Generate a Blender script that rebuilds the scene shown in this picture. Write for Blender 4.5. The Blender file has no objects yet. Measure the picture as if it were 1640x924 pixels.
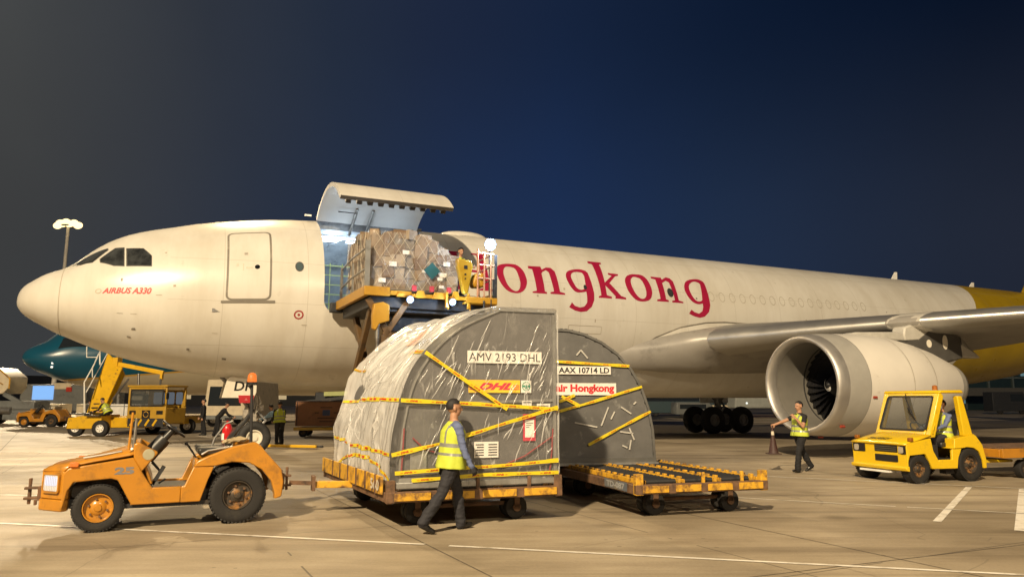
import bpy, bmesh, math, random
from math import sin, cos, pi, radians, sqrt, atan2
from mathutils import Vector, Matrix, noise
from mathutils.bvhtree import BVHTree
scene = bpy.context.scene
COL = scene.collection
random.seed(7)
R_ = radians
# ------------------------------------------------------------------ camera
FPX, CAMH, PITCH = 1180.0, 1.72, math.atan(178/1180.0)
cd = bpy.data.cameras.new('camera'); cd.sensor_width = 36.0; cd.lens = 36.0*FPX/1640.0
cd.clip_start = 0.1; cd.clip_end = 3000
cam = bpy.data.objects.new('camera', cd); COL.objects.link(cam)
cam.location = (0, 0, CAMH); cam.rotation_euler = (pi/2+PITCH, 0, 0)
scene.camera = cam
# ------------------------------------------------------------------ night sky
w = bpy.data.worlds.new('World'); scene.world = w; w.use_nodes = True
nt = w.node_tree; nt.nodes.clear()
def nn(t, **kw):
    n = nt.nodes.new(t)
    for k, v in kw.items(): setattr(n, k, v)
    return n
out = nn('ShaderNodeOutputWorld'); bg = nn('ShaderNodeBackground'); tc = nn('ShaderNodeTexCoord'); sep = nn('ShaderNodeSeparateXYZ')
nt.links.new(tc.outputs['Generated'], sep.inputs[0])
def ramp(stops):
    r = nn('ShaderNodeValToRGB'); e = r.color_ramp.elements
    while len(e) > 1: e.remove(e[0])
    e[0].position = stops[0][0]; e[0].color = (*stops[0][1], 1)
    for p, c in stops[1:]:
        q = e.new(p); q.color = (*c, 1)
    return r
mr = nn('ShaderNodeMapRange'); mr.inputs[1].default_value = -0.75; mr.inputs[2].default_value = 0.75
nt.links.new(sep.outputs['X'], mr.inputs[0])
# low and high band of the sky: town glow to the west, clear blue overhead of the apron, dark to the east
lo = ramp([(0, (.052, .051, .047)), (.14, (.044, .046, .048)), (.28, (.024, .032, .052)), (.37, (.017, .029, .062)), (.46, (.014, .031, .085)), (.54, (.013, .031, .092)), (.68, (.014, .027, .062)), (.84, (.015, .021, .038)), (1, (.016, .017, .026))])
hi = ramp([(0, (.072, .073, .070)), (.14, (.060, .063, .064)), (.26, (.027, .033, .046)), (.35, (.016, .024, .044)), (.44, (.012, .020, .047)), (.54, (.008, .017, .046)), (.68, (.004, .010, .029)), (.84, (.0016, .005, .016)), (1, (.0016, .004, .012))])
nt.links.new(mr.outputs[0], lo.inputs[0]); nt.links.new(mr.outputs[0], hi.inputs[0])
mz = nn('ShaderNodeMapRange'); mz.inputs[1].default_value = .16; mz.inputs[2].default_value = .50; mz.interpolation_type = 'SMOOTHSTEP'
nt.links.new(sep.outputs['Z'], mz.inputs[0])
mx = nn('ShaderNodeMix', data_type='RGBA')
nt.links.new(mz.outputs[0], mx.inputs[0]); nt.links.new(lo.outputs[0], mx.inputs[6]); nt.links.new(hi.outputs[0], mx.inputs[7])
sn = nn('ShaderNodeTexNoise'); sn.inputs['Scale'].default_value = 2.2; sn.inputs['Detail'].default_value = 5; nt.links.new(tc.outputs['Generated'], sn.inputs['Vector'])
sm = nn('ShaderNodeMapRange'); sm.inputs[3].default_value = .80; sm.inputs[4].default_value = 1.20; nt.links.new(sn.outputs['Fac'], sm.inputs[0])
sv = nn('ShaderNodeMix', data_type='RGBA', blend_type='MULTIPLY'); sv.inputs[0].default_value = 1.0; nt.links.new(mx.outputs[2], sv.inputs[6]); nt.links.new(sm.outputs[0], sv.inputs[7])   # uneven night haze
nt.links.new(sv.outputs[2], bg.inputs[0]); bg.inputs[1].default_value = 1.0
nt.links.new(bg.outputs[0], out.inputs[0])
# ------------------------------------------------------------------ apron floodlights (high masts standing outside the frame) and an added fill lamp
def flood(name, loc, target, power, color, size=0.8, spot=None):
    L = bpy.data.lights.new(name, 'SPOT' if spot else 'POINT'); L.energy = power; L.color = color; L.shadow_soft_size = size
    if spot: L.spot_size = R_(spot); L.spot_blend = .6
    o = bpy.data.objects.new(name, L); COL.objects.link(o); o.location = loc
    o.rotation_euler = (Vector(target)-Vector(loc)).to_track_quat('-Z', 'Y').to_euler()
    return o
SODIUM = (1.0, .785, .50)
flood('floodlight_key', (-17, -36, 38), (2, 18, 0), 315000, SODIUM, .7, 110)
flood('fill_light_right', (26, -34, 30), (6, 18, 0), 38000, (1.0, .80, .52), .8, 110)  # unseen fill lamp added on the right to lift the shadows
flood('floodlight_back', (-17, 41, 27), (-6, 9, 0), 26000, (1.0, .74, .40), .6, 70)
scene.view_settings.view_transform = 'Standard'; scene.view_settings.look = 'None'
scene.view_settings.exposure = 0; scene.view_settings.gamma = 1; scene.view_settings.use_curve_mapping = False
scene.render.engine = 'CYCLES'
scene.cycles.use_denoising = True
scene.cycles.max_bounces = 6; scene.cycles.transparent_max_bounces = 12; scene.cycles.sample_clamp_indirect = 4
# ------------------------------------------------------------------ materials
MATS = {}
def mat(name, col, rough=.5, metal=0.0, var=.12, scale=3.0, dirt=None, dscale=1.2, damt=.45, bump=0.0, bscale=40, coat=0, spec=.5, coords='Object', stretch=(1, 1, 1), rvar=.12, wear=None):
    if name in MATS: return MATS[name]
    m = bpy.data.materials.new(name); m.use_nodes = True; t = m.node_tree; N = t.nodes; L = t.links
    b = N['Principled BSDF']; b.inputs['Metallic'].default_value = metal; b.inputs['Roughness'].default_value = rough
    b.inputs['Specular IOR Level'].default_value = spec
    if coat: b.inputs['Coat Weight'].default_value = coat; b.inputs['Coat Roughness'].default_value = .08
    tcn = N.new('ShaderNodeTexCoord'); mp = N.new('ShaderNodeMapping'); mp.inputs['Scale'].default_value = stretch
    L.new(tcn.outputs[coords], mp.inputs[0])
    nz = N.new('ShaderNodeTexNoise'); nz.inputs['Scale'].default_value = scale; nz.inputs['Detail'].default_value = 6; nz.inputs['Roughness'].default_value = .6
    L.new(mp.outputs[0], nz.inputs['Vector'])
    r = N.new('ShaderNodeValToRGB'); r.color_ramp.elements[0].position = .3; r.color_ramp.elements[1].position = .7
    r.color_ramp.elements[0].color = (*[max(0, c*(1-var)) for c in col], 1); r.color_ramp.elements[1].color = (*[min(1, c*(1+var)) for c in col], 1)
    L.new(nz.outputs['Fac'], r.inputs[0]); src = r.outputs[0]
    if dirt:
        n2 = N.new('ShaderNodeTexNoise'); n2.inputs['Scale'].default_value = dscale; n2.inputs['Detail'].default_value = 9; n2.inputs['Roughness'].default_value = .68
        L.new(mp.outputs[0], n2.inputs['Vector'])
        r2 = N.new('ShaderNodeValToRGB'); r2.color_ramp.elements[0].position = 1-damt-.06; r2.color_ramp.elements[1].position = 1-damt+.10
        L.new(n2.outputs['Fac'], r2.inputs[0])
        mxn = N.new('ShaderNodeMix'); mxn.data_type = 'RGBA'; mxn.inputs[7].default_value = (*dirt, 1)
        L.new(r2.outputs[0], mxn.inputs[0]); L.new(src, mxn.inputs[6]); src = mxn.outputs[2]
    if wear:                                                    # paint chipped off along edges
        ge = N.new('ShaderNodeNewGeometry'); n4 = N.new('ShaderNodeTexNoise'); n4.inputs['Scale'].default_value = 9; n4.inputs['Detail'].default_value = 6; L.new(mp.outputs[0], n4.inputs['Vector'])
        ad = N.new('ShaderNodeMath'); ad.operation = 'MULTIPLY_ADD'; ad.inputs[1].default_value = .16; L.new(n4.outputs['Fac'], ad.inputs[0]); L.new(ge.outputs['Pointiness'], ad.inputs[2])
        r4 = N.new('ShaderNodeMapRange'); r4.inputs[1].default_value = .635; r4.inputs[2].default_value = .665; L.new(ad.outputs[0], r4.inputs[0])
        m4 = N.new('ShaderNodeMix'); m4.data_type = 'RGBA'; m4.inputs[7].default_value = (*wear, 1); L.new(r4.outputs[0], m4.inputs[0]); L.new(src, m4.inputs[6]); src = m4.outputs[2]
    L.new(src, b.inputs['Base Color'])
    if rvar:
        mr_ = N.new('ShaderNodeMapRange'); mr_.inputs[3].default_value = max(.02, rough-rvar); mr_.inputs[4].default_value = min(1, rough+rvar)
        L.new(nz.outputs['Fac'], mr_.inputs[0]); L.new(mr_.outputs[0], b.inputs['Roughness'])
    if bump:
        n3 = N.new('ShaderNodeTexNoise'); n3.inputs['Scale'].default_value = bscale; n3.inputs['Detail'].default_value = 4
        L.new(mp.outputs[0], n3.inputs['Vector'])
        bp = N.new('ShaderNodeBump'); bp.inputs['Strength'].default_value = bump; bp.inputs['Distance'].default_value = .02
        L.new(n3.outputs['Fac'], bp.inputs['Height']); L.new(bp.outputs[0], b.inputs['Normal'])
    MATS[name] = m
    return m
def emit(name, col, strength):
    if name in MATS: return MATS[name]
    m = bpy.data.materials.new(name); m.use_nodes = True; t = m.node_tree; b = t.nodes['Principled BSDF']
    b.inputs['Base Color'].default_value = (*[c*.12 for c in col], 1); b.inputs['Emission Color'].default_value = (*col, 1); b.inputs['Emission Strength'].default_value = strength
    # fine lens structure so the lamp face is not perfectly flat
    tcn = t.nodes.new('ShaderNodeTexCoord'); v = t.nodes.new('ShaderNodeTexVoronoi'); v.inputs['Scale'].default_value = 30
    t.links.new(tcn.outputs['Object'], v.inputs['Vector']); t.links.new(v.outputs['Distance'], b.inputs['Roughness'])
    MATS[name] = m
    return m
def glassy(name, col, alpha=.5, rough=.1):
    if name in MATS: return MATS[name]
    m = bpy.data.materials.new(name); m.use_nodes = True; t = m.node_tree; b = t.nodes['Principled BSDF']
    b.inputs['Roughness'].default_value = rough; b.inputs['Alpha'].default_value = alpha
    tcn = t.nodes.new('ShaderNodeTexCoord'); nz = t.nodes.new('ShaderNodeTexNoise'); nz.inputs['Scale'].default_value = 6
    r = t.nodes.new('ShaderNodeValToRGB'); r.color_ramp.elements[0].color = (*[c*.85 for c in col], 1); r.color_ramp.elements[1].color = (*[c*1.1 for c in col], 1)
    t.links.new(tcn.outputs['Object'], nz.inputs['Vector']); t.links.new(nz.outputs['Fac'], r.inputs[0]); t.links.new(r.outputs[0], b.inputs['Base Color'])
    MATS[name] = m
    return m
# ------------------------------------------------------------------ mesh helpers
class MB:
    def __init__(s): s.bm = bmesh.new()
    def _tag(s, faces, mi):
        if mi:
            for f in faces: f.material_index = mi
    def box(s, c, size, rot=None, mi=0, taper=None):
        M = Matrix.Translation(c)
        if rot is not None: M = M @ (rot if isinstance(rot, Matrix) else Matrix.Rotation(rot, 4, 'Z'))
        v = []
        for x in (-.5, .5):
            for y in (-.5, .5):
                for z in (-.5, .5):
                    k = taper if (taper and z > 0) else 1
                    v.append(s.bm.verts.new(M @ Vector((x*size[0]*k, y*size[1]*k, z*size[2]))))
        f = [s.bm.faces.new([v[i] for i in q]) for q in ((0, 1, 3, 2), (4, 6, 7, 5), (0, 4, 5, 1), (2, 3, 7, 6), (0, 2, 6, 4), (1, 5, 7, 3))]
        s._tag(f, mi); return s
    def prism(s, poly, d0, d1, fn, mi=0):
        # poly of (u, v); fn(u, v, d) -> point; d0..d1 the thickness
        a = [s.bm.verts.new(fn(u, v, d0)) for u, v in poly]; b = [s.bm.verts.new(fn(u, v, d1)) for u, v in poly]
        n = len(poly); f = [s.bm.faces.new(a), s.bm.faces.new(b[::-1])]
        for i in range(n): f.append(s.bm.faces.new((a[i], b[i], b[(i+1) % n], a[(i+1) % n])))
        s._tag(f, mi); return s
    def cyl(s, p0, p1, r0, r1=None, seg=14, caps=True, mi=0):
        p0, p1 = Vector(p0), Vector(p1); r1 = r0 if r1 is None else r1
        z = (p1-p0).normalized(); x = z.orthogonal().normalized(); y = z.cross(x)
        a, b = [], []
        for i in range(seg):
            t = 2*pi*i/seg; d = x*cos(t)+y*sin(t)
            a.append(s.bm.verts.new(p0+d*r0)); b.append(s.bm.verts.new(p1+d*r1))
        f = [s.bm.faces.new((a[i], a[(i+1) % seg], b[(i+1) % seg], b[i])) for i in range(seg)]
        if caps: f += [s.bm.faces.new(a[::-1]), s.bm.faces.new(b)]
        s._tag(f, mi); return s
    def tube(s, pts, r, seg=8, mi=0, closed=False):
        pts = [Vector(p) for p in pts]; n = len(pts); rings = []; prev = None
        for i, p in enumerate(pts):
            d = (pts[(i+1) % n]-pts[i-1]) if closed else (pts[min(i+1, n-1)]-pts[max(i-1, 0)])
            d.normalize()
            x = d.orthogonal().normalized() if prev is None else (prev-d*prev.dot(d)).normalized()
            prev = x; y = d.cross(x); rr = r[i] if isinstance(r, (list, tuple)) else r
            rings.append([s.bm.verts.new(p+(x*cos(2*pi*k/seg)+y*sin(2*pi*k/seg))*rr) for k in range(seg)])
        f = []
        for i in range(n if closed else n-1):
            A, B = rings[i], rings[(i+1) % n]
            for k in range(seg): f.append(s.bm.faces.new((A[k], A[(k+1) % seg], B[(k+1) % seg], B[k])))
        if not closed: f += [s.bm.faces.new(rings[0][::-1]), s.bm.faces.new(rings[-1])]
        s._tag(f, mi); return s
    def lathe(s, prof, o, axis, seg=32, mi=0, close=False):
        o = Vector(o); z = Vector(axis).normalized(); x = z.orthogonal().normalized(); y = z.cross(x); rings = []
        for h, r in prof:
            rings.append([s.bm.verts.new(o+z*h+(x*cos(2*pi*k/seg)+y*sin(2*pi*k/seg))*max(r, 1e-4)) for k in range(seg)])
        f = []
        m = len(rings)
        for i in range(m if close else m-1):
            A, B = rings[i], rings[(i+1) % m]
            for k in range(seg): f.append(s.bm.faces.new((A[k], A[(k+1) % seg], B[(k+1) % seg], B[k])))
        s._tag(f, mi); return s
    def ball(s, c, r, sc=(1, 1, 1), sub=2, mi=0, jit=0):
        res = bmesh.ops.create_icosphere(s.bm, subdivisions=sub, radius=1)
        for v in res['verts']:
            k = 1+jit*noise.noise(v.co*2.3+Vector(c)*3)
            v.co = Vector((v.co.x*r*sc[0]*k, v.co.y*r*sc[1]*k, v.co.z*r*sc[2]*k))+Vector(c)
        if mi:
            for f in {f for v in res['verts'] for f in v.link_faces}: f.material_index = mi
        return s
    def grid(s, fn, nu, nv, cu=False, mi=0, skip=None):
        V = [[s.bm.verts.new(fn(i, j)) for j in range(nv)] for i in range(nu)]
        for i in range(nu if cu else nu-1):
            for j in range(nv-1):
                if skip and skip(i, j): continue
                f = s.bm.faces.new((V[i][j], V[(i+1) % nu][j], V[(i+1) % nu][j+1], V[i][j+1])); f.material_index = mi
        return s
    def face(s, pts, mi=0):
        f = s.bm.faces.new([s.bm.verts.new(p) for p in pts]); f.material_index = mi; return s
    def split(s, name, m, parent=None, **kw):
        # every separate piece becomes a part of its own
        left = set(s.bm.verts); res = []
        while left:
            v0 = next(iter(left)); isl = {v0}; st = [v0]
            while st:
                for e in st.pop().link_edges:
                    for v in e.verts:
                        if v not in isl: isl.add(v); st.append(v)
            left -= isl; q = MB(); mp = {v: q.bm.verts.new(v.co) for v in sorted(isl, key=lambda v: v.index)}
            for f in {f for v in isl for f in v.link_faces}:
                nf = q.bm.faces.new([mp[v] for v in f.verts]); nf.material_index = f.material_index
            res.append(q.build(name, m, parent, **kw))
        s.bm.free(); return res
    def build(s, name, m, parent=None, bevel=0, ang=38, smooth=True, seg=2, solid=0, norm=True):
        if norm: bmesh.ops.recalc_face_normals(s.bm, faces=s.bm.faces)
        me = bpy.data.meshes.new(name); s.bm.to_mesh(me); s.bm.free()
        for q in (m if isinstance(m, (list, tuple)) else [m]): me.materials.append(q)
        if smooth:
            me.polygons.foreach_set('use_smooth', [True]*len(me.polygons)); me.set_sharp_from_angle(angle=R_(ang))
        o = bpy.data.objects.new(name, me); COL.objects.link(o)
        if parent is not None: o.parent = parent
        if solid:
            q = o.modifiers.new('solid', 'SOLIDIFY'); q.thickness = solid
        if bevel:
            q = o.modifiers.new('bevel', 'BEVEL'); q.width = bevel; q.segments = seg; q.limit_method = 'ANGLE'; q.angle_limit = R_(40)
        return o
def thing(name, label, cat, loc=(0, 0, 0), rotz=0, group=None):
    o = bpy.data.objects.new(name, None); COL.objects.link(o); o.location = loc; o.rotation_euler = (0, 0, rotz); o.empty_display_size = .2
    o['label'] = label; o['category'] = cat
    if group: o['group'] = group
    return o
def tag(o, label, cat, group=None):
    o['label'] = label; o['category'] = cat
    if group: o['group'] = group
    return o
def struct(o): o['kind'] = 'structure'; return o
def copy_tree(o, parent=None):
    c = o.copy(); COL.objects.link(c); c.parent = parent
    for ch in list(o.children): copy_tree(ch, c)
    return c
def text_mesh(txt, size, bold=0, shear=0, res=3):
    cu = bpy.data.curves.new('lettering', 'FONT'); cu.body = txt; cu.size = size; cu.offset = bold; cu.shear = shear; cu.resolution_u = res; cu.fill_mode = 'FRONT' if hasattr(cu, 'fill_mode') else cu.fill_mode
    cu.dimensions = '2D'
    o = bpy.data.objects.new('lettering', cu); COL.objects.link(o)
    dg = bpy.context.evaluated_depsgraph_get(); dg.update()
    me = bpy.data.meshes.new_from_object(o.evaluated_get(dg))
    bpy.data.objects.remove(o); bpy.data.curves.remove(cu)
    return me
def text_on(bm, txt, size, fn, width=None, bold=0, shear=0, mi=0, cut=None, height=None, center=False):
    """letters laid on a surface: fn(x, y) -> point. width fits the whole text to that length"""
    me = text_mesh(txt, size, bold, shear); t = bmesh.new(); t.from_mesh(me); bpy.data.meshes.remove(me)
    if cut:
        x0 = min(v.co.x for v in t.verts); x1 = max(v.co.x for v in t.verts); k = x0
        while k < x1:
            k += cut; bmesh.ops.bisect_plane(t, geom=t.verts[:]+t.edges[:]+t.faces[:], plane_co=(k, 0, 0), plane_no=(1, 0, 0))
    xs = [v.co.x for v in t.verts]; ys = [v.co.y for v in t.verts]
    x0, x1, y0, y1 = min(xs), max(xs), min(ys), max(ys)
    kx = (width/(x1-x0)) if width else 1; ky = (height/(y1-y0)) if height else 1
    mp = {}
    for v in t.verts:
        x, y = (v.co.x-x0)*kx, (v.co.y-y0)*ky
        mp[v] = bm.verts.new(fn(x, y))
    for f in t.faces:
        try:
            q = bm.faces.new([mp[v] for v in f.verts]); q.material_index = mi
        except ValueError: pass
    t.free()
def rrect(x0, y0, x1, y1, r, n=4):
    P = []
    for cx, cy, a0 in ((x1-r, y1-r, 0), (x0+r, y1-r, 90), (x0+r, y0+r, 180), (x1-r, y0+r, 270)):
        for i in range(n+1): P.append((cx+r*cos(R_(a0+90*i/n)), cy+r*sin(R_(a0+90*i/n))))
    return P
XZ = lambda u, v, d: Vector((u, d, v))     # profile in x/z, thickness along y
XY = lambda u, v, d: Vector((u, v, d))
YZ = lambda u, v, d: Vector((d, u, v))
# ------------------------------------------------------------------ common materials
M_black = mat('black_rubber', (.013, .012, .012), .75, bump=.3, bscale=60, dirt=(.028, .025, .02), damt=.38, dscale=5)
M_blackplastic = mat('black_plastic', (.015, .015, .016), .35)
M_steel = mat('worn_steel', (.33, .32, .30), .38, .85, dirt=(.12, .08, .05), damt=.35, dscale=4)
M_dark = mat('dark_machinery', (.025, .025, .027), .6, .2, dirt=(.06, .045, .03), damt=.4)
M_orange = mat('orange_paint', (.45, .195, .018), .32, var=.10, scale=2.2, dirt=(.24, .115, .025), dscale=3.0, damt=.42, coat=.25, bump=.05, bscale=6)
M_yellow = mat('yellow_paint', (.66, .39, .012), .36, var=.08, scale=2, dirt=(.36, .21, .03), dscale=3.2, damt=.38, coat=.2)
M_rustyellow = mat('worn_yellow_paint', (.62, .34, .025), .55, var=.15, scale=5, dirt=(.13, .065, .03), dscale=5.5, damt=.47, bump=.2, bscale=20)
M_rust = mat('rusty_steel', (.16, .09, .05), .75, .2, var=.3, scale=8, dirt=(.06, .04, .03), dscale=6)
M_white = mat('white_paint', (.78, .77, .73), .4, dirt=(.5, .46, .38), damt=.35, dscale=2)
# ------------------------------------------------------------------ apron
def concrete():
    m = bpy.data.materials.new('apron_concrete'); m.use_nodes = True; t = m.node_tree; N, L = t.nodes, t.links; b = N['Principled BSDF']
    tcn = N.new('ShaderNodeTexCoord')
    def nz(scale, det=8, rg=.6, stretch=None):
        q = N.new('ShaderNodeTexNoise'); q.inputs['Scale'].default_value = scale; q.inputs['Detail'].default_value = det; q.inputs['Roughness'].default_value = rg
        if stretch:
            mp = N.new('ShaderNodeMapping'); mp.inputs['Scale'].default_value = stretch; mp.inputs['Rotation'].default_value = (0, 0, R_(-20)); L.new(tcn.outputs['Object'], mp.inputs[0]); L.new(mp.outputs[0], q.inputs['Vector'])
        else: L.new(tcn.outputs['Object'], q.inputs['Vector'])
        return q.outputs['Fac']
    def rp(src, p0, c0, p1, c1):
        r = N.new('ShaderNodeValToRGB'); r.color_ramp.elements[0].position = p0; r.color_ramp.elements[1].position = p1
        r.color_ramp.elements[0].color = (*c0, 1); r.color_ramp.elements[1].color = (*c1, 1); L.new(src, r.inputs[0]); return r.outputs[0]
    def mul(a, bb, f=1):
        q = N.new('ShaderNodeMix'); q.data_type = 'RGBA'; q.blend_type = 'MULTIPLY'; q.inputs[0].default_value = f; L.new(a, q.inputs[6]); L.new(bb, q.inputs[7]); return q.outputs[2]
    c = rp(nz(.35), .3, (.325, .268, .185), .72, (.485, .41, .30))
    c = mul(c, rp(nz(1.1, 10, .7, (.35, 1.6, 1)), .34, (.72, .70, .68), .56, (1, 1, 1)), .9)   # tyre-swept streaks
    c = mul(c, rp(nz(.16, 4), .42, (.62, .60, .57), .58, (1, 1, 1)), .8)                          # big stains
    c = mul(c, rp(nz(28, 6, .7), .3, (.80, .80, .80), .7, (1.06, 1.06, 1.05)), .8)                # grain
    v = N.new('ShaderNodeTexVoronoi'); v.inputs['Scale'].default_value = .55; L.new(tcn.outputs['Object'], v.inputs['Vector'])
    c = mul(c, rp(v.outputs['Distance'], .05, (.45, .43, .40), .16, (1, 1, 1)), .55)              # oil spots
    # slab joints of the pour, worn and partly filled
    mp = N.new('ShaderNodeMapping'); mp.inputs['Rotation'].default_value = (0, 0, R_(-26.5)); L.new(tcn.outputs['Object'], mp.inputs[0])
    sp = N.new('ShaderNodeSeparateXYZ'); L.new(mp.outputs[0], sp.inputs[0])
    def mm(op, a, bb):
        q = N.new('ShaderNodeMath'); q.operation = op
        for i, v in enumerate((a, bb)):
            if isinstance(v, (int, float)): q.inputs[i].default_value = v
            else: L.new(v, q.inputs[i])
        return q.outputs[0]
    def line(o_, off, pitch, wd): return mm('LESS_THAN', mm('ABSOLUTE', mm('SUBTRACT', mm('FRACT', mm('DIVIDE', mm('ADD', o_, off), pitch), 0), .5), 0), wd/pitch)
    ln = mm('MAXIMUM', line(sp.outputs[0], .6, 4.45, .011), line(sp.outputs[1], 1.3, 4.6, .011))
    ln = mm('MULTIPLY', ln, mm('GREATER_THAN', nz(.5, 3), .46))
    # tyre tracks: long soft dark bands
    ty = N.new('ShaderNodeTexNoise'); ty.inputs['Scale'].default_value = 1.0; ty.inputs['Detail'].default_value = 3
    m2 = N.new('ShaderNodeMapping'); m2.inputs['Rotation'].default_value = (0, 0, R_(14)); m2.inputs['Scale'].default_value = (.04, 1.9, 1); L.new(tcn.outputs['Object'], m2.inputs[0]); L.new(m2.outputs[0], ty.inputs['Vector'])
    c = mul(c, rp(ty.outputs['Fac'], .37, (.60, .58, .56), .47, (1, 1, 1)), .6)
    # fine hair cracks
    vc = N.new('ShaderNodeTexVoronoi'); vc.feature = 'DISTANCE_TO_EDGE'; vc.inputs['Scale'].default_value = .42; wv = N.new('ShaderNodeMix'); wv.data_type = 'RGBA'; wv.inputs[0].default_value = .12
    L.new(tcn.outputs['Object'], wv.inputs[6]); nz2 = N.new('ShaderNodeTexNoise'); nz2.inputs['Scale'].default_value = 1.3; nz2.inputs['Detail'].default_value = 6; L.new(tcn.outputs['Object'], nz2.inputs['Vector']); L.new(nz2.outputs['Color'], wv.inputs[7]); L.new(wv.outputs[2], vc.inputs['Vector'])
    ck = mm('MULTIPLY', mm('LESS_THAN', vc.outputs['Distance'], .0035), mm('GREATER_THAN', nz(.3, 3), .53))
    # small drips
    vd = N.new('ShaderNodeTexVoronoi'); vd.inputs['Scale'].default_value = 2.6; L.new(tcn.outputs['Object'], vd.inputs['Vector'])
    dr = mm('MULTIPLY', mm('LESS_THAN', vd.outputs['Distance'], .075), mm('GREATER_THAN', nz(.9, 3), .55))
    dk = N.new('ShaderNodeMix'); dk.data_type = 'RGBA'; dk.inputs[7].default_value = (.085, .07, .05, 1); L.new(mm('MAXIMUM', mm('MULTIPLY', ln, .85), mm('MAXIMUM', mm('MULTIPLY', ck, .28), mm('MULTIPLY', dr, .45))), dk.inputs[0]); L.new(c, dk.inputs[6]); c = dk.outputs[2]
    L.new(c, b.inputs['Base Color'])
    r = N.new('ShaderNodeMapRange'); r.inputs[3].default_value = .55; r.inputs[4].default_value = .85; L.new(nz(.8), r.inputs[0]); L.new(r.outputs[0], b.inputs['Roughness'])
    bp = N.new('ShaderNodeBump'); bp.inputs['Strength'].default_value = .25; bp.inputs['Distance'].default_value = .01
    L.new(nz(45, 5), bp.inputs['Height']); L.new(bp.outputs[0], b.inputs['Normal'])
    return m
g = MB(); g.grid(lambda i, j: Vector((-700+i*100, -150+j*100, 0)), 15, 14)
struct(g.build('ground', concrete(), smooth=False))
M_paint = mat('road_paint', (.72, .68, .60), .6, dirt=(.33, .28, .21), dscale=2.5, damt=.42, var=.1, scale=9)
M_joint = mat('joint_sealant', (.075, .06, .045), .8, dirt=(.2, .17, .13), dscale=3, damt=.42)
def strip(mb, p, q, wd, z, n=1):
    p, q = Vector((*p, z)), Vector((*q, z)); d = (q-p).normalized(); s = Vector((-d.y, d.x, 0))*wd/2
    mb.face([p-s, q-s, q+s, p+s])
mk = MB()
for p, q, wd in [((-14, 12.45), (-1.05, 9.22), .07), ((-.75, 9.13), (9.5, 6.55), .07),      # front guide line
                 ((-26, 15.6), (-7.2, 13.66), .07),                                             # line left of the tug
                 ((3.9, 13.55), (6.25, 12.40), .05), ((6.4, 12.33), (12.5, 9.4), .05),
                 ((1.5, 19.55), (16, 11.55), .06),
                 ((6.07, 10.9), (9.1, 15.1), .11), ((6.75, 10.14), (9.95, 14.75), .15),
                 ((-40, 49.5), (-14, 36.5), .12), ((-60, 30), (-12, 24.6), .10)]:
    strip(mk, p, q, wd, .006)
struct(mk.build('road_marking', M_paint, smooth=False))
mk = MB()
for p, q, wd in [((-33.9, 52.15), (-10.2, 14.0), .03), ((-3.95, 15.0), (.4, 6.4), .016), ((2.1, 12.8), (5.4, 6.0), .016), ((-.5, 6.35), (11, 11.3), .016),
                 ((4.6, 34), (15, 14), .03), ((-14, 3.9), (-8, 5.4), .02), ((-40, 22), (30, 38.5), .03), ((-30, 40), (24, 52), .03)]:
    strip(mk, p, q, wd, .003)
struct(mk.build('ground_joint', M_joint, smooth=False))
# ------------------------------------------------------------------ the freighter: x runs aft from the nose, y to starboard, z up
TH = R_(25.2); S0 = -4.0226; DIST = 25.6
AX = Vector((cos(TH), sin(TH), 0)); NX = Vector((sin(TH), -cos(TH), 0))
ORG = -NX*DIST+AX*S0
def WP(s, t, z): return ORG+AX*s+NX*t+Vector((0, 0, z))
TAB = [(0,4.57,4.55,.02),(.03,4.76,4.42,.2),(.08,4.90,4.33,.34),(.2,5.06,4.19,.56),(.34,5.17,4.08,.74),(.7,5.42,3.87,1.05),(1.15,5.61,3.63,1.33),(1.4,5.76,3.53,1.46),(1.75,6.1,3.38,1.62),(2.2,6.47,3.2,1.8),(2.8,6.79,3.0,1.99),(3.4,6.99,2.84,2.15),(4,7.14,2.71,2.28),(4.9,7.37,2.54,2.44),(6,7.56,2.39,2.6),(7.2,7.71,2.27,2.72),(8.3,7.79,2.19,2.79),(9.3,7.80,2.16,2.82),(38,7.80,2.16,2.82),(40,7.80,2.24,2.81),(42.4,7.8,2.49,2.76),(46.3,7.79,2.97,2.55),(48.1,7.75,3.33,2.42),(52,7.6,4.4,1.95),(55,7.35,5.4,1.35),(57.5,7.0,6.2,.5)]
def hermite(k, x):
    xs = [r[0] for r in TAB]; ys = [r[k] for r in TAB]; n = len(xs)
    i = max(0, min(n-2, sum(1 for q in xs if q < x)-1))
    def dd(j): return (ys[j+1]-ys[j])/(xs[j+1]-xs[j])
    def m(j):
        if j == 0: return dd(0)
        if j == n-1: return dd(n-2)
        a, b = dd(j-1), dd(j)
        if a*b <= 0: return 0
        h0, h1 = xs[j]-xs[j-1], xs[j+1]-xs[j]; w1, w2 = 2*h1+h0, h1+2*h0
        return (w1+w2)/(w1/a+w2/b)
    h = xs[i+1]-xs[i]; t = (x-xs[i])/h
    return (2*t**3-3*t**2+1)*ys[i]+(t**3-2*t*t+t)*h*m(i)+(-2*t**3+3*t*t)*ys[i+1]+(t**3-t*t)*h*m(i+1)
def prof(s):
    zt, zb, wd = hermite(1, s), hermite(2, s), hermite(3, s)
    k = min(max(s/9.3, 0), 1); k = k*k*(3-2*k); zm = 4.56+.42*k
    if s > 38: zm = (zt+zb)/2
    return zt, zb, wd, zm
def surf(s, phi, off=0):
    zt, zb, wd, zm = prof(s); c, sn = cos(phi), sin(phi); hh = (zt-zm) if sn > 0 else (zm-zb)
    return Vector((s, -(wd+off)*c, zm+(hh+off)*sn))
RF = 2.82
plane_ = thing('cargo_aircraft', 'white wide-body freighter with its side cargo door raised and a yellow tail', 'aircraft', ORG, TH)
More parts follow.
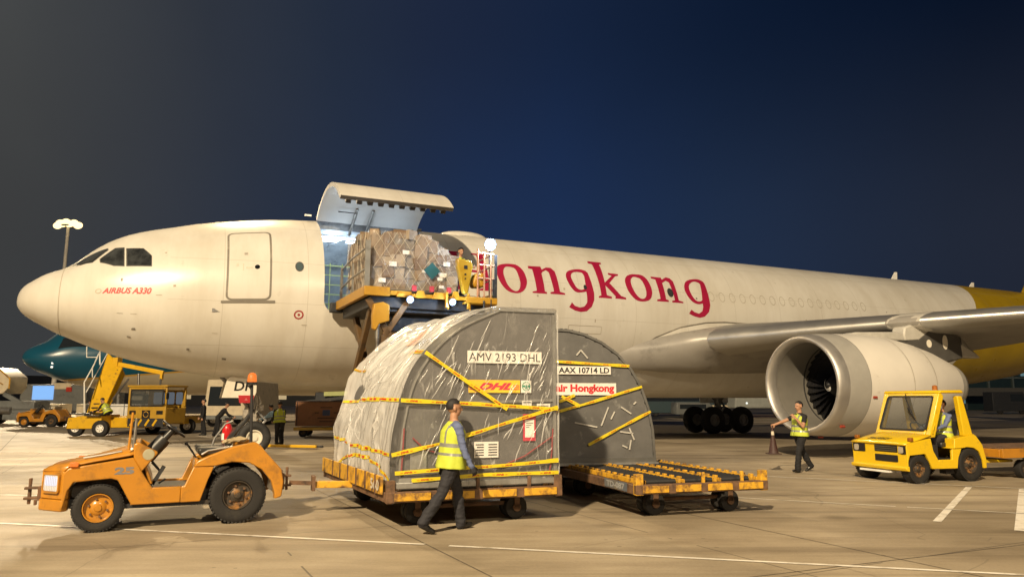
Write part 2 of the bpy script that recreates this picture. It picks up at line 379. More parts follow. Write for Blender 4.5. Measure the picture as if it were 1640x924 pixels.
def livery():
    m = bpy.data.materials.new('fuselage_paint'); m.use_nodes = True; t = m.node_tree; N, L = t.nodes, t.links; b = N['Principled BSDF']
    tcn = N.new('ShaderNodeTexCoord'); sp = N.new('ShaderNodeSeparateXYZ'); L.new(tcn.outputs['Object'], sp.inputs[0])
    def math_(op, a, bb=None, c=None):
        q = N.new('ShaderNodeMath'); q.operation = op
        for i, v in enumerate((a, bb, c)):
            if v is None: continue
            if isinstance(v, (int, float)): q.inputs[i].default_value = v
            else: L.new(v, q.inputs[i])
        return q.outputs[0]
    def mix(f, a, bb, mode='MIX'):
        q = N.new('ShaderNodeMix'); q.data_type = 'RGBA'; q.blend_type = mode
        for i, v in ((0, f), (6, a), (7, bb)):
            if isinstance(v, (int, float)): q.inputs[i].default_value = v
            elif isinstance(v, tuple): q.inputs[i].default_value = (*v, 1)
            else: L.new(v, q.inputs[i])
        return q.outputs[2]
    def noise_(sc, st, det=6, rg=.6):
        mp = N.new('ShaderNodeMapping'); mp.inputs['Scale'].default_value = st; L.new(tcn.outputs['Object'], mp.inputs[0])
        q = N.new('ShaderNodeTexNoise'); q.inputs['Scale'].default_value = sc; q.inputs['Detail'].default_value = det; q.inputs['Roughness'].default_value = rg; L.new(mp.outputs[0], q.inputs['Vector']); return q.outputs['Fac']
    def rp(src, p0, c0, p1, c1):
        r = N.new('ShaderNodeValToRGB'); r.color_ramp.elements[0].position = p0; r.color_ramp.elements[1].position = p1
        r.color_ramp.elements[0].color = (*c0, 1); r.color_ramp.elements[1].color = (*c1, 1); L.new(src, r.inputs[0]); return r.outputs[0]
    white = rp(noise_(.5, (1, 1, 1)), .3, (.575, .56, .515), .7, (.63, .615, .57))
    yel = rp(noise_(.5, (1, 1, 1)), .3, (.29, .195, .007), .7, (.35, .235, .009))
    # livery border: a slanted plane across the aft body
    border = math_('GREATER_THAN', math_('SUBTRACT', sp.outputs[0], math_('MULTIPLY', sp.outputs[2], .67)), 36.2)
    c = mix(border, white, yel)
    # grime running down the lower body
    c = mix(.26, c, rp(noise_(1.0, (1.1, .5, .16), 8, .65), .36, (.62, .56, .47), .56, (1, 1, 1)), 'MULTIPLY')
    c = mix(.30, c, rp(noise_(.25, (1, 1, .6), 5), .40, (.72, .68, .6), .6, (1, 1, 1)), 'MULTIPLY')
    # skin joints
    fr = math_('FRACT', math_('DIVIDE', math_('ADD', sp.outputs[0], .52), 2.4)); j1 = math_('LESS_THAN', math_('ABSOLUTE', math_('SUBTRACT', fr, .5)), .0035)
    fz = math_('FRACT', math_('DIVIDE', sp.outputs[2], 1.27)); j2 = math_('LESS_THAN', math_('ABSOLUTE', math_('SUBTRACT', fz, .62)), .0050)
    aft = math_('GREATER_THAN', sp.outputs[0], 4.0)
    c = mix(math_('MULTIPLY', math_('MULTIPLY', math_('MAXIMUM', j1, j2), aft), .45), c, (.30, .27, .22))
    L.new(c, b.inputs['Base Color'])
    r = N.new('ShaderNodeMapRange'); r.inputs[3].default_value = .22; r.inputs[4].default_value = .38; L.new(noise_(1.2, (1, 1, 1)), r.inputs[0]); L.new(r.outputs[0], b.inputs['Roughness'])
    bp = N.new('ShaderNodeBump'); bp.inputs['Strength'].default_value = .06; bp.inputs['Distance'].default_value = .05; L.new(noise_(1.4, (1, 1, 1), 2), bp.inputs['Height']); L.new(bp.outputs[0], b.inputs['Normal'])
    return m
M_liv = livery()
# opening of the main deck cargo door (on the port side)
OP0, OP1, PH0, PH1 = 8.36, 11.92, -12, 75
slist = [0, .01, .03, .06, .1, .16, .24, .34, .46, .6, .75, .95, 1.15, 1.4, 1.6, 1.8, 2.0, 2.25, 2.5, 2.8, 3.1, 3.5, 4, 4.6, 5.3, 6, 6.8, 7.6, OP0]
slist += [OP0+(OP1-OP0)*i/6 for i in range(1, 7)]+[13+1.25*i for i in range(21)]+[39, 40, 41, 42.4, 44, 46.3, 48.1, 50, 52, 53.5, 55, 56.5, 57.5]
NPH = 120
phs = [R_(PH0+3*i) for i in range(NPH)]
i0, i1 = slist.index(OP0), slist.index(OP1); jw = (PH1-PH0)//3
fb = MB()
V = [[fb.bm.verts.new(surf(s, p)) for p in phs] for s in slist]
for i in range(len(slist)-1):
    for j in range(NPH):
        if i0 <= i < i1 and j < jw: continue
        fb.bm.faces.new((V[i][j], V[i+1][j], V[i+1][(j+1) % NPH], V[i][(j+1) % NPH]))
fb.bm.faces.new(V[-1][::-1])
for sx, px, sg, pg in ((OP0, R_(PH0), 1, 1), (OP1, R_(PH0), -1, 1), (OP0, R_(PH1), 1, -1), (OP1, R_(PH1), -1, -1)):   # rounded corners
    rc = .38 if pg > 0 else .2
    cs, cp = sx+sg*rc, px+pg*rc/RF; arc = [surf(cs-sg*rc*cos(k*pi/14), cp-pg*rc/RF*sin(k*pi/14)) for k in range(8)]
    for k in range(7): fb.face([surf(sx, px), arc[k], arc[k+1]])
bmesh.ops.remove_doubles(fb.bm, verts=fb.bm.verts, dist=.0005)
fuselage = fb.build('fuselage', M_liv, plane_, ang=50)
# -- helper: thin sheets that follow the skin
def decal(polys, off, subs=.3, subu=.15):
    bm = bmesh.new()
    for P in polys:
        f = bm.faces.new([bm.verts.new((x, y, 0)) for x, y in P])
    bmesh.ops.triangulate(bm, faces=bm.faces[:])
    xs = [v.co.x for v in bm.verts]; ys = [v.co.y for v in bm.verts]
    k = math.floor(min(ys)/subu)*subu
    while k < max(ys):
        bmesh.ops.bisect_plane(bm, geom=bm.verts[:]+bm.edges[:]+bm.faces[:], plane_co=(0, k, 0), plane_no=(0, 1, 0)); k += subu
    k = math.floor(min(xs)/subs)*subs
    while k < max(xs):
        bmesh.ops.bisect_plane(bm, geom=bm.verts[:]+bm.edges[:]+bm.faces[:], plane_co=(k, 0, 0), plane_no=(1, 0, 0)); k += subs
    for v in bm.verts: v.co = surf(v.co.x, v.co.y/RF, off)
    mb = MB(); mb.bm.free(); mb.bm = bm; return mb
def ring_polys(A, B):
    n = 40
    def resample(P):
        c = (sum(p[0] for p in P)/len(P), sum(p[1] for p in P)/len(P)); pts = []
        q = P+[P[0]]; L_ = [0]
        for k in range(len(P)): L_.append(L_[-1]+math.dist(q[k], q[k+1]))
        # closed Catmull-Rom for a smooth bowl
        for k in range(n):
            d = L_[-1]*k/n; j = max(i for i in range(len(P)) if L_[i] <= d); t = (d-L_[j])/(L_[j+1]-L_[j])
            p0, p1, p2, p3 = P[j-1], P[j], P[(j+1) % len(P)], P[(j+2) % len(P)]
            pts.append(tuple(.5*((2*p1[a])+(-p0[a]+p2[a])*t+(2*p0[a]-5*p1[a]+4*p2[a]-p3[a])*t*t+(-p0[a]+3*p1[a]-3*p2[a]+p3[a])*t**3) for a in (0, 1)))
        pts.sort(key=lambda p: atan2(p[1]-c[1], p[0]-c[0])); return pts
    a, b_ = resample(A), resample(B)
    return [[a[k], a[(k+1) % n], b_[(k+1) % n], b_[k]] for k in range(n)]
LET = {"rings":[[[[14.78,1.55],[15.1,1.53],[15.31,1.29],[15.38,0.98],[15.37,0.78],[15.26,0.55],[15.08,0.42],[14.86,0.39],[14.61,0.45],[14.4,0.65],[14.28,0.93],[14.26,1.23],[14.36,1.42],[14.54,1.51]],[[14.78,1.42],[15.0,1.35],[15.09,1.02],[15.11,0.76],[15.06,0.57],[14.96,0.47],[14.8,0.49],[14.62,0.67],[14.53,0.95],[14.52,1.18],[14.59,1.35],[14.68,1.41]]],[[[17.62,1.58],[17.84,1.56],[17.98,1.46],[17.97,1.12],[17.94,0.83],[17.81,0.66],[17.56,0.59],[17.32,0.59],[17.14,0.77],[17.04,1.01],[17.02,1.22],[17.11,1.4],[17.31,1.51]],[[17.61,1.44],[17.76,1.4],[17.81,1.21],[17.81,1.0],[17.78,0.82],[17.65,0.71],[17.51,0.69],[17.38,0.76],[17.28,0.96],[17.23,1.16],[17.27,1.31],[17.39,1.41]]],[[[20.13,1.57],[20.47,1.54],[20.65,1.3],[20.71,0.93],[20.67,0.68],[20.52,0.48],[20.24,0.4],[19.94,0.43],[19.71,0.62],[19.58,0.88],[19.57,1.21],[19.71,1.43],[19.93,1.54]],[[20.12,1.43],[20.32,1.35],[20.41,1.09],[20.43,0.8],[20.37,0.59],[20.22,0.5],[20.04,0.56],[19.89,0.77],[19.82,1.04],[19.85,1.27],[19.98,1.41]]],[[[22.98,1.58],[23.27,1.56],[23.41,1.4],[23.34,1.0],[23.29,0.7],[23.12,0.52],[22.86,0.44],[22.59,0.51],[22.39,0.72],[22.3,1.0],[22.38,1.28],[22.61,1.48]],[[22.95,1.45],[23.15,1.38],[23.18,1.14],[23.17,0.88],[23.1,0.66],[22.93,0.56],[22.73,0.6],[22.59,0.8],[22.54,1.06],[22.61,1.26],[22.76,1.39]]]],"polys":[[[15.55,1.53],[16.06,1.55],[16.08,1.41],[16.28,1.53],[16.47,1.53],[16.6,1.38],[16.62,1.15],[16.66,0.55],[16.86,0.51],[16.86,0.45],[16.27,0.45],[16.27,0.51],[16.42,0.55],[16.36,1.07],[16.34,1.31],[16.24,1.4],[16.1,1.32],[16.03,1.24],[16.05,0.52],[16.13,0.51],[16.12,0.44],[15.55,0.44],[15.56,0.49],[15.73,0.53],[15.69,1.39],[15.54,1.42]],[[18.0,1.48],[18.05,1.01],[18.09,0.58],[18.06,0.32],[17.94,0.07],[17.73,-0.1],[17.48,-0.14],[17.24,-0.1],[17.0,0.01],[17.12,0.19],[17.24,0.07],[17.45,0.02],[17.62,0.06],[17.75,0.21],[17.77,0.4],[17.76,0.72],[17.81,1.32]],[[18.22,2.08],[18.8,2.07],[18.78,1.97],[18.68,1.94],[18.64,1.06],[19.03,1.39],[18.89,1.44],[18.91,1.52],[19.35,1.5],[19.33,1.42],[19.19,1.39],[18.84,1.05],[19.25,0.56],[19.46,0.5],[19.46,0.43],[18.98,0.44],[19.01,0.52],[18.63,0.94],[18.63,0.55],[18.84,0.5],[18.83,0.43],[18.27,0.43],[18.28,0.49],[18.39,0.53],[18.35,1.92],[18.19,1.96]],[[20.85,1.52],[21.32,1.51],[21.34,1.41],[21.58,1.55],[21.76,1.51],[21.86,1.36],[21.87,1.05],[21.9,0.54],[22.11,0.49],[22.1,0.44],[21.57,0.44],[21.58,0.51],[21.72,0.54],[21.66,1.07],[21.64,1.3],[21.5,1.37],[21.3,1.25],[21.3,0.55],[21.42,0.52],[21.41,0.45],[20.86,0.45],[20.88,0.52],[21.04,0.55],[21.02,1.4],[20.84,1.43]],[[23.42,1.43],[23.42,0.86],[23.42,0.43],[23.32,0.16],[23.1,-0.04],[22.85,-0.1],[22.57,-0.05],[22.33,0.04],[22.46,0.2],[22.61,0.11],[22.82,0.06],[22.99,0.17],[23.05,0.34],[23.06,0.62],[23.17,1.3]],[[12.49,1.95],[13.07,1.94],[13.06,1.88],[12.9,1.86],[12.95,0.47],[13.09,0.43],[13.08,0.38],[12.57,0.39],[12.57,0.44],[12.72,0.48],[12.65,1.86],[12.47,1.88]],[[12.87,1.17],[13.69,1.14],[13.7,1.05],[12.87,1.08]],[[13.46,1.93],[14.05,1.92],[14.04,1.86],[13.88,1.84],[13.94,0.49],[14.09,0.45],[14.08,0.4],[13.54,0.4],[13.54,0.45],[13.68,0.49],[13.62,1.84],[13.44,1.86]]]}
M_red = mat('livery_red', (.30, .010, .045), .35, var=.08, scale=1)
polys = [p for r in LET['rings'] for p in ring_polys(*r)]
db = decal(LET['polys'], .005, .35, .16)
d2 = decal(polys, .0065, .5, .2)
me_ = bpy.data.meshes.new('tmp'); d2.bm.to_mesh(me_); d2.bm.free(); db.bm.from_mesh(me_); bpy.data.meshes.remove(me_)
db.build('airline_lettering', M_red, plane_, norm=False)
# type title by the nose
tb = MB(); text_on(tb.bm, 'AIRBUS A330', 1, lambda x, y: surf(2.30+x, .045-.036*x/1.28+y/2.1, .005), width=1.27, height=.175, shear=.3, bold=.035, cut=.6)
tb.build('type_lettering', mat('title_red', (.52, .03, .03), .4), plane_, norm=False)
lb = MB()
lb.grid(lambda i, j: surf(2.2+(.085-.03*j)*cos(2*pi*i/20), .085+(.040-.014*j)*sin(2*pi*i/20), .005), 20, 2, cu=True)
lb.build('maker_emblem', mat('emblem_grey', (.42, .38, .30), .4), plane_, norm=False)
# cockpit glazing
M_glass = mat('cockpit_glass', (.030, .033, .034), .07, var=.75, scale=3.2, rvar=0, spec=.8)
M_seal = mat('window_seal', (.05, .05, .048), .6)
wins = [[(1.43, 1.06), (2.27, .925), (2.30, .86), (1.953, .69), (1.66, .80)], [(2.157, .6875), (2.50, .835), (2.73, .785), (2.785, .4417), (2.522, .4769), (2.185, .6036)], [(2.832, .749), (3.255, .6901), (3.48, .5461), (3.502, .3925), (2.883, .4326)]]
for wv in wins:
    for side in (1, -1):
        P = [(s, (p if side > 0 else pi-p)*RF) for s, p in wv]
        c = (sum(p[0] for p in P)/len(P), sum(p[1] for p in P)/len(P))
        fr_ = decal([[(c[0]+(x-c[0])*1.09, c[1]+(y-c[1])*1.09) for x, y in P]], .004, .2, .1).build('cockpit_window', M_seal, plane_)
        decal([P], .009, .2, .1).build('pane', M_glass, fr_)
surf_wip = None
# radome joint, crew door, small windows, warning roundel
def surf_line(pts, wd, off=.004):
    mb = MB(); n = len(pts); L_, Rr = [], []
    for i, (s, u) in enumerate(pts):
        a, b_ = pts[max(i-1, 0)], pts[min(i+1, n-1)]; dx, dy = b_[0]-a[0], b_[1]-a[1]; l = math.hypot(dx, dy) or 1
        nx, ny = -dy/l*wd/2, dx/l*wd/2; L_.append((s+nx, u+ny)); Rr.append((s-nx, u-ny))
    V0 = [mb.bm.verts.new(surf(s, u/RF, off)) for s, u in L_]; V1 = [mb.bm.verts.new(surf(s, u/RF, off)) for s, u in Rr]
    for i in range(n-1): mb.bm.faces.new((V0[i], V0[i+1], V1[i+1], V1[i]))
    return mb
M_joint2 = mat('skin_joint', (.34, .30, .24), .6)
surf_line([(1.52, .86*RF), (1.75, .80*RF), (1.98, .74*RF)], .03, .02).build('wiper', M_seal, plane_)
surf_line([(1.2, RF*(-1.5+i*.1)) for i in range(31)], .018).build('radome_joint', M_joint2, plane_)
M_gasket = mat('door_gasket', (.17, .155, .13), .6, dirt=(.35, .32, .26), damt=.4)
def rect_ring(x0, y0, x1, y1, r, wd):
    o_, i_ = rrect(x0, y0, x1, y1, r, 5), rrect(x0+wd, y0+wd, x1-wd, y1-wd, max(r-wd, .02), 5); n = len(o_)
    return [[o_[k], o_[(k+1) % n], i_[(k+1) % n], i_[k]] for k in range(n)]
pd = decal([rrect(5.60, -.20, 6.75, 2.27, .14)], .010, .3, .15).build('passenger_door', M_liv, plane_, norm=False)
decal(rect_ring(5.54, -.26, 6.81, 2.33, .18, .06), .006, .3, .15).build('door_frame', M_gasket, pd)
decal([rrect(5.42, -.345, 6.93, -.262, .02)], .016, .3, .15).build('door_sill', M_gasket, pd)
decal([[(6.39+.075*cos(k*pi/8), .83+.075*sin(k*pi/8)) for k in range(16)]], .016, .3, .2).build('door_window', M_glass, pd)
decal([[(6.07, .78), (6.25, .78), (6.25, .84), (6.07, .84)], [(6.02, 1.28), (6.12, 1.28), (6.12, 1.36), (6.02, 1.36)], [(5.8, .88), (5.86, .88), (5.86, .98), (5.8, .98)], [(5.98, .72), (6.01, .72), (6.01, .96), (5.98, .96)]], .016, .3, .2).split('door_handle', mat('door_fitting', (.45, .42, .36), .4, .5), pd)
cw = decal([[(7.61+.13*cos(k*pi/10), .84+.17*sin(k*pi/10)) for k in range(20)]], .005, .3, .2).build('cabin_window', M_seal, plane_)
decal([[(7.61+.10*cos(k*pi/10), .84+.135*sin(k*pi/10)) for k in range(20)]], .009, .3, .2).build('pane', mat('cabin_glass', (.07, .10, .11), .12), cw)
for s_, u_, r_ in ((21.56, .842, .14), (17.74, .80, .07)):
    decal([[(s_+r_*cos(k*pi/10), u_+r_*1.35*sin(k*pi/10)) for k in range(20)]], .010, .3, .2).build('cabin_window', M_glass, plane_)
rb = MB(); rb.grid(lambda i, j: surf(7.64+(.145-.045*j)*cos(2*pi*i/24), -.25+(.145-.045*j)/RF*sin(2*pi*i/24), .005), 24, 2, cu=True)
rb.grid(lambda i, j: surf(7.64+(.04-.039*j)*cos(2*pi*i/24), -.25+(.04-.039*j)/RF*sin(2*pi*i/24), .006), 24, 2, cu=True)
rb.build('port_ring', mat('ring_red', (.30, .04, .04), .5), plane_, norm=False)
M_plug = mat('window_plug_edge', (.36, .325, .265), .6)
for k in range(17):
    s_, u_ = 23.553+.538*k, (.285+.0013*k)*RF
    mb = MB(); mb.grid(lambda i, j: surf(s_+(.15-.022*j)*cos(2*pi*i/20), (u_+(.21-.028*j)*sin(2*pi*i/20))/RF, .004), 20, 2, cu=True)
    mb.build('window_plug', M_plug, plane_, norm=False)
decal([[(14.2, -.62), (14.32, -.62), (14.32, -.42), (14.2, -.42)], [(15.75, -.56), (15.83, -.56), (15.83, -.42), (15.75, -.42)], [(3.1, -1.62), (3.22, -1.60), (3.2, -1.50), (3.12, -1.52)], [(3.0, -2.05), (3.1, -2.05), (3.1, -1.98), (3.0, -1.98)], [(4.6, -2.3), (4.68, -2.3), (4.68, -2.2), (4.6, -2.2)], [(5.6, -2.6), (5.72, -2.6), (5.72, -2.5), (5.6, -2.5)]], .012).split('sensor_plate', M_gasket, plane_)
decal(rect_ring(17.0, -.92, 18.4, -.62, .05, .02), .004).build('service_hatch', M_joint2, plane_)
for s_ in (37.8, 44.0):
    MB().prism([(s_-.18, 7.78), (s_+.3, 7.78), (s_+.34, 8.25 if s_ < 40 else 8.12), (s_+.18, 8.25 if s_ < 40 else 8.12)], -.02, .02, XZ).build('antenna', M_white, plane_)
random.seed(31)
for k in range(22):
    s_, u_ = random.choice((random.uniform(2.6, 8.0), random.uniform(13, 24), random.uniform(24, 36))), random.uniform(-1.5, 1.6); w_, h_ = random.choice(((.05, .05), (.10, .035), (.04, .12), (.16, .02), (.07, .07)))
    decal([[(s_, u_), (s_+w_, u_), (s_+w_, u_+h_), (s_, u_+h_)]], .006).build('skin_stencil', random.choice((M_joint2, M_gasket, M_plug)), plane_, norm=False)
# satellite hump on the crown
hb = MB(); hb.grid(lambda i, j: Vector((13.05+1.9*(1-cos(pi*i/12))/2*1.0, (.55*sin(pi*i/12))**1*cos(pi*j/10), 7.76+.26*sin(pi*i/12)**.7*sin(pi*j/10))), 13, 11)
hb.build('crown_fairing', M_liv, plane_)
# dark liner around the opening
M_lining = mat('hold_lining', (.32, .36, .40), .5, var=.25, scale=2.5, dirt=(.14, .16, .18), dscale=1.5, damt=.42)
M_framegrey = mat('opening_frame', (.20, .215, .23), .5, .3, var=.3, scale=6)
def open_pt(s, p, d): return surf(s, p, -d)
path = []
def corner(cs, cp, a0, r):
    return [(cs+r*cos(R_(a0+90*k/5)), cp+r/RF*sin(R_(a0+90*k/5))) for k in range(6)]
path = corner(OP1-.2, R_(PH1)-.2/RF, 0, .2)+corner(OP0+.2, R_(PH1)-.2/RF, 90, .2)+corner(OP0+.38, R_(PH0)+.38/RF, 180, .38)+corner(OP1-.38, R_(PH0)+.38/RF, 270, .38)
dense = []
for k in range(len(path)):
    a, b_ = path[k], path[(k+1) % len(path)]; n_ = max(1, int(math.dist((a[0], a[1]*RF), (b_[0], b_[1]*RF))/.15))
    dense += [(a[0]+(b_[0]-a[0])*q/n_, a[1]+(b_[1]-a[1])*q/n_) for q in range(n_)]
jb = MB(); jb.grid(lambda i, j: open_pt(*dense[i], (.002, .24)[j]), len(dense), 2, cu=True); jb.build('cargo_door_frame', M_framegrey, plane_, ang=60)
ib = MB()   # hold lining seen through the opening (with its own opening)
isl = [7.9, 8.1, OP0-.05, 9.3, 10.2, 11, OP1+.05, 13, 15, 18, 22]; iph = [R_(-36+6*k) for k in range(61)]
def inskip(i, j): return 2 <= i < 6 and 4 <= j < 19
ib.grid(lambda i, j: Vector((isl[i], -2.57*cos(iph[j]), 4.98+2.57*sin(iph[j]))), len(isl), 61, skip=inskip)
ib.face([Vector((7.9, -2.57*cos(a*pi/12), 4.98+2.57*sin(a*pi/12))) for a in range(24)]); ib.face([Vector((22, -2.57*cos(a*pi/12), 4.98+2.57*sin(a*pi/12))) for a in range(24)])
ib.build('hold_lining', M_lining, plane_)
MB().box((13.5, 0, 4.32), (16.6, 4.9, .1)).build('hold_floor', mat('hold_floor_metal', (.30, .31, .32), .45, .6, dirt=(.12, .1, .08)), plane_)
cool = emit('hold_tube', (.78, .90, 1.0), 7)
for s_ in (8.9, 10.1, 11.3, 13.2):
    MB().box((s_, .35, 7.3), (.9, .16, .05)).build('hold_light', cool, plane_, bevel=.01)
MB().box((9.2, -1.05, 7.12), (1.3, .05, .05)).build('hold_light', cool, plane_)
for k, (s_, y_, z_, e_) in enumerate(((9.2, .2, 7.1, 75), (11.2, .2, 7.1, 75), (9.3, -1.62, 6.98, 24), (11.0, -1.62, 6.98, 24))):
    L_ = bpy.data.lights.new('hold_lamp', 'POINT'); L_.energy = e_; L_.color = (.72, .87, 1); L_.shadow_soft_size = .3
    o_ = bpy.data.objects.new('hold_lamp', L_); COL.objects.link(o_); o_.parent = plane_; o_.location = (s_, y_, z_)
nb = MB()
for k in range(12): nb.box((7.6+k*.45, 1.75, 5.5), (.035, .02, 2.5))
for k in range(7): nb.box((10.0, 1.77, 4.5+k*.36), (5.2, .02, .035))
nb.build('barrier_net', mat('net_webbing', (.42, .46, .16), .8), plane_)
pb = MB()
for k in range(4): pb.tube([(8.2+k*.9, .9, 7.2), (8.5+k*.9, .3, 7.33), (8.8+k*.9, -.2, 7.36)], .03, 6)
for k in range(3): pb.tube([(8.3, -.9+k*.22, 7.18+k*.04), (9.6, -.85+k*.22, 7.2+k*.04), (11.8, -.9+k*.22, 7.18+k*.04)], .025, 6)
pb.build('hold_ducts', mat('hold_ducting', (.45, .47, .5), .35, .7), plane_)
# -- raised cargo door, hinged along the crown
HGP = R_(75); hy, hz = -RF*cos(HGP), 4.98+RF*sin(HGP)
door = bpy.data.objects.new('cargo_door', None); COL.objects.link(door); door.parent = plane_
door.location = (0, hy-.02, hz+.06); door.rotation_euler = (R_(-56), 0, 0)
def dpt(s, ph, r): return Vector((s, -r*cos(ph)-hy, 4.98+r*sin(ph)-hz))
ds = [OP0+.02, OP0+.14]+[OP0+.14+(OP1-OP0-.28)*k/6 for k in range(1, 6)]+[OP1-.14, OP1-.02]; dph = [R_(-11+3.05*k) for k in range(29)]
ob = MB(); ob.grid(lambda i, j: dpt(ds[i], dph[j], RF), len(ds), len(dph)); ob.build('door_skin', M_liv, door, ang=60)
nb = MB()
nb.grid(lambda i, j: dpt(ds[i], dph[j], RF-.13), len(ds), len(dph)); nb.build('door_liner', mat('door_liner_grey', (.56, .57, .57), .45, var=.05), door, ang=60)
eb = MB()
for sx in (ds[0], ds[-1]): eb.grid(lambda i, j: dpt(sx, dph[i], RF-.13*j), len(dph), 2)
for ph in (dph[0], dph[-1]): eb.grid(lambda i, j: dpt(ds[i], ph, RF-.13*j), len(ds), 2)
eb.build('door_edge', mat('door_edge_grey', (.13, .125, .12), .5, .4), door, ang=60)
lbm = MB()
for k in range(10):
    s_ = OP0+.3+k*.33
    lbm.box(dpt(s_, dph[1], RF-.23), (.16, .12, .14), Matrix.Rotation(R_(12), 4, 'X'))
lbm.split('door_latch', mat('latch_grey', (.10, .095, .09), .5, .5), door, bevel=.01)
tp = MB(); tp.grid(lambda i, j: dpt(ds[0]+.03+(OP1-OP0-.1)*i/12, R_(-11)+(.012+.03*j), RF-.137), 13, 2); tp.build('door_lip', mat('lip_tan', (.46, .38, .25), .5), door)
hb = MB()
for s_ in (8.75, 9.9, 11.2): hb.prism(rrect(s_-.16, 0, s_+.16, .24, .03), 0, 1, lambda u, v, d: dpt(u, R_(2)+v/RF, RF-.132-.012*d))
hb.split('door_hatch', mat('hatch_grey', (.40, .43, .46), .4), door)
gh = MB()
for s_ in (9.0,): gh.tube([dpt(s_, R_(62), RF-.2), dpt(s_+.05, R_(60), RF-.28), dpt(s_+.55, R_(60), RF-.28), dpt(s_+.6, R_(62), RF-.2)], .018, 6)
gh.build('door_handle', M_dark, door)
ab = MB()
for s_ in (9.55, 10.1): ab.cyl((s_, hy+.15, hz-.35), Vector((.05, hy-.02, hz+.06))+Matrix.Rotation(R_(-56), 3, 'X') @ dpt(s_, R_(58), RF-.15), .055, .045, 10)
ab.build('door_actuator', M_steel, plane_)
kb = MB()
for k in range(9): kb.cyl((OP0+.1+k*.43, hy-.01, hz+.05), (OP0+.3+k*.43, hy-.01, hz+.05), .05, seg=8)
kb.split('door_hinge', M_framegrey, plane_)
MB().box((OP0-.25, hy, hz+.17), (.22, .05, .05)).build('hinge_fitting', M_white, plane_)
# -- wing-body fairing, laid proud of the skin; its seam is the curve along the wing root
SEAM = [(16.6, -1.5), (17.2, -1.2), (18.27, -.846), (19.0, -.76), (19.79, -.668), (20.23, -.49), (20.83, -.332), (21.94, -.179), (23.13, -.10), (24.07, -.077), (25.86, -.085), (29, -.12), (32, -.3), (34, -.7), (35.4, -1.2), (36.2, -1.5)]
def seam(s):
    for (a, pa), (b_, pb_) in zip(SEAM, SEAM[1:]):
        if a <= s <= b_:
            t = (s-a)/(b_-a); return pa+(pb_-pa)*t
    return -1.55
fs = [16.6+.35*k for k in range(57)]
def fpt(i, j):
    s = fs[min(i, len(fs)-1)]; p0 = seam(s); q = p0+(-pi/2-p0)*min(j, 24)/24 if j <= 24 else None
    side = 1
    if q is None:
        jj = 48-j; q = p0+(-pi/2-p0)*jj/24; side = -1
    env = min(1, max(0, (s-16.6)/4))*min(1, max(0, (36.3-s)/5)); env = env*env*(3-2*env)
    d = (p0-q); off = .02+.045*min(1, d/.03)+.30*env*(1-math.exp(-(d/.75)**2))
    if d < 1e-6: off = -.01
    v = surf(s, q, off)
    return Vector((v.x, v.y*side, v.z))
bb = MB(); bb.grid(fpt, len(fs), 49); bb.build('belly_fairing', M_liv, plane_, ang=50)
surf_line([(s, p*RF) for s, p in SEAM[1:12]], .045, .02).build('fairing_seal', M_gasket, plane_)
# -- wings
M_wing = mat('wing_grey', (.30, .285, .26), .38, .1, var=.12, scale=.8, dirt=(.19, .18, .165), dscale=1.2, damt=.4)
M_slat = mat('slat_metal', (.42, .41, .385), .40, .75, var=.06, scale=1.5)
def foil(n=15):
    up, lo_ = [], []
    for k in range(n+1):
        x = (1-cos(pi*k/n))/2; y = 5*(.2969*sqrt(x)-.126*x-.3516*x*x+.2843*x**3-.1036*x**4); up.append((x, y)); lo_.append((x, -y))
    return up[::-1]+lo_[1:-1]   # TE -> LE over the top, back along the bottom
FO = foil()
# t, LE x, LE z, chord, thickness, incidence(deg)
SEC = [(2.2, 18.9, 3.45, 15.4, .115, 1.5), (2.55, 19.9, 3.50, 14.2, .125, 2), (2.85, 20.85, 3.62, 13.0, .135, 2.5), (3.15, 21.6, 3.78, 12.0, .14, 3), (3.6, 22.3, 3.95, 11.0, .14, 3.5),
       (5.5, 23.38, 4.03, 9.7, .125, 3), (9.37, 25.6, 4.20, 7.8, .105, 2), (12.2, 27.45, 4.30, 7.0, .098, 1.4), (16, 29.8, 4.50, 5.9, .095, .8), (22, 33.6, 4.95, 4.4, .09, 0), (28.4, 37.6, 5.5, 2.7, .09, -1)]
def wing_pt(sec, x, y, off=0, side=1):
    t, lx, lz, ch, th, inc = sec; a = R_(inc); th2 = th/1.0
    yy = y*th2*ch+(off if y >= 0 else -off)
    camber = .018*ch*sin(pi*x)*(1 if y >= 0 else 1.35)
    X = x*ch; Z = yy+camber
    return Vector((lx+X*cos(a)+Z*sin(a), -t*side, lz+Z*cos(a)-X*sin(a)))
def lerp_sec(t):
    for A, B in zip(SEC, SEC[1:]):
        if A[0] <= t <= B[0]:
            k = (t-A[0])/(B[0]-A[0]); return tuple(a+(b_-a)*k for a, b_ in zip(A, B))
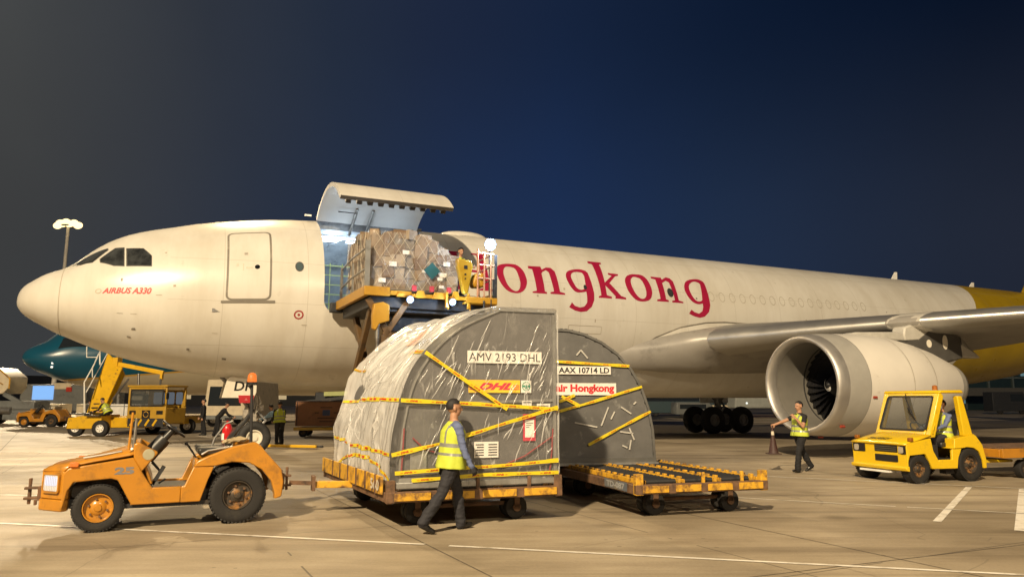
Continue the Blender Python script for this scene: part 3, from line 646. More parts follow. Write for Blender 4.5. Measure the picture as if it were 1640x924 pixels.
def wing(side):
    mb = MB(); n = len(FO)
    mb.grid(lambda j, i: wing_pt(SEC[i], *FO[j], side=side), n, len(SEC), cu=True)
    mb.face([wing_pt(SEC[-1], *FO[j], side=side) for j in range(n)])
    wg = mb.build('wing', M_wing, plane_, ang=50)
    nose = [p for p in FO if p[0] < .125]
    k0 = FO.index(nose[0])
    for t0, t1 in ((3.75, 9.0), (9.85, 16.3), (16.35, 22.4), (22.45, 28.0)):
        ts = sorted({t0, t1, *[s[0] for s in SEC if t0 < s[0] < t1]}); sm = MB()
        sm.grid(lambda j, i: wing_pt(lerp_sec(ts[i]), *nose[j], off=.012, side=side)+Vector((-.014, 0, 0)), len(nose), len(ts))
        for te in (t0, t1): sm.face([wing_pt(lerp_sec(te), *p, off=.012, side=side)+Vector((-.014, 0, 0)) for p in nose])
        sm.build('slat', M_slat, wg, ang=60)
    # flap track fairings
    for t, ln in ((6.3, 5.2), (12.0, 4.8), (15.4, 4.3), (19.0, 3.8)):
        s_ = lerp_sec(t); x0 = s_[1]+s_[3]*.52; z0 = s_[2]-R_(s_[5])*s_[3]*.55-s_[4]*s_[3]*.38
        fm = MB(); fm.grid(lambda i, j: Vector((x0+ln*i/14, -side*(t+.26*sin(pi*min(1, (i/14)**.7))*cos(2*pi*j/14)), z0-.06*i/14+.10-(.42*sin(pi*(i/14)**.75))*(.5-.5*sin(2*pi*j/14))*1.3+.1)), 15, 15)
        fm.build('flap_fairing', M_wing, wg, ang=60)
    return wg
wing(1); wing(-1)
MB().grid(lambda j, i: wing_pt(lerp_sec((9.02, 9.83)[i]), *[p for p in FO if p[0] < .13][j], off=.004), len([p for p in FO if p[0] < .13]), 2).build('wing_leading_panel', mat('leading_panel', (.50, .48, .43), .45), plane_)
decal([[(22.35+.33*cos(k*pi/8), (-.30+.055*sin(k*pi/8))*RF) for k in range(16)]], .34, .3, .1).build('ram_inlet', M_blackplastic, plane_) if False else None
# tail surfaces
M_tail = mat('tail_yellow', (.36, .24, .010), .35, var=.08)
MB().prism([(47.8, 7.6), (48.8, 7.85), (56.5, 16.9), (59.0, 16.9), (57.0, 7.0), (52, 7.2)], -.22, .22, XZ).build('tail_fin', M_tail, plane_, bevel=.12)
for sd in (1, -1):
    MB().prism([(51.5, 1.5), (53.8, 4.5), (57.6, 9.7), (59, 9.7), (57.4, 1.2)], 6.5, 6.75, lambda u, v, d: Vector((u, -sd*v, d+.1*v))).build('tailplane', M_tail, plane_, bevel=.06)
# -- engines
M_cowl = mat('cowl_paint', (.72, .69, .63), .33, var=.05, scale=.9, dirt=(.45, .40, .32), dscale=1.6, damt=.32)
M_band = mat('cowl_grey', (.40, .39, .36), .4, .1, var=.06)
M_duct = mat('inlet_lining', (.20, .19, .17), .5, .1, var=.06)
M_lip = mat('lip_metal', (.50, .48, .45), .46, .75, var=.06)
def engine():
    e = bpy.data.objects.new('engine', None); COL.objects.link(e); e.parent = plane_
    X = (1, 0, 0); O0 = (0, 0, 0)
    lp = [(.34, 1.245), (.20, 1.25), (.08, 1.275), (.02, 1.315), (0, 1.36), (.02, 1.405), (.09, 1.44), (.22, 1.47), (.36, 1.49)]
    MB().lathe(lp, O0, X, 72).build('intake_lip', M_lip, e, ang=70)
    MB().lathe([(.36, 1.49), (.7, 1.515), (1.15, 1.53)], O0, X, 72).build('fan_cowl_band', M_band, e, ang=70)
    MB().lathe([(1.155, 1.535), (1.8, 1.55), (2.6, 1.55), (3.4, 1.50), (4.3, 1.36), (5.2, 1.16), (5.8, .98), (6.2, .86)], O0, X, 72).build('cowling', M_cowl, e, ang=70)
    MB().lathe([(6.202, .855), (6.5, .77), (6.7, .69), (6.7, .65), (6.2, .6), (5.9, .55)], O0, X, 56).build('exhaust_nozzle', M_band, e, ang=70)
    MB().lathe([(.34, 1.243), (.7, 1.215), (1.1, 1.235), (1.72, 1.24), (1.75, 1.24)], O0, X, 72).build('inlet_duct', M_duct, e, ang=70)
    MB().lathe([(1.45, 1.238), (1.45, 1.225), (1.5, 1.225), (1.5, 1.238)], O0, X, 72).build('fan_case_ring', mat('case_ring', (.04, .04, .04), .5), e)
    fm = MB()
    for k in range(30):
        a = 2*pi*k/30
        for q in range(6):
            def P(r, d): tw = R_(25+38*(r-.38)/.84); ww = .13+.05*(r-.38); aa = a+.16*(r-.38); return Vector((1.62+d*ww*cos(tw), r*cos(aa)-d*ww*sin(tw)*sin(aa)*1.0, r*sin(aa)+d*ww*sin(tw)*cos(aa)))
            r0, r1 = .36+.14*q, .36+.14*(q+1); fm.face([P(r0, -1), P(r0, 1), P(r1, 1), P(r1, -1)])
    fm.build('fan', mat('fan_blade', (.035, .035, .04), .4, .7), e, smooth=False)
    MB().lathe([(1.95, 1.24), (1.95, .01)], O0, X, 40).build('fan_backing', mat('engine_core', (.006, .006, .008), .8), e)
    sp_ = MB().lathe([(1.10, .003), (1.13, .06), (1.22, .15), (1.4, .27), (1.6, .38), (1.75, .38)], O0, X, 40).build('spinner', mat('spinner_black', (.012, .012, .014), .5), e, ang=70)
    sw = MB()
    def spt(u, r): h = 1.10+.03*min(1, r/.06)+max(0, r-.06)*.95; return Vector((h-.03, r*cos(u), r*sin(u)))
    sw.grid(lambda i, j: spt(-2.6+3.4*i/20, .10+.16*i/20+(-.05, .05)[j]*sin(pi*i/20)-.0), 21, 2); sw.build('spinner_swirl', M_white, sp_)
    # latches, drains
    lm = MB()
    for a, x in ((-.25, 1.3), (-.9, .55), (-1.5, .6)): lm.box((x, -1.535*cos(a), 1.54*sin(a)), (.16, .05, .06), Matrix.Rotation(a, 4, 'X'))
    lm.split('cowl_latch', mat('latch_red', (.32, .05, .03), .5), e)
    gl = MB()
    for x, r in ((2.95, 1.545), (4.15, 1.40)): gl.lathe([(x, r+.004), (x+.016, r+.003)], O0, X, 72)
    gl.build('cowl_joint', M_joint2, e)
    # pylon: pale upper fairing, dark lower panel with two round ports
    pf = MB()
    def pyl(poly, w0): pf.prism(poly, -w0, w0, XZ)
    pyl([(1.7, 1.50), (2.3, 1.62), (4.2, 1.70), (4.42, 1.66), (4.5, 1.40), (3.2, 1.44)], .21)
    pyl([(4.40, 1.60), (4.47, 1.86), (4.9, 2.0), (5.8, 1.96), (7.0, 1.62), (7.9, 1.15), (8.2, .95), (7.3, .95), (7.2, 1.0), (7.15, 1.58), (6.2, 1.80), (5.6, 1.72), (5.1, 1.45), (4.45, 1.42)], .24)
    py = pf.build('pylon', mat('pylon_grey', (.50, .485, .44), .45), e, bevel=.05)
    dk = MB(); dk.prism([(4.2, 1.38), (5.1, 1.46), (5.6, 1.78), (6.2, 1.86), (7.15, 1.62), (7.2, .92), (6.3, .80), (5.2, 1.10)], -.252, .252, XZ); dk.build('pylon_panel', mat('pylon_dark', (.075, .072, .068), .5, var=.15), py, bevel=.015)
    wp = MB()
    for cx, cz, rx, rz in ((5.55, 1.36, .12, .13), (6.35, 1.43, .13, .24)): wp.prism([(cx+rx*cos(k*pi/9), cz+rz*sin(k*pi/9)) for k in range(18)], -.262, .262, XZ)
    wp.build('pylon_port', mat('port_white', (.74, .70, .60), .5), py)
    return e
eng = engine(); eng.location = (21.05, -9.37, 2.17)
e2 = copy_tree(eng, plane_); e2.location = (21.05, 9.37, 2.17)
# -- landing gear
M_tyre = mat('aircraft_tyre', (.018, .018, .019), .7, var=.2, dirt=(.05, .048, .042), damt=.38, dscale=3)
M_hub = mat('gear_hub', (.33, .32, .30), .45, .4, dirt=(.08, .07, .06), damt=.42, dscale=5)
M_gear = mat('gear_grey', (.22, .22, .22), .4, .3, dirt=(.06, .055, .05), damt=.4, dscale=4)
def wheel(parent, loc, R, W, hub, hubcol=M_hub):
    o = bpy.data.objects.new('wheel', None); COL.objects.link(o); o.parent = parent; o.location = loc
    h = W/2
    MB().lathe([(-h*.7, hub), (-h*.95, hub*1.15), (-h, R*.78), (-h*.82, R*.94), (-h*.45, R*.99), (0, R), (h*.45, R*.99), (h*.82, R*.94), (h, R*.78), (h*.95, hub*1.15), (h*.7, hub)], (0, 0, 0), (0, 1, 0), 40).build('tyre', M_tyre, o, ang=60)
    rm = MB()
    for sd in (-1, 1): rm.lathe([(sd*h*.72, hub*1.02), (sd*h*.80, hub*.98), (sd*h*.78, hub*.86), (sd*h*.45, hub*.78), (sd*h*.45, hub*.45), (sd*h*.7, hub*.40), (sd*h*.74, .001)], (0, 0, 0), (0, 1, 0), 28)
    rm.build('rim', hubcol, o, ang=40)
    return o
def main_gear(sd):
    g_ = bpy.data.objects.new('main_gear', None); COL.objects.link(g_); g_.parent = plane_; g_.location = (30.55, -5.34*sd, 0)
    for dx in (-.95, .95):
        for dy in (-.70, .70): wheel(g_, (dx, dy, .69), .69, .46, .30)
    MB().cyl((0, 0, .75), (0, 0, 3.6), .16, .22, 14).build('strut', M_gear, g_)
    b_ = MB().box((0, 0, .69), (2.1, .2, .26))
    for dx in (-.95, .95): b_.cyl((dx, -.6, .69), (dx, .6, .69), .09)
    b_.build('bogie_beam', M_gear, g_, bevel=.03)
    q = MB(); q.cyl((0, 0, 1.6), (-1.6, 0, 2.9), .08); q.cyl((0, 0, 1.5), (0, 1.4*sd, 2.8), .09); q.tube([(.2, .05, 1.0), (.5, .05, 1.35), (.2, .05, 1.75)], .06)
    q.build('side_brace', M_gear, g_)
    MB().box((.3, -.62*sd, 2.15), (1.9, .04, 1.2)).build('gear_door', M_white, g_, bevel=.03)
main_gear(1); main_gear(-1)
ng = bpy.data.objects.new('nose_gear', None); COL.objects.link(ng); ng.parent = plane_; ng.location = (6.78, 0, 0)
M_nhub = mat('nose_hub', (.66, .62, .52), .45)
for dy in (-.33, .33): wheel(ng, (0, dy, .52), .52, .36, .25, M_nhub)
q = MB(); q.cyl((0, 0, .52), (-.12, 0, 2.6), .10, .14, 14); q.cyl((0, -.3, .52), (0, .3, .52), .07); q.cyl((-.1, 0, 1.4), (-1.2, 0, 2.6), .06); q.tube([(.1, 0, .75), (.38, 0, 1.05), (.1, 0, 1.35)], .05); q.build('strut', M_gear, ng)
q = MB()
for k in range(9):
    a = random.random()*6; q.tube([(.14*cos(a), .14*sin(a), .8+.1*k), (.22*cos(a+.5), .22*sin(a+.5), 1.2+.06*k), (.12*cos(a+1), .12*sin(a+1), 1.9)], .018, 5)
q.box((-.28, -.18, 1.30), (.16, .14, .3)); q.box((-.05, -.24, 1.15), (.2, .1, .22)); q.box((.2, .2, 1.45), (.22, .16, .2)); q.build('steering_gear', mat('gear_parts', (.40, .37, .32), .4, .4, var=.4, scale=7), ng, bevel=.015)
M_doorw = mat('gear_door_paint', (.70, .66, .57), .4, dirt=(.4, .36, .28), damt=.36)
for sd in (-1, 1):
    fn = (lambda sd: lambda u, v, d: Vector((u, sd*(.52+(v-1.7)*.12)+d, v)))(sd)
    gd = MB().prism([(-1.05, 1.78), (-.08, 1.78), (-.02, 1.95), (-.02, 2.40), (-.80, 2.46), (-.92, 2.36)], -.02, .02, fn).build('gear_door', M_doorw, ng, bevel=.01)
    if sd < 0:
        lt = MB(); text_on(lt.bm, 'DR', 1, lambda x, y: fn(-.70+x+y*.12, 2.0+y, -.024), width=.58, height=.30, bold=.02)
        lt.build('registration_letters', M_blackplastic, gd, norm=False)
        MB().prism([(-.52, 1.62), (-.12, 1.62), (-.08, 1.86), (-.56, 1.86)], -.035, -.022, fn).build('placard', mat('placard_red', (.42, .02, .03), .5), gd)
        MB().prism([(-.37, 1.70), (-.27, 1.70), (-.32, 1.78)], -.042, -.036, fn).build('placard_emblem', mat('placard_pink', (.55, .16, .16), .5), gd)
# ------------------------------------------------------------------ vehicles of the ramp (x forward, y left, z up)
def road_wheel(parent, loc, R, W, rim_mat, hub=.56, style='disc', name='wheel', seg=36):
    o = bpy.data.objects.new(name, None); COL.objects.link(o); o.parent = parent; o.location = loc; h = W/2
    tb = MB(); tb.lathe([(-h*.6, R*hub), (-h*.9, R*hub*1.04), (-h, R*.80), (-h*.95, R*.93), (-h*.8, R*.985), (-h*.3, R), (h*.3, R), (h*.8, R*.985), (h*.95, R*.93), (h, R*.80), (h*.9, R*hub*1.04), (h*.6, R*hub)], (0, 0, 0), (0, 1, 0), seg)
    n = int(seg*1.25)
    for k in range(n):                                                   # tread lugs
        a = 2*pi*(k+.5)/n
        for sd in (-1, 1): tb.box((R*.975*cos(a), sd*h*.70, R*.975*sin(a)), (R*.055, h*.56, R*.075), Matrix.Rotation(-a, 4, 'Y') @ Matrix.Rotation(sd*.35, 4, 'X'))
    tb.build('tyre', M_black, o, ang=40)
    rb = MB()
    for sd in (-1, 1):
        rb.lathe([(sd*h*.60, R*hub), (sd*h*.86, R*hub*.99), (sd*h*.86, R*hub*.93), (sd*h*.45, R*hub*.86), (sd*h*.40, R*hub*.55), (sd*h*.62, R*hub*.40), (sd*h*.66, R*hub*.26), (sd*h*.8, R*hub*.22), (sd*h*.82, .001)], (0, 0, 0), (0, 1, 0), 28)
        for k in range(6):
            a = 2*pi*k/6+.3; p = Vector((R*hub*.62*cos(a), sd*h*.40, R*hub*.62*sin(a))); rb.cyl(p, p+Vector((0, sd*h*.28, 0)), R*.045, seg=8, mi=1)
    rb.build('rim', [rim_mat, M_rust], o, ang=40)
    return o
M_headlight = emit('headlight_lens', (.82, .84, 1.0), .9)
M_amber = mat('amber_lens', (.75, .16, .02), .25, var=.2)
M_orangelit = emit('amber_lamp_lit', (1.0, .22, .03), .9)
M_vinyl = mat('black_vinyl', (.022, .022, .022), .38, var=.25, dirt=(.06, .055, .05), damt=.36, dscale=6)
M_grey25 = mat('stencil_grey', (.17, .17, .18), .6)
M_rimrust = mat('worn_rim_black', (.05, .04, .03), .6, .2, dirt=(.36, .17, .04), damt=.42, dscale=7)
def tow_tractor(label, loc, rz, detail=True, group=None, number=True):
    t = thing('tow_tractor', label, 'tow tractor', loc, rz, group); W = .62     # half width
    # side profile measured on the near flank
    body = MB()
    front = [(2.15, .30), (2.16, .76), (2.10, .84), (1.35, .95), (1.22, .73), (1.10, .545), (.98, .33), (1.34, .33), (1.52, .66), (1.60, .685), (2.03, .655), (2.09, .55), (2.12, .38)]
    for sd in (-1, 1): body.prism(front, sd*W, sd*(W-.05), XZ)
    body.prism([(2.148, W-.012), (2.42, .27), (2.42, -.27), (2.148, -W+.012), (2.08, -W+.06), (2.08, W-.06)], .44, .80, XY); body.prism([(2.15, W), (2.432, .28), (2.432, -.28), (2.15, -W), (2.08, -W+.06), (2.08, W-.06)], .29, .436, XY)   # chamfered nose
    body.prism([(1.36, .33), (1.10, .545), (.74, .545), (.74, .33)], W-.001, W-.052, XZ); body.prism([(1.36, .33), (1.10, .545), (.74, .545), (.74, .33)], -W+.001, -W+.052, XZ)
    body.build('body', M_orange, t, bevel=.014)
    sk = MB()
    for sd in (-1, 1): sk.prism([(.74, .33), (.74, .545), (.70, .55), (.60, .80), (.33, .80), (.40, .62), (.49, .33)], sd*W, sd*(W-.05), XZ)
    sk.split('side_panel', M_orange, t, bevel=.012)
    hd = MB(); hd.grid(lambda i, j: Vector(((2.16, 2.10, 1.8, 1.42, 1.33)[i]+(.27*min(1, (1-abs(j-4)/4)*1.9) if i == 0 else .2*min(1, (1-abs(j-4)/4)*1.9) if i == 1 else 0), (-W+.02)+(2*W-.04)*j/8, (.80, .868, .925, .985, 1.0)[i]+(.055+.05*(i > 2))*sin(pi*j/8)**.5*(i > 1))), 5, 9)
    hd.build('hood', M_orange, t, solid=.02)
    cw = MB()
    for sd in (-1, 1): cw.prism([(1.35, .95), (1.36, 1.13), (1.30, 1.15), (1.06, 1.02), (1.06, .99), (1.24, .76)], sd*W, sd*(W-.045), XZ)
    cw.box((1.31, 0, 1.02), (.06, 2*W-.1, .26)); cw.box((1.20, 0, .82), (.04, 2*W-.1, .5), Matrix.Rotation(.35, 4, 'Y'))
    cw.build('cowl', M_orange, t, bevel=.015)
    rr = MB()
    rear = [(.60, .80), (.55, .88), (.40, .95), (.10, 1.06), (-.20, 1.12), (-.27, 1.08), (-.36, .97), (-.58, .73), (-.62, .55), (-.60, .34), (-.50, .31), (-.50, .40), (-.44, .57), (-.31, .73), (-.13, .83), (.10, .85), (.32, .80)]
    for sd in (-1, 1): rr.prism(rear, sd*(W+.015), sd*(W-.16), XZ)
    rr.prism([(-.27, 1.07), (-.36, .965), (-.58, .725), (-.62, .55), (-.60, .36), (-.52, .36), (-.54, .55), (-.50, .71), (-.30, .93), (-.22, 1.03)], W-.17, -W+.17, XZ)
    rr.box((-.02, 0, .93), (.5, 2*W-.3, .05)); rr.box((.55, 0, .72), (.05, 2*W-.3, .34))
    rr.build('rear_body', M_orange, t, bevel=.016)
    ch = MB(); ch.box((.85, 0, .36), (2.5, .8, .12)); ch.box((1.72, 0, .32), (.1, 1.1, .1)); ch.box((0, 0, .38), (.16, 1.1, .16)); ch.box((.9, 0, .50), (.62, 2*W-.12, .03)); ch.box((.92, W-.1, .31), (1.1, .06, .06)); ch.prism([(1.5, .62), (2.05, .60), (2.05, .45), (1.5, .45)], -.45, .45, XZ)
    ch.build('chassis', M_dark, t)
    road_wheel(t, (1.73, W-.13, .31), .31, .22, M_orange, .60); road_wheel(t, (1.73, -W+.13, .31), .31, .22, M_orange, .60)
    road_wheel(t, (0, W-.15, .385), .385, .28, M_rimrust, .52); road_wheel(t, (0, -W+.15, .385), .385, .28, M_rimrust, .52)
    for sd in (-1, 1):
        fc = (lambda sd: lambda u, v, d: Vector((2.284+.63*u*1.0+.777*d, sd*(.445-.777*u+.63*d), v)))(sd)
        h = MB().prism(rrect(-.14, .54, .15, .75, .03), .004, .018, fc).build('headlight', mat('lens_frost', (.55, .55, .60), .12) if detail else M_white, t, bevel=.006)
        if detail:
            hb_ = MB(); hb_.prism(rrect(-.115, .61, .125, .73, .03), .0185, .0215, fc); hb_.build('bulb', M_headlight, h)
            rb_ = MB(); [rb_.prism([(-.13+.035*q, .55), (-.125+.035*q, .55), (-.125+.035*q, .74), (-.13+.035*q, .74)], .0185, .0225, fc) for q in range(1, 8)]; rb_.build('lens_rib', mat('lens_rib_grey', (.40, .40, .44), .2), h)
        fr2 = MB(); a_, b_ = rrect(-.165, .515, .175, .775, .04), rrect(-.14, .54, .15, .75, .03); [fr2.prism([a_[q], a_[(q+1) % len(a_)], b_[(q+1) % len(a_)], b_[q]], .001, .026, fc) for q in range(len(a_))]; fr2.build('lamp_frame', M_orange, h)
        MB().box((2.04, sd*(W+.01), .885), (.10, .05, .06)).build('turn_signal', M_orangelit if detail else M_amber, t, bevel=.012)
    hk = MB(); hk.box((2.44, 0, .48), (.08, .22, .18)); hk.box((2.54, 0, .55), (.20, .12, .03)); hk.box((2.54, 0, .42), (.20, .12, .03)); hk.cyl((2.58, 0, .34), (2.58, 0, .68), .022); hk.cyl((2.5, .05, .33), (2.5, .05, .4), .02)
    hk.build('front_hitch', M_rust, t, bevel=.006)
    hk = MB(); hk.box((-.66, 0, .50), (.10, .24, .24)); hk.box((-.74, 0, .57), (.16, .12, .03)); hk.box((-.74, 0, .43), (.16, .12, .03)); hk.cyl((-.76, 0, .36), (-.76, 0, .70), .02); hk.box((-.63, .2, .62), (.06, .08, .12))
    hk.build('rear_hitch', M_rust, t, bevel=.006)
    # steering column and wheel, levers
    sc_ = MB(); sc_.cyl((1.20, .24, .92), (.98, .24, 1.18), .105, .095, 18); sc_.cyl((.98, .24, 1.18), (.88, .24, 1.30), .05, .045, 12)
    sc_.build('steering_column', M_vinyl, t, ang=50)
    c0 = Vector((.87, .24, 1.31)); ax = Vector((-.62, 0, .78)).normalized(); u_ = Vector((0, 1, 0)); v_ = ax.cross(u_)
    sw = MB(); sw.tube([c0+(u_*cos(k*pi/14)+v_*sin(k*pi/14))*.18 for k in range(28)], .017, 8, closed=True)
    for k in range(3): sw.tube([c0-ax*.02, c0+(u_*cos(2*pi*k/3+.5)+v_*sin(2*pi*k/3+.5))*.18], .013, 6)
    sw.ball(c0, .04); sw.tube([c0+Vector((.05, .12, .0)), c0+Vector((.10, .22, .06))], .012, 6)
    sw.build('steering_wheel', M_blackplastic, t)
    lv = MB(); lv.tube([(.52, .10, .84), (.62, .10, 1.0), (.68, .10, 1.08)], .014, 6); lv.ball((.69, .10, 1.09), .026); lv.build('gear_lever', M_blackplastic, t)
    if detail:
        st = MB(); st.prism(rrect(.05, .02, .55, .12, .04), .08, .54, lambda u, v, d: Vector((u, d, .93+v)))
        st.prism(rrect(.05, .02, .55, .12, .04), -.54, -.08, lambda u, v, d: Vector((u, d, .93+v)))
        st.build('seat', M_vinyl, t, bevel=.03)
        for y in (.0,):
            bk = MB(); bk.grid(lambda i, j: Vector((.10-.34*(j/10)**1.2-.06*cos(2*pi*i/16)*(1-.5*j/10)+.05*sin(pi*min(1, j/7)), -.10+.23*sin(2*pi*i/16)*(1-.35*(j/10)**3), .98+.60*j/10)), 16, 11, cu=True)
            bk.build('backrest', M_vinyl, t, ang=60)
        ar = MB(); ar.tube([(.50, W-.08, .96), (.42, W-.08, 1.01), (.10, W-.08, 1.06), (.08, W-.08, 1.0)], .016, 6); ar.tube([(.35, -.1, .98), (.30, -.1, 1.15), (.16, -.1, 1.36), (.06, -.1, 1.40)], .015, 6)
        ar.build('grab_rail', M_steel, t)
        ex = MB(); ex.lathe([(0, .001), (0, .06), (.02, .075), (.22, .075), (.28, .05), (.30, .022), (.34, .022), (.34, .001)], (.10, -.42, 1.06), (0, 0, 1), 18); e_ = ex.build('fire_extinguisher', mat('extinguisher_red', (.46, .012, .015), .3), t, ang=50)
        vl = MB(); vl.box((.10, -.42, 1.42), (.10, .03, .05)); vl.tube([(.10, -.42, 1.42), (.19, -.42, 1.40), (.19, -.42, 1.2)], .012, 6); vl.box((.165, -.40, 1.16), (.03, .1, .10), mi=1); vl.build('valve', [M_blackplastic, M_white], e_)
        bc = MB(); bc.cyl((-.20, .10, 1.05), (-.17, .10, 1.96), .025, .022, 10); bc.build('beacon_pole', M_dark, t)
        bl = MB(); bl.lathe([(0, .001), (0, .065), (.03, .07), (.11, .062), (.14, .04), (.15, .001)], (-.17, .10, 1.98), (0, 0, 1), 18); b_ = bl.build('beacon', M_orangelit, t, ang=50)
        MB().cyl((-.17, .10, 1.94), (-.17, .10, 1.985), .08, seg=18).build('beacon_base', M_blackplastic, b_)
        ml = MB(); ml.cyl((1.42, W-.06, 1.05), (1.40, W-.06, 1.55), .016, seg=8); ml.cyl((1.36, W-.06, 1.08), (1.35, W-.06, 1.47), .022, .018, 8, mi=1); ml.build('marker_post', [M_orange, M_steel], t)
        fb2 = MB(); fb2.tube([(1.95, .45, .955), (1.75, .47, .985), (1.5, .48, 1.03)], .014, 6); fb2.build('hood_strap', M_steel, t)
        rg = MB(); rg.ball((.0, .25, 1.14), .09, (1.4, 1.1, .45), 3, jit=.5); rg.ball((.14, .30, 1.12), .07, (1.2, 1, .5), 3, jit=.6); rg.build('rag', mat('rag_cloth', (.34, .27, .16), .9, var=.3), t)
        ls = MB(); ls.box((1.02, W-.14, .72), (.05, .05, .22), Matrix.Rotation(-.5, 4, 'Y')); ls.tube([(1.1, .3, .56), (1.0, .33, .72), (1.12, .3, .86)], .02, 6); ls.box((.98, .32, .60), (.10, .08, .02), Matrix.Rotation(.6, 4, 'Y')); ls.build('pedal', M_dark, t)
        bd = MB(); bd.lathe([(0, .001), (0, .075), (.006, .07), (.006, .001)], (1.17, W+.001, .985), (0, 1, 0), 20); bd.build('maker_badge', mat('badge', (.45, .43, .30), .4, .5), t)
        tr = MB()
        for k in range(11): tr.box((.75+k*.032, W-.05, .552), (.014, .07, .006))
        tr.build('step_grip', M_rust, t)
        if number:
            nb_ = MB(); text_on(nb_.bm, '25', 1, lambda x, y: Vector((1.565-x, W+.003, .735+y+.0*x)), width=.235, height=.095, bold=.05)
            nb_.build('fleet_number', M_grey25, t, norm=False)
    else:
        st = MB(); st.prism(rrect(.05, .02, .55, .14, .04), -.45, .45, lambda u, v, d: Vector((u, d, .93+v))); st.prism([(.10, 1.0), (-.02, 1.0), (-.10, 1.3), (.0, 1.3)], -.42, .42, XZ); st.build('seat', mat('tan_vinyl', (.45, .38, .25), .5), t, bevel=.03)
    return t
TUG_P = Vector((-3.88, 10.74, 0))+Vector((.4306, -.9025, 0))*0
tug_dir = atan2(-.4306, -.9025); lft = Vector((-sin(tug_dir), cos(tug_dir), 0))
tow_tractor('scuffed orange tow tractor numbered 25 with its headlight on and no driver', TUG_P-lft*.62, tug_dir, True, 'orange tow tractors')
tow_tractor('small distant orange tow tractor parked left of the yellow stairs', (-29.6, 48.6, 0), R_(180), False, 'orange tow tractors')
# -- the yellow cab tractor on the right
M_cabglass = glassy('cab_glass', (.10, .11, .11), .38, .06)
M_yel2 = mat('cab_yellow', (.70, .47, .010), .33, var=.05, scale=1.5, dirt=(.40, .27, .03), dscale=3, damt=.36, coat=.2)
d2 = atan2(-.3288, -.9444); l2 = Vector((-sin(d2), cos(d2), 0)); W2 = .74
yt = thing('cab_tractor', 'yellow tow tractor with a framed cab and windscreen, man at the wheel', 'tow tractor', Vector((9.73, 16.11, 0))-l2*W2, d2)
b = MB()
fr = [(1.65, .26), (1.66, .80), (1.60, .83), (.98, .92), (.93, .66), (.80, .45), (.79, .29), (.99, .29), (1.14, .585), (1.2, .60), (1.58, .575), (1.63, .46)]
for sd in (-1, 1): b.prism(fr, sd*W2, sd*(W2-.06), XZ)
b.box((1.625, 0, .535), (.06, 2*W2-.122, .54))
b.build('body', M_yel2, yt, bevel=.018)
MB().prism([(1.70, .27), (1.72, .33), (1.62, .36), (1.62, .25)], -W2-.01, W2+.01, XZ).build('bumper', M_yel2, yt, bevel=.01)
hdm = MB(); hdm.grid(lambda i, j: Vector(((1.70, 1.64, 1.3, .96)[i], -W2+.0+2*W2*j/8, (.80, .83, .91, .985)[i]+.035*sin(pi*j/8)**.4*(i > 0))), 4, 9); hdm.build('hood', M_yel2, yt, solid=.025)
g = MB()
for z in (.70, .50): g.prism(rrect(-.10, z-.07, .50, z+.07, .015), 1.656, 1.668, YZ)
gr_ = g.build('grille', M_blackplastic, yt)
sl = MB()
for z in (.66, .70, .74): sl.box((1.672, .2, z), (.012, .56, .012))
sl.build('grille_slat', mat('grille_grey', (.10, .095, .06), .5), gr_)
for sd in (-1, 1):
    hh = MB().prism(rrect(sd*.52-.13-.06*(sd<0)-.0, .60, sd*.52+.15, .77, .02) if sd < 0 else rrect(.58, .60, .715, .77, .02), 1.655, 1.668, YZ).build('headlight', M_blackplastic, yt)
    MB().prism(rrect(sd*.60-.06, .62, sd*.60+.06, .75, .03), 1.669, 1.682, YZ).build('lens', mat('lens_grey', (.38, .34, .26), .15), hh)
    MB().box((1.52, sd*(W2-.02), .90), (.09, .09, .08)).build('turn_signal', mat('amber_dull', (.26, .09, .01), .4), yt, bevel=.015)
tw = MB(); tw.prism([(1.72, .20), (1.72, .24), (1.5, .24), (1.5, .20)], -.5, .3, XZ); tw.build('tow_plate', M_white, yt)
c = MB(); c.box((.55, 0, .36), (1.9, .9, .14)); c.box((1.33, 0, .3), (.1, 1.3, .1)); c.box((-.12, 0, .32), (.14, 1.2, .14)); c.box((.55, 0, .47), (.55, 1.36, .03)); c.box((.3, .5, .22), (.3, .16, .12)); c.box((1.1, 0, .62), (.9, 1.2, .3)); c.build('chassis', M_dark, yt)
s2 = MB()
for sd in (-1, 1):
    s2.prism([(.98, .29), (.80, .45), (.79, .47), (.60, .47), (.42, .47), (.41, .70), (.13, .70), (.24, .5), (.29, .28)], sd*(W2-.001), sd*(W2-.061), XZ)
    s2.prism([(.90, .66), (.80, .45), (.66, .62), (.70, .80), (.86, .92)], sd*(W2-.3), sd*(W2-.36), XZ)
s2.split('side_panel', M_yel2, yt, bevel=.012)
r2 = MB()
rear = [(.46, .70), (.36, .72), (.34, .90), (-.22, .99), (-.28, .96), (-.45, .76), (-.53, .44), (-.52, .27), (-.44, .27), (-.42, .45), (-.34, .62), (-.20, .70), (0, .72), (.14, .70)]
for sd in (-1, 1): r2.prism(rear, sd*(W2+.02), sd*(W2-.22), XZ)
r2.prism([(.2, .90), (-.22, .985), (-.28, .955), (-.45, .755), (-.53, .44), (-.52, .3), (-.44, .3), (-.40, .6), (-.2, .85)], -W2+.23, W2-.23, XZ)
r2.build('rear_body', M_yel2, yt, bevel=.016)
fm = MB()
for sd in (-1, 1):
    y0, y1 = sd*(W2-.01), sd*(W2-.13)
    fm.prism([(1.00, .93), (.84, .93), (.50, 1.80), (.58, 1.88), (.64, 1.86)], y0, y1, XZ)
    fm.prism([(-.02, 1.80), (.12, 1.80), (.02, .95), (-.24, .97)], y0, y1, XZ)
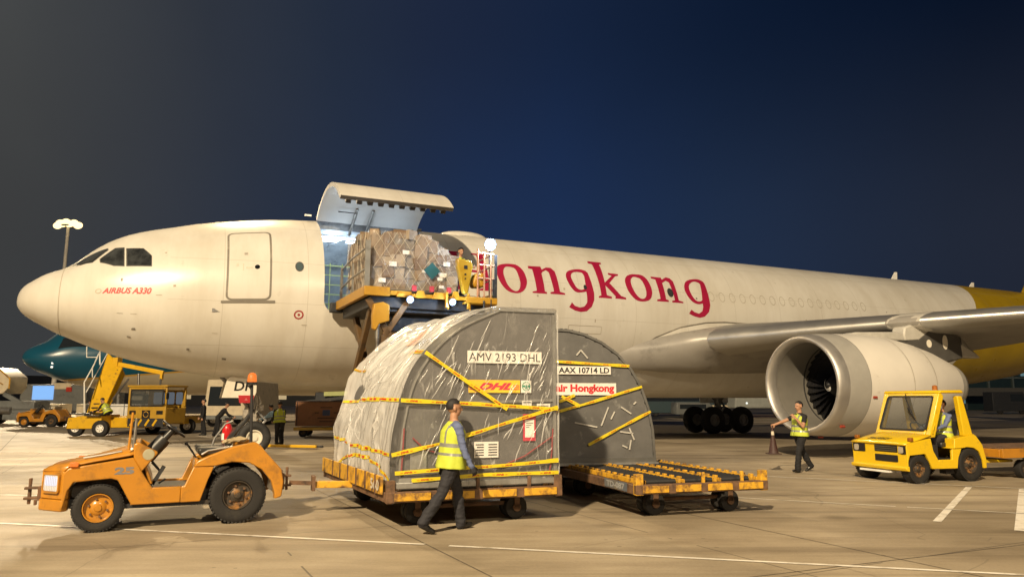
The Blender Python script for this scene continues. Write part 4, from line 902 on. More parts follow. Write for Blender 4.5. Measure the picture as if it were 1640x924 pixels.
fm.box((.965, 0, 1.00), (.05, 2*W2-.26, .18), Matrix.Rotation(-.35, 4, 'Y')); fm.box((.60, 0, 1.84), (.07, 2*W2-.26, .14), Matrix.Rotation(-.35, 4, 'Y'))
fm.build('cab_frame', M_yel2, yt, bevel=.02)
MB().prism([(.66, 1.86), (.60, 1.92), (-.02, 1.93), (-.06, 1.86)], -W2-.01, W2+.01, XZ).build('cab_roof', M_yel2, yt, bevel=.025)
wz = lambda u, v, d: Vector((.965-.345*v/.78+d, u, 1.06+v))
ws = MB(); ws.prism(rrect(-.60, .02, .60, .73, .06), -.012, .012, wz); w_ = ws.build('windscreen', M_cabglass, yt)
gk = MB(); o1, i1_ = rrect(-.62, 0, .62, .75, .07), rrect(-.585, .035, .585, .715, .05)
for k in range(len(o1)): gk.prism([o1[k], o1[(k+1) % len(o1)], i1_[(k+1) % len(o1)], i1_[k]], -.02, .02, wz)
gk.build('gasket', M_black, w_)
wi = MB(); wi.tube([wz(-.12, .78, .03), wz(-.1, .70, .03), wz(.20, .34, .03)], .012, 6); wi.box(wz(.25, .28, .03), (.02, .02, .5), Matrix.Rotation(.6, 4, 'X')); wi.build('wiper', M_blackplastic, w_)
bc = MB().lathe([(0, .001), (0, .055), (.09, .05), (.11, .001)], (.42, .45, 1.93), (0, 0, 1), 16).build('beacon', mat('beacon_dull', (.32, .11, .02), .3), yt, ang=50)
for x, y, R, W_ in ((1.335, W2-.12, .295, .22), (1.335, -W2+.12, .295, .22), (-.12, W2-.16, .36, .30), (-.12, -W2+.16, .36, .30)): road_wheel(yt, (x, y, R), R, W_, M_rimrust, .55)
sb = MB(); sb.prism(rrect(.0, 0, .48, .12, .04), .05, .55, lambda u, v, d: Vector((u, d, .70+v))); sb.prism([(.0, .8), (-.1, .8), (-.18, 1.22), (-.08, 1.24)], .05, .55, XZ); sb.build('seat', M_vinyl, yt, bevel=.03)
c0 = Vector((.70, .2, 1.10)); ax = Vector((-.75, 0, .66)).normalized(); v_ = ax.cross(Vector((0, 1, 0)))
sw = MB(); sw.tube([c0+(Vector((0, 1, 0))*cos(k*pi/12)+v_*sin(k*pi/12))*.18 for k in range(24)], .016, 6, closed=True); sw.cyl(c0, c0-ax*.4, .025); sw.build('steering_wheel', M_blackplastic, yt)
lt = MB(); text_on(lt.bm, '54-50521', 1, lambda x, y: Vector((1.60-y*.9, x-.36, .878+y*.215)), width=.56, height=.17, bold=.03)
lt.build('fleet_number', M_blackplastic, yt, norm=False)
MB().tube([(.93, W2+.02, 1.02), (.95, W2+.05, 1.1), (.9, W2+.05, 1.2), (.86, W2+.02, 1.24)], .012, 6).build('grab_rail', M_yel2, yt)
hk = MB(); hk.box((-.56, 0, .44), (.10, .24, .2)); hk.cyl((-.66, 0, .32), (-.66, 0, .6), .022); hk.build('rear_hitch', M_dark, yt)
# -- flat trailer behind it
tl = thing('flat_trailer', 'yellow flat cargo trailer hitched behind the cab tractor at the right edge', 'trailer', Vector((9.73, 16.11, 0))-l2*W2-Vector((cos(d2), sin(d2), 0))*2.3, d2)
q = MB()
for sd in (-1, 1): q.box((-.4, sd*.75, .56), (3.4, .07, .20))
for x in (1.28, -.4, -2.06): q.box((x, 0, .56), (.07, 1.43, .18))
q.build('frame', M_orange, tl, bevel=.01)
MB().box((-.4, 0, .655), (3.2, 1.40, .03)).build('deck', M_rust, tl)
q = MB(); q.box((1.45, 0, .42), (1.1, .1, .12)); q.box((.9, 0, .36), (.9, .7, .06)); q.build('drawbar', M_yel2, tl, bevel=.01)
for x in (.5, -1.4):
    for sd in (-1, 1): road_wheel(tl, (x, sd*.6, .2), .20, .16, M_rimrust, .5, seg=24)
# ------------------------------------------------------------------ pallet dollies and containers
def dolly(label, org, ang, shear, Lx, Ly, group, bar=True, boards=True):
    """org = near-left corner on the ground; x along the near edge, y away from the camera (the deck is slightly racked)"""
    t = thing('pallet_dolly', label, 'pallet dolly', (*org, 0), R_(ang), group); k = math.tan(R_(shear))
    P = lambda x, y, z: Vector((x-y*k, y, z))
    def beam(mb, x0, y0, x1, y1, z0, z1, wd, mi=0):
        a, c = P(x0, y0, 0), P(x1, y1, 0); d = (c-a).normalized(); s = Vector((-d.y, d.x, 0))*wd/2
        mb.prism([tuple((a-s)[:2]), tuple((c-s)[:2]), tuple((c+s)[:2]), tuple((a+s)[:2])], z0, z1, XY, mi)
    f = MB()
    beam(f, 0, .05, Lx, .05, .36, .50, .09); beam(f, 0, Ly-.05, Lx, Ly-.05, .36, .50, .09); beam(f, .05, .1, .05, Ly-.1, .36, .49, .10); beam(f, Lx-.05, .1, Lx-.05, Ly-.1, .36, .49, .10)
    for u in (.3, .5, .7): beam(f, .1, Ly*u, Lx-.1, Ly*u, .38, .46, .08)
    f.build('frame', M_rust, t, bevel=.008)
    pn = MB(); n = 4; gap = .12; wseg = (Lx-.2-gap*(n-1))/n
    for i in range(n): pn.box(P(.1+wseg/2+i*(wseg+gap), -.004, .432), (wseg, .02, .10))
    for i in range(3): pn.box(P(Lx+.004, .4+i*(Ly-.8)/2, .43), (.02, .5, .10), Matrix.Rotation(-R_(shear)*0, 4, 'Z'))
    pn.split('edge_panel', M_rustyellow, t, bevel=.004)
    # rails run away from the camera, roller beds between them
    rl = MB()
    xs = [.16, Lx*.36, Lx*.64, Lx-.16]
    for x in xs:
        beam(rl, x-.035, .12, x-.035, Ly-.12, .49, .56, .05); beam(rl, x+.05, .12, x+.05, Ly-.12, .49, .545, .02)
        for q in range(int((Ly-.3)/.22)): beam(rl, x+.06, .25+q*.22, x+.06, .33+q*.22, .545, .575, .05)
    rl.build('rail', M_rustyellow, t, bevel=.005)
    ro = MB(); rr = mat('roller_rubber', (.03, .03, .032), .55, .1)
    for a, c in zip(xs, xs[1:]):
        for q in range(int((Ly-.3)/.115)):
            y = .2+q*.115; ro.cyl(P(a+.09, y, .515), P(c-.07, y, .515), .036, seg=8)
    ro.build('roller_bed', rr, t)
    st = MB()
    for x, y in ((.06, .06), (Lx-.06, .06), (.06, Ly-.06), (Lx-.06, Ly-.06)): st.box(P(x, y, .50), (.12, .10, .30))
    for x in (.5*Lx, .8*Lx): st.box(P(x, .03, .56), (.05, .04, .18))
    st.split('corner_post', M_rustyellow if not boards else M_rust, t, bevel=.008)
    if boards:
        bd = MB()
        # stop board along the left side
        a, c = P(-.03, .14, 0), P(-.03, Ly-.14, 0); d = (c-a); m_ = (a+c)/2; bd.box((m_.x, m_.y, .58), (.035, d.length, .24), atan2(-d.x, d.y))
        bb_ = bd.build('stop_board', M_rustyellow, t, bevel=.006)
        g = MB(); d.normalize()
        for q in range(6): pp = P(-.03, .4+q*.52, 0); g.box((pp.x-.02, pp.y, .58), (.02, .05, .26), atan2(-d.x, d.y))
        g.split('brace', M_rust, bb_)
    wx = MB()
    for x, y in ((Lx*.22, Ly*.14), (Lx*.80, Ly*.14), (Lx*.22, Ly*.82), (Lx*.80, Ly*.82)):
        p = P(x, y, .17)
        wn = bpy.data.objects.new('wheel', None); COL.objects.link(wn); wn.parent = t; wn.location = p; wn.rotation_euler = (0, 0, R_(4))
        for dy in (-.09, .09):
            ty = MB(); ty.lathe([(dy-.05, .06), (dy-.065, .12), (dy-.05, .165), (dy+.05, .165), (dy+.065, .12), (dy+.05, .06)], (0, 0, 0), (0, 1, 0), 20); ty.build('tyre', M_black, wn, ang=50)
        hb = MB(); hb.cyl((0, -.17, 0), (0, .17, 0), .06, seg=12); hb.box((0, -.16, .1), (.08, .02, .2)); hb.box((0, .16, .1), (.08, .02, .2)); hb.build('fork', M_rust, wn)
        wx.box(p+Vector((0, 0, .20)), (.3, .34, .03))
    wx.cyl(P(Lx*.22, Ly*.14, .22), P(Lx*.80, Ly*.14, .22), .03); wx.cyl(P(Lx*.22, Ly*.82, .22), P(Lx*.80, Ly*.82, .22), .03)
    wx.split('axle', M_rust, t)
    if bar:
        br = MB(); y = Ly*.5; e0 = P(-.05, y, .40)
        br.box(e0+Vector((-.55, 0, 0)), (1.15, .13, .11)); br.box(e0+Vector((.1, 0, -.02)), (.5, .5, .06))
        br.build('towbar', M_rustyellow, t, bevel=.01)
        ey = MB(); ey.box(e0+Vector((-1.15, 0, .03)), (.05, .22, .20)); ey.tube([e0+Vector((-1.20-.07*sin(k*pi/6)*0-.09-.07*cos(k*pi/6), .07*sin(k*pi/6), .05)) for k in range(12)], .025, 6, closed=True); ey.build('tow_eye', M_rust, t)
    return t, P
GD = 'pallet dollies in tow'
D1, P1 = dolly('loaded rusty yellow dolly under the plastic-wrapped container', (-1.66, 10.08), 20, 6, 2.55, 4.0, GD, bar=False)
D2, P2 = dolly('empty yellow pallet dolly with bare roller beds', (1.80, 10.95), 18, 0, 2.25, 3.7, GD, bar=False, boards=False)
D3, P3 = dolly('rusty dolly mostly hidden beneath the unwrapped grey container', (.42, 13.9), 12, 0, 2.3, 3.6, GD, bar=False, boards=False)
# drawbar from tractor to the first dolly, with its coupling
tbm = MB()
def bar_between(mb, a, c, wd, ht, mi=0):
    a, c = Vector(a), Vector(c); d = c-a; m_ = (a+c)/2
    mb.box(m_, (d.length, wd, ht), Matrix.Rotation(atan2(d.y, d.x), 4, 'Z') @ Matrix.Rotation(-math.asin(d.z/d.length), 4, 'Y'), mi)
pA = Vector((-3.02, 11.58, .44)); pB = Vector((-2.35, 11.9, .40))
inv = (Matrix.Translation((-1.66, 10.08, 0)) @ Matrix.Rotation(R_(20), 4, 'Z')).inverted()
bar_between(tbm, inv @ Vector((-3.03, 11.62, .44)), inv @ Vector((-2.2, 11.95, .41)), .13, .10)
tbm.build('towbar', M_rustyellow, D1, bevel=.01)
e = MB(); pe = inv @ Vector((-3.05, 11.62, .46)); e.box(pe, (.05, .22, .22)); bar_between(e, pe, inv @ Vector((-3.38, 11.5, .48)), .07, .06); e.build('tow_eye', M_rust, D1)
lab = MB(); text_on(lab.bm, 'TD-087', 1, lambda x, y: P2(-.008, 1.0-x, .395+y), width=.62, height=.09, bold=.03); 
bk_ = MB().prism([(.30, .375), (1.08, .375), (1.08, .505), (.30, .505)], -.002, -.006, lambda u, v, d: P2(d, u, v)).build('number_plate', mat('plate_slate', (.10, .115, .14), .6, dirt=(.2, .16, .1), damt=.4), D2)
lab.build('plate_lettering', mat('plate_letter', (.32, .33, .34), .6), bk_, norm=False)
lab = MB(); text_on(lab.bm, '560', 1, lambda x, y: P1(-.058, .62-x, .50+y), width=.42, height=.15, bold=.03); lab.build('fleet_number', mat('stencil_white', (.60, .56, .48), .6, dirt=(.3, .2, .06), damt=.42, dscale=9), D1, norm=False)
# ---- wrapped container: u along the near face, depth racked like its dolly
def smooth_poly(P, n=6):
    out = []
    for i in range(len(P)-1):
        p0, p1, p2, p3 = P[max(i-1, 0)], P[i], P[i+1], P[min(i+2, len(P)-1)]
        for k in range(n):
            t = k/n; out.append(tuple(.5*(2*p1[a]+(p2[a]-p0[a])*t+(2*p0[a]-5*p1[a]+4*p2[a]-p3[a])*t*t+(-p0[a]+3*p1[a]-3*p2[a]+p3[a])*t**3) for a in (0, 1)))
    return out+[P[-1]]
def contour_material():
    return mat('container_grey', (.115, .112, .112), .5, .15, var=.18, scale=1.8, dirt=(.19, .185, .18), dscale=2.5, damt=.40)
M_cont = contour_material()
M_alu = mat('container_edge', (.36, .36, .35), .42, .7, var=.15, scale=6, dirt=(.2, .19, .17), damt=.4)
M_tapey = mat('tape_yellow', (.66, .52, .02), .38, var=.05); M_tred = mat('tape_red', (.50, .03, .02), .4)
M_lblw = mat('label_white', (.72, .70, .66), .5, var=.04); M_ink = mat('label_ink', (.02, .02, .022), .5); M_lred = mat('label_red', (.52, .015, .04), .45); M_lgrn = mat('label_green', (.02, .22, .13), .5); M_lyel = mat('label_yellow', (.82, .50, .012), .45)
def film():
    m = bpy.data.materials.new('clear_film'); m.use_nodes = True; t = m.node_tree; N, L = t.nodes, t.links; b = N['Principled BSDF']
    tcn = N.new('ShaderNodeTexCoord')
    def nz(rot, st, sc, det, dist):
        mp = N.new('ShaderNodeMapping'); mp.inputs['Rotation'].default_value = rot; mp.inputs['Scale'].default_value = st; L.new(tcn.outputs['Object'], mp.inputs[0])
        q = N.new('ShaderNodeTexNoise'); q.inputs['Scale'].default_value = sc; q.inputs['Detail'].default_value = det; q.inputs['Distortion'].default_value = dist; L.new(mp.outputs[0], q.inputs['Vector']); return q.outputs['Fac']
    def mm(op, a, bb=None, c=None):
        q = N.new('ShaderNodeMath'); q.operation = op
        for i, v in enumerate((a, bb, c)):
            if v is None: continue
            if isinstance(v, (int, float)): q.inputs[i].default_value = v
            else: L.new(v, q.inputs[i])
        return q.outputs[0]
    def ridge_(src, w_):
        r = N.new('ShaderNodeMapRange'); r.inputs[1].default_value = 0; r.inputs[2].default_value = w_; r.inputs[3].default_value = 1; r.inputs[4].default_value = 0; L.new(mm('ABSOLUTE', mm('SUBTRACT', src, .5)), r.inputs[0]); return r.outputs[0]
    r1 = ridge_(nz((0, R_(28), 0), (2.4, 1.2, .32), 1.0, 2, .6), .012)          # long slanting creases
    r2 = ridge_(nz((0, R_(20), 0), (4.2, 2.0, .7), 1.3, 2, 1.0), .010)
    gate = N.new('ShaderNodeMapRange'); gate.inputs[1].default_value = .48; gate.inputs[2].default_value = .62; L.new(nz((0, 0, 0), (1, 1, 1), 1.6, 3, .3), gate.inputs[0])
    rr = mm('MULTIPLY', mm('MAXIMUM', r1, r2), gate.outputs[0])
    soft = nz((0, R_(34), 0), (1.7, 1.0, .55), 1.3, 4, .9)
    bp = N.new('ShaderNodeBump'); at = N.new('ShaderNodeAttribute'); at.attribute_name = 'haze'
    fine = nz((R_(-30), R_(30), 0), (1.2, 1.8, .7), 1.5, 3, 1.2); r3 = ridge_(nz((R_(-35), R_(25), 0), (1.0, 1.7, .55), 1.2, 2, .9), .09)
    fold = mm('MULTIPLY', mm('MULTIPLY_ADD', r3, .30, mm('MULTIPLY', fine, .6)), mm('MULTIPLY', at.outputs['Fac'], 1.2))
    bp.inputs['Strength'].default_value = .9; bp.inputs['Distance'].default_value = .07; L.new(mm('ADD', mm('MULTIPLY_ADD', rr, .22, soft), fold), bp.inputs['Height']); L.new(bp.outputs[0], b.inputs['Normal'])
    b.inputs['Base Color'].default_value = (.82, .82, .81, 1); b.inputs['Roughness'].default_value = .15; b.inputs['Specular IOR Level'].default_value = .9
    al = N.new('ShaderNodeMath'); al.operation = 'MULTIPLY_ADD'; al.inputs[1].default_value = .34; L.new(rr, al.inputs[0]); L.new(at.outputs['Fac'], al.inputs[2]); al.use_clamp = True
    L.new(al.outputs[0], b.inputs['Alpha'])
    return m
M_film = film()
CA = 20; KS = math.tan(R_(6)); BZ = .585
def cthing(name, label, org, ang, shear, cat='cargo container'):
    t = thing(name, label, cat, (*org, BZ), R_(ang), None); k = math.tan(R_(shear)); return t, (lambda x, y, z: Vector((x-y*k, y, z)))
c1, Q1 = cthing('wrapped_container', 'grey contoured container under clear plastic film and yellow tape, lettered AMV 2193 DHL', (-1.55, 10.2), CA, 6)
CW, CD, CH = 2.34, 3.25, 2.44
prof1 = smooth_poly([(.02, .10), (.03, .42), (.07, .82), (.20, 1.36), (.46, 1.79), (.86, 2.15), (1.46, 2.44)], 5)+[(CW, CH)]
outline1 = [(0.02, .0)]+prof1+[(CW, 0)]
m_ = MB(); m_.prism(outline1, .02, CD-.02, lambda u, v, d: Q1(u, d, v)); m_.build('shell', M_cont, c1, ang=35)
eg = MB()
def edge_ribbon(mb, pts, wd, d, fn, mi=0, out=.0):
    for a, c in zip(pts, pts[1:]):
        dx, dy = c[0]-a[0], c[1]-a[1]; l = math.hypot(dx, dy); nx, ny = dy/l, -dx/l
        mb.prism([(a[0]+nx*out, a[1]+ny*out), (c[0]+nx*out, c[1]+ny*out), (c[0]+nx*(out+wd), c[1]+ny*(out+wd)), (a[0]+nx*(out+wd), a[1]+ny*(out+wd))], d[0], d[1], fn, mi)
F1 = lambda u, v, d: Q1(u, d, v)
edge_ribbon(eg, outline1[1:-1], .024, (-.008, .03), F1)
eg.prism([(CW-.05, .02), (CW, .02), (CW, CH-.05), (CW-.05, CH-.05)], -.008, .03, F1); eg.prism([(.02, 0), (CW, 0), (CW, .09), (.02, .09)], -.010, .03, F1); eg.prism([(.10, 1.05), (CW-.05, 1.11), (CW-.05, 1.15), (.11, 1.09)], -.006, .02, F1)
eg.build('edge_frame', M_alu, c1)
MB().prism([(-.03, -.05), (CW+.02, -.05), (CW+.02, .03), (-.03, .03)], -.04, CD+.04, F1).build('base_pallet', M_alu, c1, bevel=.008)
def quad_on(mb, x0, z0, x1, z1, d, fn, mi=0): mb.prism([(x0, z0), (x1, z0), (x1, z1), (x0, z1)], d, d-.003, fn, mi)
def label_board(parent, name, x0, z0, x1, z1, d, fn, m): q = MB(); quad_on(q, x0, z0, x1, z1, d, fn); return q.build(name, m, parent)
L1 = label_board(c1, 'number_label', .97, 1.655, 2.11, 1.83, -.006, F1, M_lblw)
q = MB(); text_on(q.bm, 'AMV 2193 DHL', 1, lambda x, y: F1(.99+x, 1.683+y, -.0115), width=1.10, height=.118); q.build('lettering', M_ink, L1, norm=False)
L2 = label_board(c1, 'courier_label', .99, 1.235, 1.77, 1.415, -.006, F1, M_lyel)
q = MB(); text_on(q.bm, 'DHL', 1, lambda x, y: F1(1.12+x, 1.275+y, -.0115), width=.53, height=.10, bold=.05, shear=.45)
for z in (1.278, 1.305, 1.332):
    q.face([F1(1.0, z, -.0115), F1(1.10, z, -.0115), F1(1.105, z+.012, -.0115), F1(1.0, z+.012, -.0115)]); q.face([F1(1.66, z, -.0115), F1(1.76, z, -.0115), F1(1.76, z+.012, -.0115), F1(1.665, z+.012, -.0115)])
q.build('lettering', M_lred, L2, norm=False)
L3 = label_board(c1, 'round_badge_label', 1.785, 1.235, 1.945, 1.415, -.006, F1, M_lblw)
q = MB(); q.grid(lambda i, j: F1(1.865+(.066-.012*j)*cos(2*pi*i/24), 1.328+(.066-.012*j)*sin(2*pi*i/24), -.0112), 24, 2, cu=True); q.face([F1(1.81, 1.315, -.0114), F1(1.92, 1.315, -.0114), F1(1.92, 1.345, -.0114), F1(1.81, 1.345, -.0114)]); q.face([F1(1.84, 1.29, -.0114), F1(1.89, 1.29, -.0114), F1(1.865, 1.375, -.0114)]); q.build('badge_emblem', M_lgrn, L3, norm=False)
L4 = label_board(c1, 'document_pouch', 1.815, .55, 2.01, .93, -.006, F1, mat('pouch_red', (.50, .03, .06), .35))
L5 = MB(); quad_on(L5, 1.845, .60, 1.985, .85, -.0105, F1); L5 = L5.build('paper', M_lblw, L4)
q = MB(); [quad_on(q, 1.86, .80-k*.03, 1.97-.03*(k % 3), .807-k*.03, -.0145, F1) for k in range(3)]; q.build('print', M_ink, L5)
L6 = label_board(c1, 'weight_label', 1.08, .33, 1.44, .55, -.006, F1, M_lblw)
q = MB()
for k in range(5): quad_on(q, 1.10+.02*(k % 2), .36+.036*k, 1.22, .374+.036*k, -.0105, F1); quad_on(q, 1.29, .36+.036*k, 1.42, .374+.036*k, -.0105, F1)
q.build('print', M_ink, L6)
L7 = label_board(c1, 'small_label', 1.80, 1.00, 1.95, 1.12, -.009, F1, M_lblw)
q = MB(); quad_on(q, 1.81, 1.09, 1.94, 1.105, -.0135, F1); quad_on(q, 1.82, 1.03, 1.9, 1.04, -.0135, F1); q.build('print', M_ink, L7)
L8 = label_board(c1, 'small_label', 2.03, .98, 2.24, 1.08, -.009, F1, M_lblw)
q = MB(); [quad_on(q, 2.05, 1.0+k*.022, 2.21, 1.008+k*.022, -.0135, F1) for k in range(3)]; q.build('print', M_ink, L8)
q = MB()
for a, c in (((.20, .62), (.52, .42)), ((2.28, .72), (2.24, .20)), ((2.24, .20), (2.20, .12)), ((1.42, .18), (2.26, .60)), ((.08, .75), (.05, .12))): q.tube([F1(a[0], a[1], -.012), F1((a[0]+c[0])/2, (a[1]+c[1])/2-.05, -.016), F1(c[0], c[1], -.012)], .012, 6)
q.build('strap', mat('strap_red', (.22, .025, .03), .6), c1)
q = MB(); quad_on(q, .17, .18, .40, .46, -.0075, F1); q.build('access_panel', M_alu, c1)
# the film: hugs the near face, balloons over the contoured side and roof, gathered at folds
CPC = {}
def cprof(f):
    f = round(f, 5)
    if f not in CPC: CPC[f] = cprof_(f)
    return CPC[f]
def cprof_(f):
    # film contour from bottom-left up and over to the right edge and down, param 0..1
    pts = [(-.10, -.10), (-.11, .15), (-.10, .45), (-.05, .85), (.09, 1.40), (.38, 1.85), (.80, 2.20), (1.42, 2.475), (CW+.015, 2.475), (CW+.03, 2.3), (CW+.03, -.02)]
    L_ = [0]
    for a, c in zip(pts, pts[1:]): L_.append(L_[-1]+math.dist(a, c))
    d = f*L_[-1]; k = max(i for i in range(len(pts)-1) if L_[i] <= d+1e-9); t = (d-L_[k])/(L_[k+1]-L_[k])
    p0, p1, p2, p3 = pts[max(k-1, 0)], pts[k], pts[k+1], pts[min(k+2, len(pts)-1)]
    if k >= 7: return tuple(p1[a]+(p2[a]-p1[a])*t for a in (0, 1))
    return tuple(.5*(2*p1[a]+(p2[a]-p0[a])*t+(2*p0[a]-5*p1[a]+4*p2[a]-p3[a])*t*t+(-p0[a]+3*p1[a]-3*p2[a]+p3[a])*t**3) for a in (0, 1))
NU, NV = 110, 70
fm = MB(); hz_ = []
def wr(p, sc, st=(1, 1, 1)): return noise.noise(Vector((p.x*st[0]*sc, p.y*st[1]*sc, p.z*st[2]*sc)))
def ridge(p, sc, st): return (1-abs(noise.noise(Vector((p.x*st[0]*sc, p.y*st[1]*sc, p.z*st[2]*sc)))))**6
def film_pt(i, j):
    f, y = i/(NU-1), j/(NV-1)
    u, v = cprof(f)
    yy = -.03+(CD+.06)*y
    p = Vector((u, yy, v))
    side = max(0, min(1, (.78-f)/.1))           # the contoured side and roof
    cx, cz = 1.15, 1.0
    n_ = Vector((u-cx, 0, v-cz)).normalized()
    dentt = -.22*math.exp(-((yy-2.75)/.5)**2-((v-1.25)/.28)**2)                                     # gathered waist towards the far end
    w_ = (.09*wr(p, .8)+.035*wr(Vector((p.x, p.y+p.z*.6, p.z-p.y*.5)), 1.7, (1, 2.2, .6))+.045*ridge(Vector((p.x, p.y+p.z*.5, p.z-p.y*.4)), 1.1, (1, 2.2, .5))+.014*wr(p, 6)+dentt)*side*min(1, .25+yy)
    p += n_*w_; q_ = Q1(p.x, p.y, p.z); q_.y += .02*wr(p, 3)*(y < .02)
    return q_
fm.grid(film_pt, NU, NV)
# near face of the film: flat with slanting creases
LEFT = [cprof(k/60) for k in range(44)]
def left_at(v):
    for a_, c_ in zip(LEFT, LEFT[1:]):
        if a_[1] <= v <= c_[1] and c_[1] > a_[1]: return a_[0]+(c_[0]-a_[0])*(v-a_[1])/(c_[1]-a_[1])
    return LEFT[0][0] if v < LEFT[0][1]+.05 else 1.44
def ff(i, j):
    v = -.06+2.53*(i/35); l_ = left_at(v); u = l_+(CW+.03-l_)*j/29
    p = Vector((u+v*.6, 0, v-u*.5)); e_ = min(1, j/2, (29-j)/1.0+.0, (35-i)/1.0)
    return Q1(u, -.030-(.012*abs(wr(p, 2.0, (2, 1, .6)))+.014*ridge(p, 1.2, (2.2, 1, .4)))*e_, v)
n0 = len(fm.bm.verts)
fm.grid(ff, 36, 30)
fm.bm.normal_update(); fm.bm.faces.ensure_lookup_table(); fm.bm.verts.ensure_lookup_table(); fm.bm.verts.index_update()
fr_f = [f for f in fm.bm.faces if all(v.index >= n0 for v in f.verts)]; sd_f = [f for f in fm.bm.faces if all(v.index < n0 for v in f.verts)]
if sum(f.normal.y for f in fr_f) > 0: bmesh.ops.reverse_faces(fm.bm, faces=fr_f)
if sum(f.normal.z for f in sd_f) < 0: bmesh.ops.reverse_faces(fm.bm, faces=sd_f)
FRONT = set(range(n0, len(fm.bm.verts)))
# sharp pulled creases standing proud of the film
nbase = len(fm.bm.verts); random.seed(21)
def crease(fn, a, c, wd, h, n=7, wob=.012):
    dx, dy = c[0]-a[0], c[1]-a[1]; l = math.hypot(dx, dy) or 1; nx, ny = -dy/l, dx/l; sd_ = random.random()*50; L0, T0, R0 = [], [], []
    for i in range(n):
        t = i/(n-1); w_ = wd*sin(pi*min(1, max(.0, t)))**.7*.5+.0004; b_ = wob*noise.noise(Vector((t*3, sd_, 0))); x, y = a[0]+dx*t+nx*b_, a[1]+dy*t+ny*b_
        L0.append(fm.bm.verts.new(fn(x+nx*w_, y+ny*w_, .001))); T0.append(fm.bm.verts.new(fn(x, y, h*sin(pi*t)))); R0.append(fm.bm.verts.new(fn(x-nx*w_, y-ny*w_, .001)))
    for i in range(n-1): fm.bm.faces.new((L0[i], T0[i], T0[i+1], L0[i+1])); fm.bm.faces.new((T0[i], R0[i], R0[i+1], T0[i+1]))
def in_face(u, v): return .1 < v < 2.35 and .1 < u < CW-.08 and u > min(LEFT, key=lambda q: abs(q[1]-v))[0]+.12
fr_fn = lambda u, v, h: Q1(u, -.052-h, v)
k = tries = 0
while k < 78 and tries < 3000:
    tries += 1
    u, v = random.uniform(.1, CW-.1), random.uniform(.15, 2.3)
    if random.random() > .35+.5*(v > .95): continue
    an = R_(random.gauss(64, 11)); ln = random.choice((.12, .2, .3, .45, .6))*random.uniform(.7, 1.3); c_ = (u+ln*cos(an), v+ln*sin(an))
    if in_face(u, v) and in_face(*c_): crease(fr_fn, (u, v), c_, random.uniform(.008, .022), random.uniform(.008, .018)); k += 1
def sfn(y, v, h):
    lo_, hi_ = 0.0, .75
    for _ in range(16):
        m2 = (lo_+hi_)/2
        if cprof(m2)[1] < v and m2 < .74: lo_ = m2
        else: hi_ = m2
    return film_pt(lo_*(NU-1), (y+.03)/(CD+.06)*(NV-1))+Vector((-(.006+h), 0, (.004+h*.5)))
for k in range(95):
    if k < 45: a0 = random.uniform(-2.2, 2.9); r0 = random.uniform(.15, .9); ln = random.uniform(.25, .9); a_ = (2.62-r0*cos(a0*.5), 1.22+r0*sin(a0)); c_ = (2.62-(r0+ln)*cos(a0*.5), 1.22+(r0+ln)*sin(a0))
    else: y0 = random.uniform(.15, 3.0); v0 = random.uniform(.1, 2.2); an = R_(random.gauss(115, 22)); ln = random.uniform(.15, .6); a_ = (y0, v0); c_ = (y0+ln*cos(an), v0+ln*sin(an))
    if all(.05 < q[0] < 3.2 and .05 < q[1] < 2.38 for q in (a_, c_)): crease(sfn, a_, c_, random.uniform(.015, .04), random.uniform(.012, .03))
fm.bm.verts.index_update()
fo = fm.build('plastic_film', M_film, c1, ang=180, norm=False)
ha = fo.data.attributes.new('haze', 'FLOAT', 'POINT')
vals = []
for iv, v in enumerate(fo.data.vertices):
    vals.append(.38 if iv >= nbase else .05 if iv in FRONT else .55)
ha.data.foreach_set('value', vals)
# yellow tape with red courier print, run over the film
def tape(pts, wd, parent, fn, name='tape', n=40, off=-.062, print_=True):
    mb = MB(); L_ = [0]
    for a, c in zip(pts, pts[1:]): L_.append(L_[-1]+math.dist(a, c))
    def at(d):
        d = min(max(d, 0), L_[-1]-1e-6); k = max(i for i in range(len(pts)-1) if L_[i] <= d); t = (d-L_[k])/(L_[k+1]-L_[k]); a, c = pts[k], pts[k+1]
        l = math.dist(a, c); return (a[0]+(c[0]-a[0])*t, a[1]+(c[1]-a[1])*t), ((c[0]-a[0])/l, (c[1]-a[1])/l)
    def P(d, s, o): (x, z), (dx, dz) = at(d); w_ = .004*noise.noise(Vector((d*5, s*3, 1))); tw = .80+.35*noise.noise(Vector((d*2.3, pts[0][1]*7, 5))); return fn(x-dz*s*tw, z+dx*s*tw+w_, off-o+w_)
    mb.grid(lambda i, j: P(L_[-1]*i/(n-1), (-.5+j)*wd, 0), n, 2); o = mb.build(name, M_tapey, parent, norm=False, smooth=False)
    if print_:
        pm = MB(); d = .12
        while d+.16 < L_[-1]:
            text_on(pm.bm, 'DHL', 1, lambda x, y: P(d+x, -wd*.22+y, .0045), width=.12, height=wd*.40, bold=.04, shear=.4)
            pm.face([P(d-.05, -wd*.12, .0045), P(d-.015, -wd*.12, .0045), P(d-.01, -.02*wd, .0045), P(d-.05, -.02*wd, .0045)]); pm.face([P(d+.135, -wd*.12, .0045), P(d+.17, -wd*.12, .0045), P(d+.17, -.02*wd, .0045), P(d+.14, -.02*wd, .0045)])
            d += .36
        pm.build('courier_print', M_tred, o, norm=False)
    return o
for pts in ([(.01, 1.13), (1.2, 1.07), (CW, 1.0)], [(-.10, .40), (.62, .55), (1.5, .80), (CW, 1.03)], [(.34, 1.79), (.90, 1.42), (1.55, 1.0)], [(-.05, .16), (.75, .20), (1.5, .22), (CW, .27)], [(.18, .06), (1.2, .10), (CW, .10)]):
    tape(pts, .062, c1, F1)
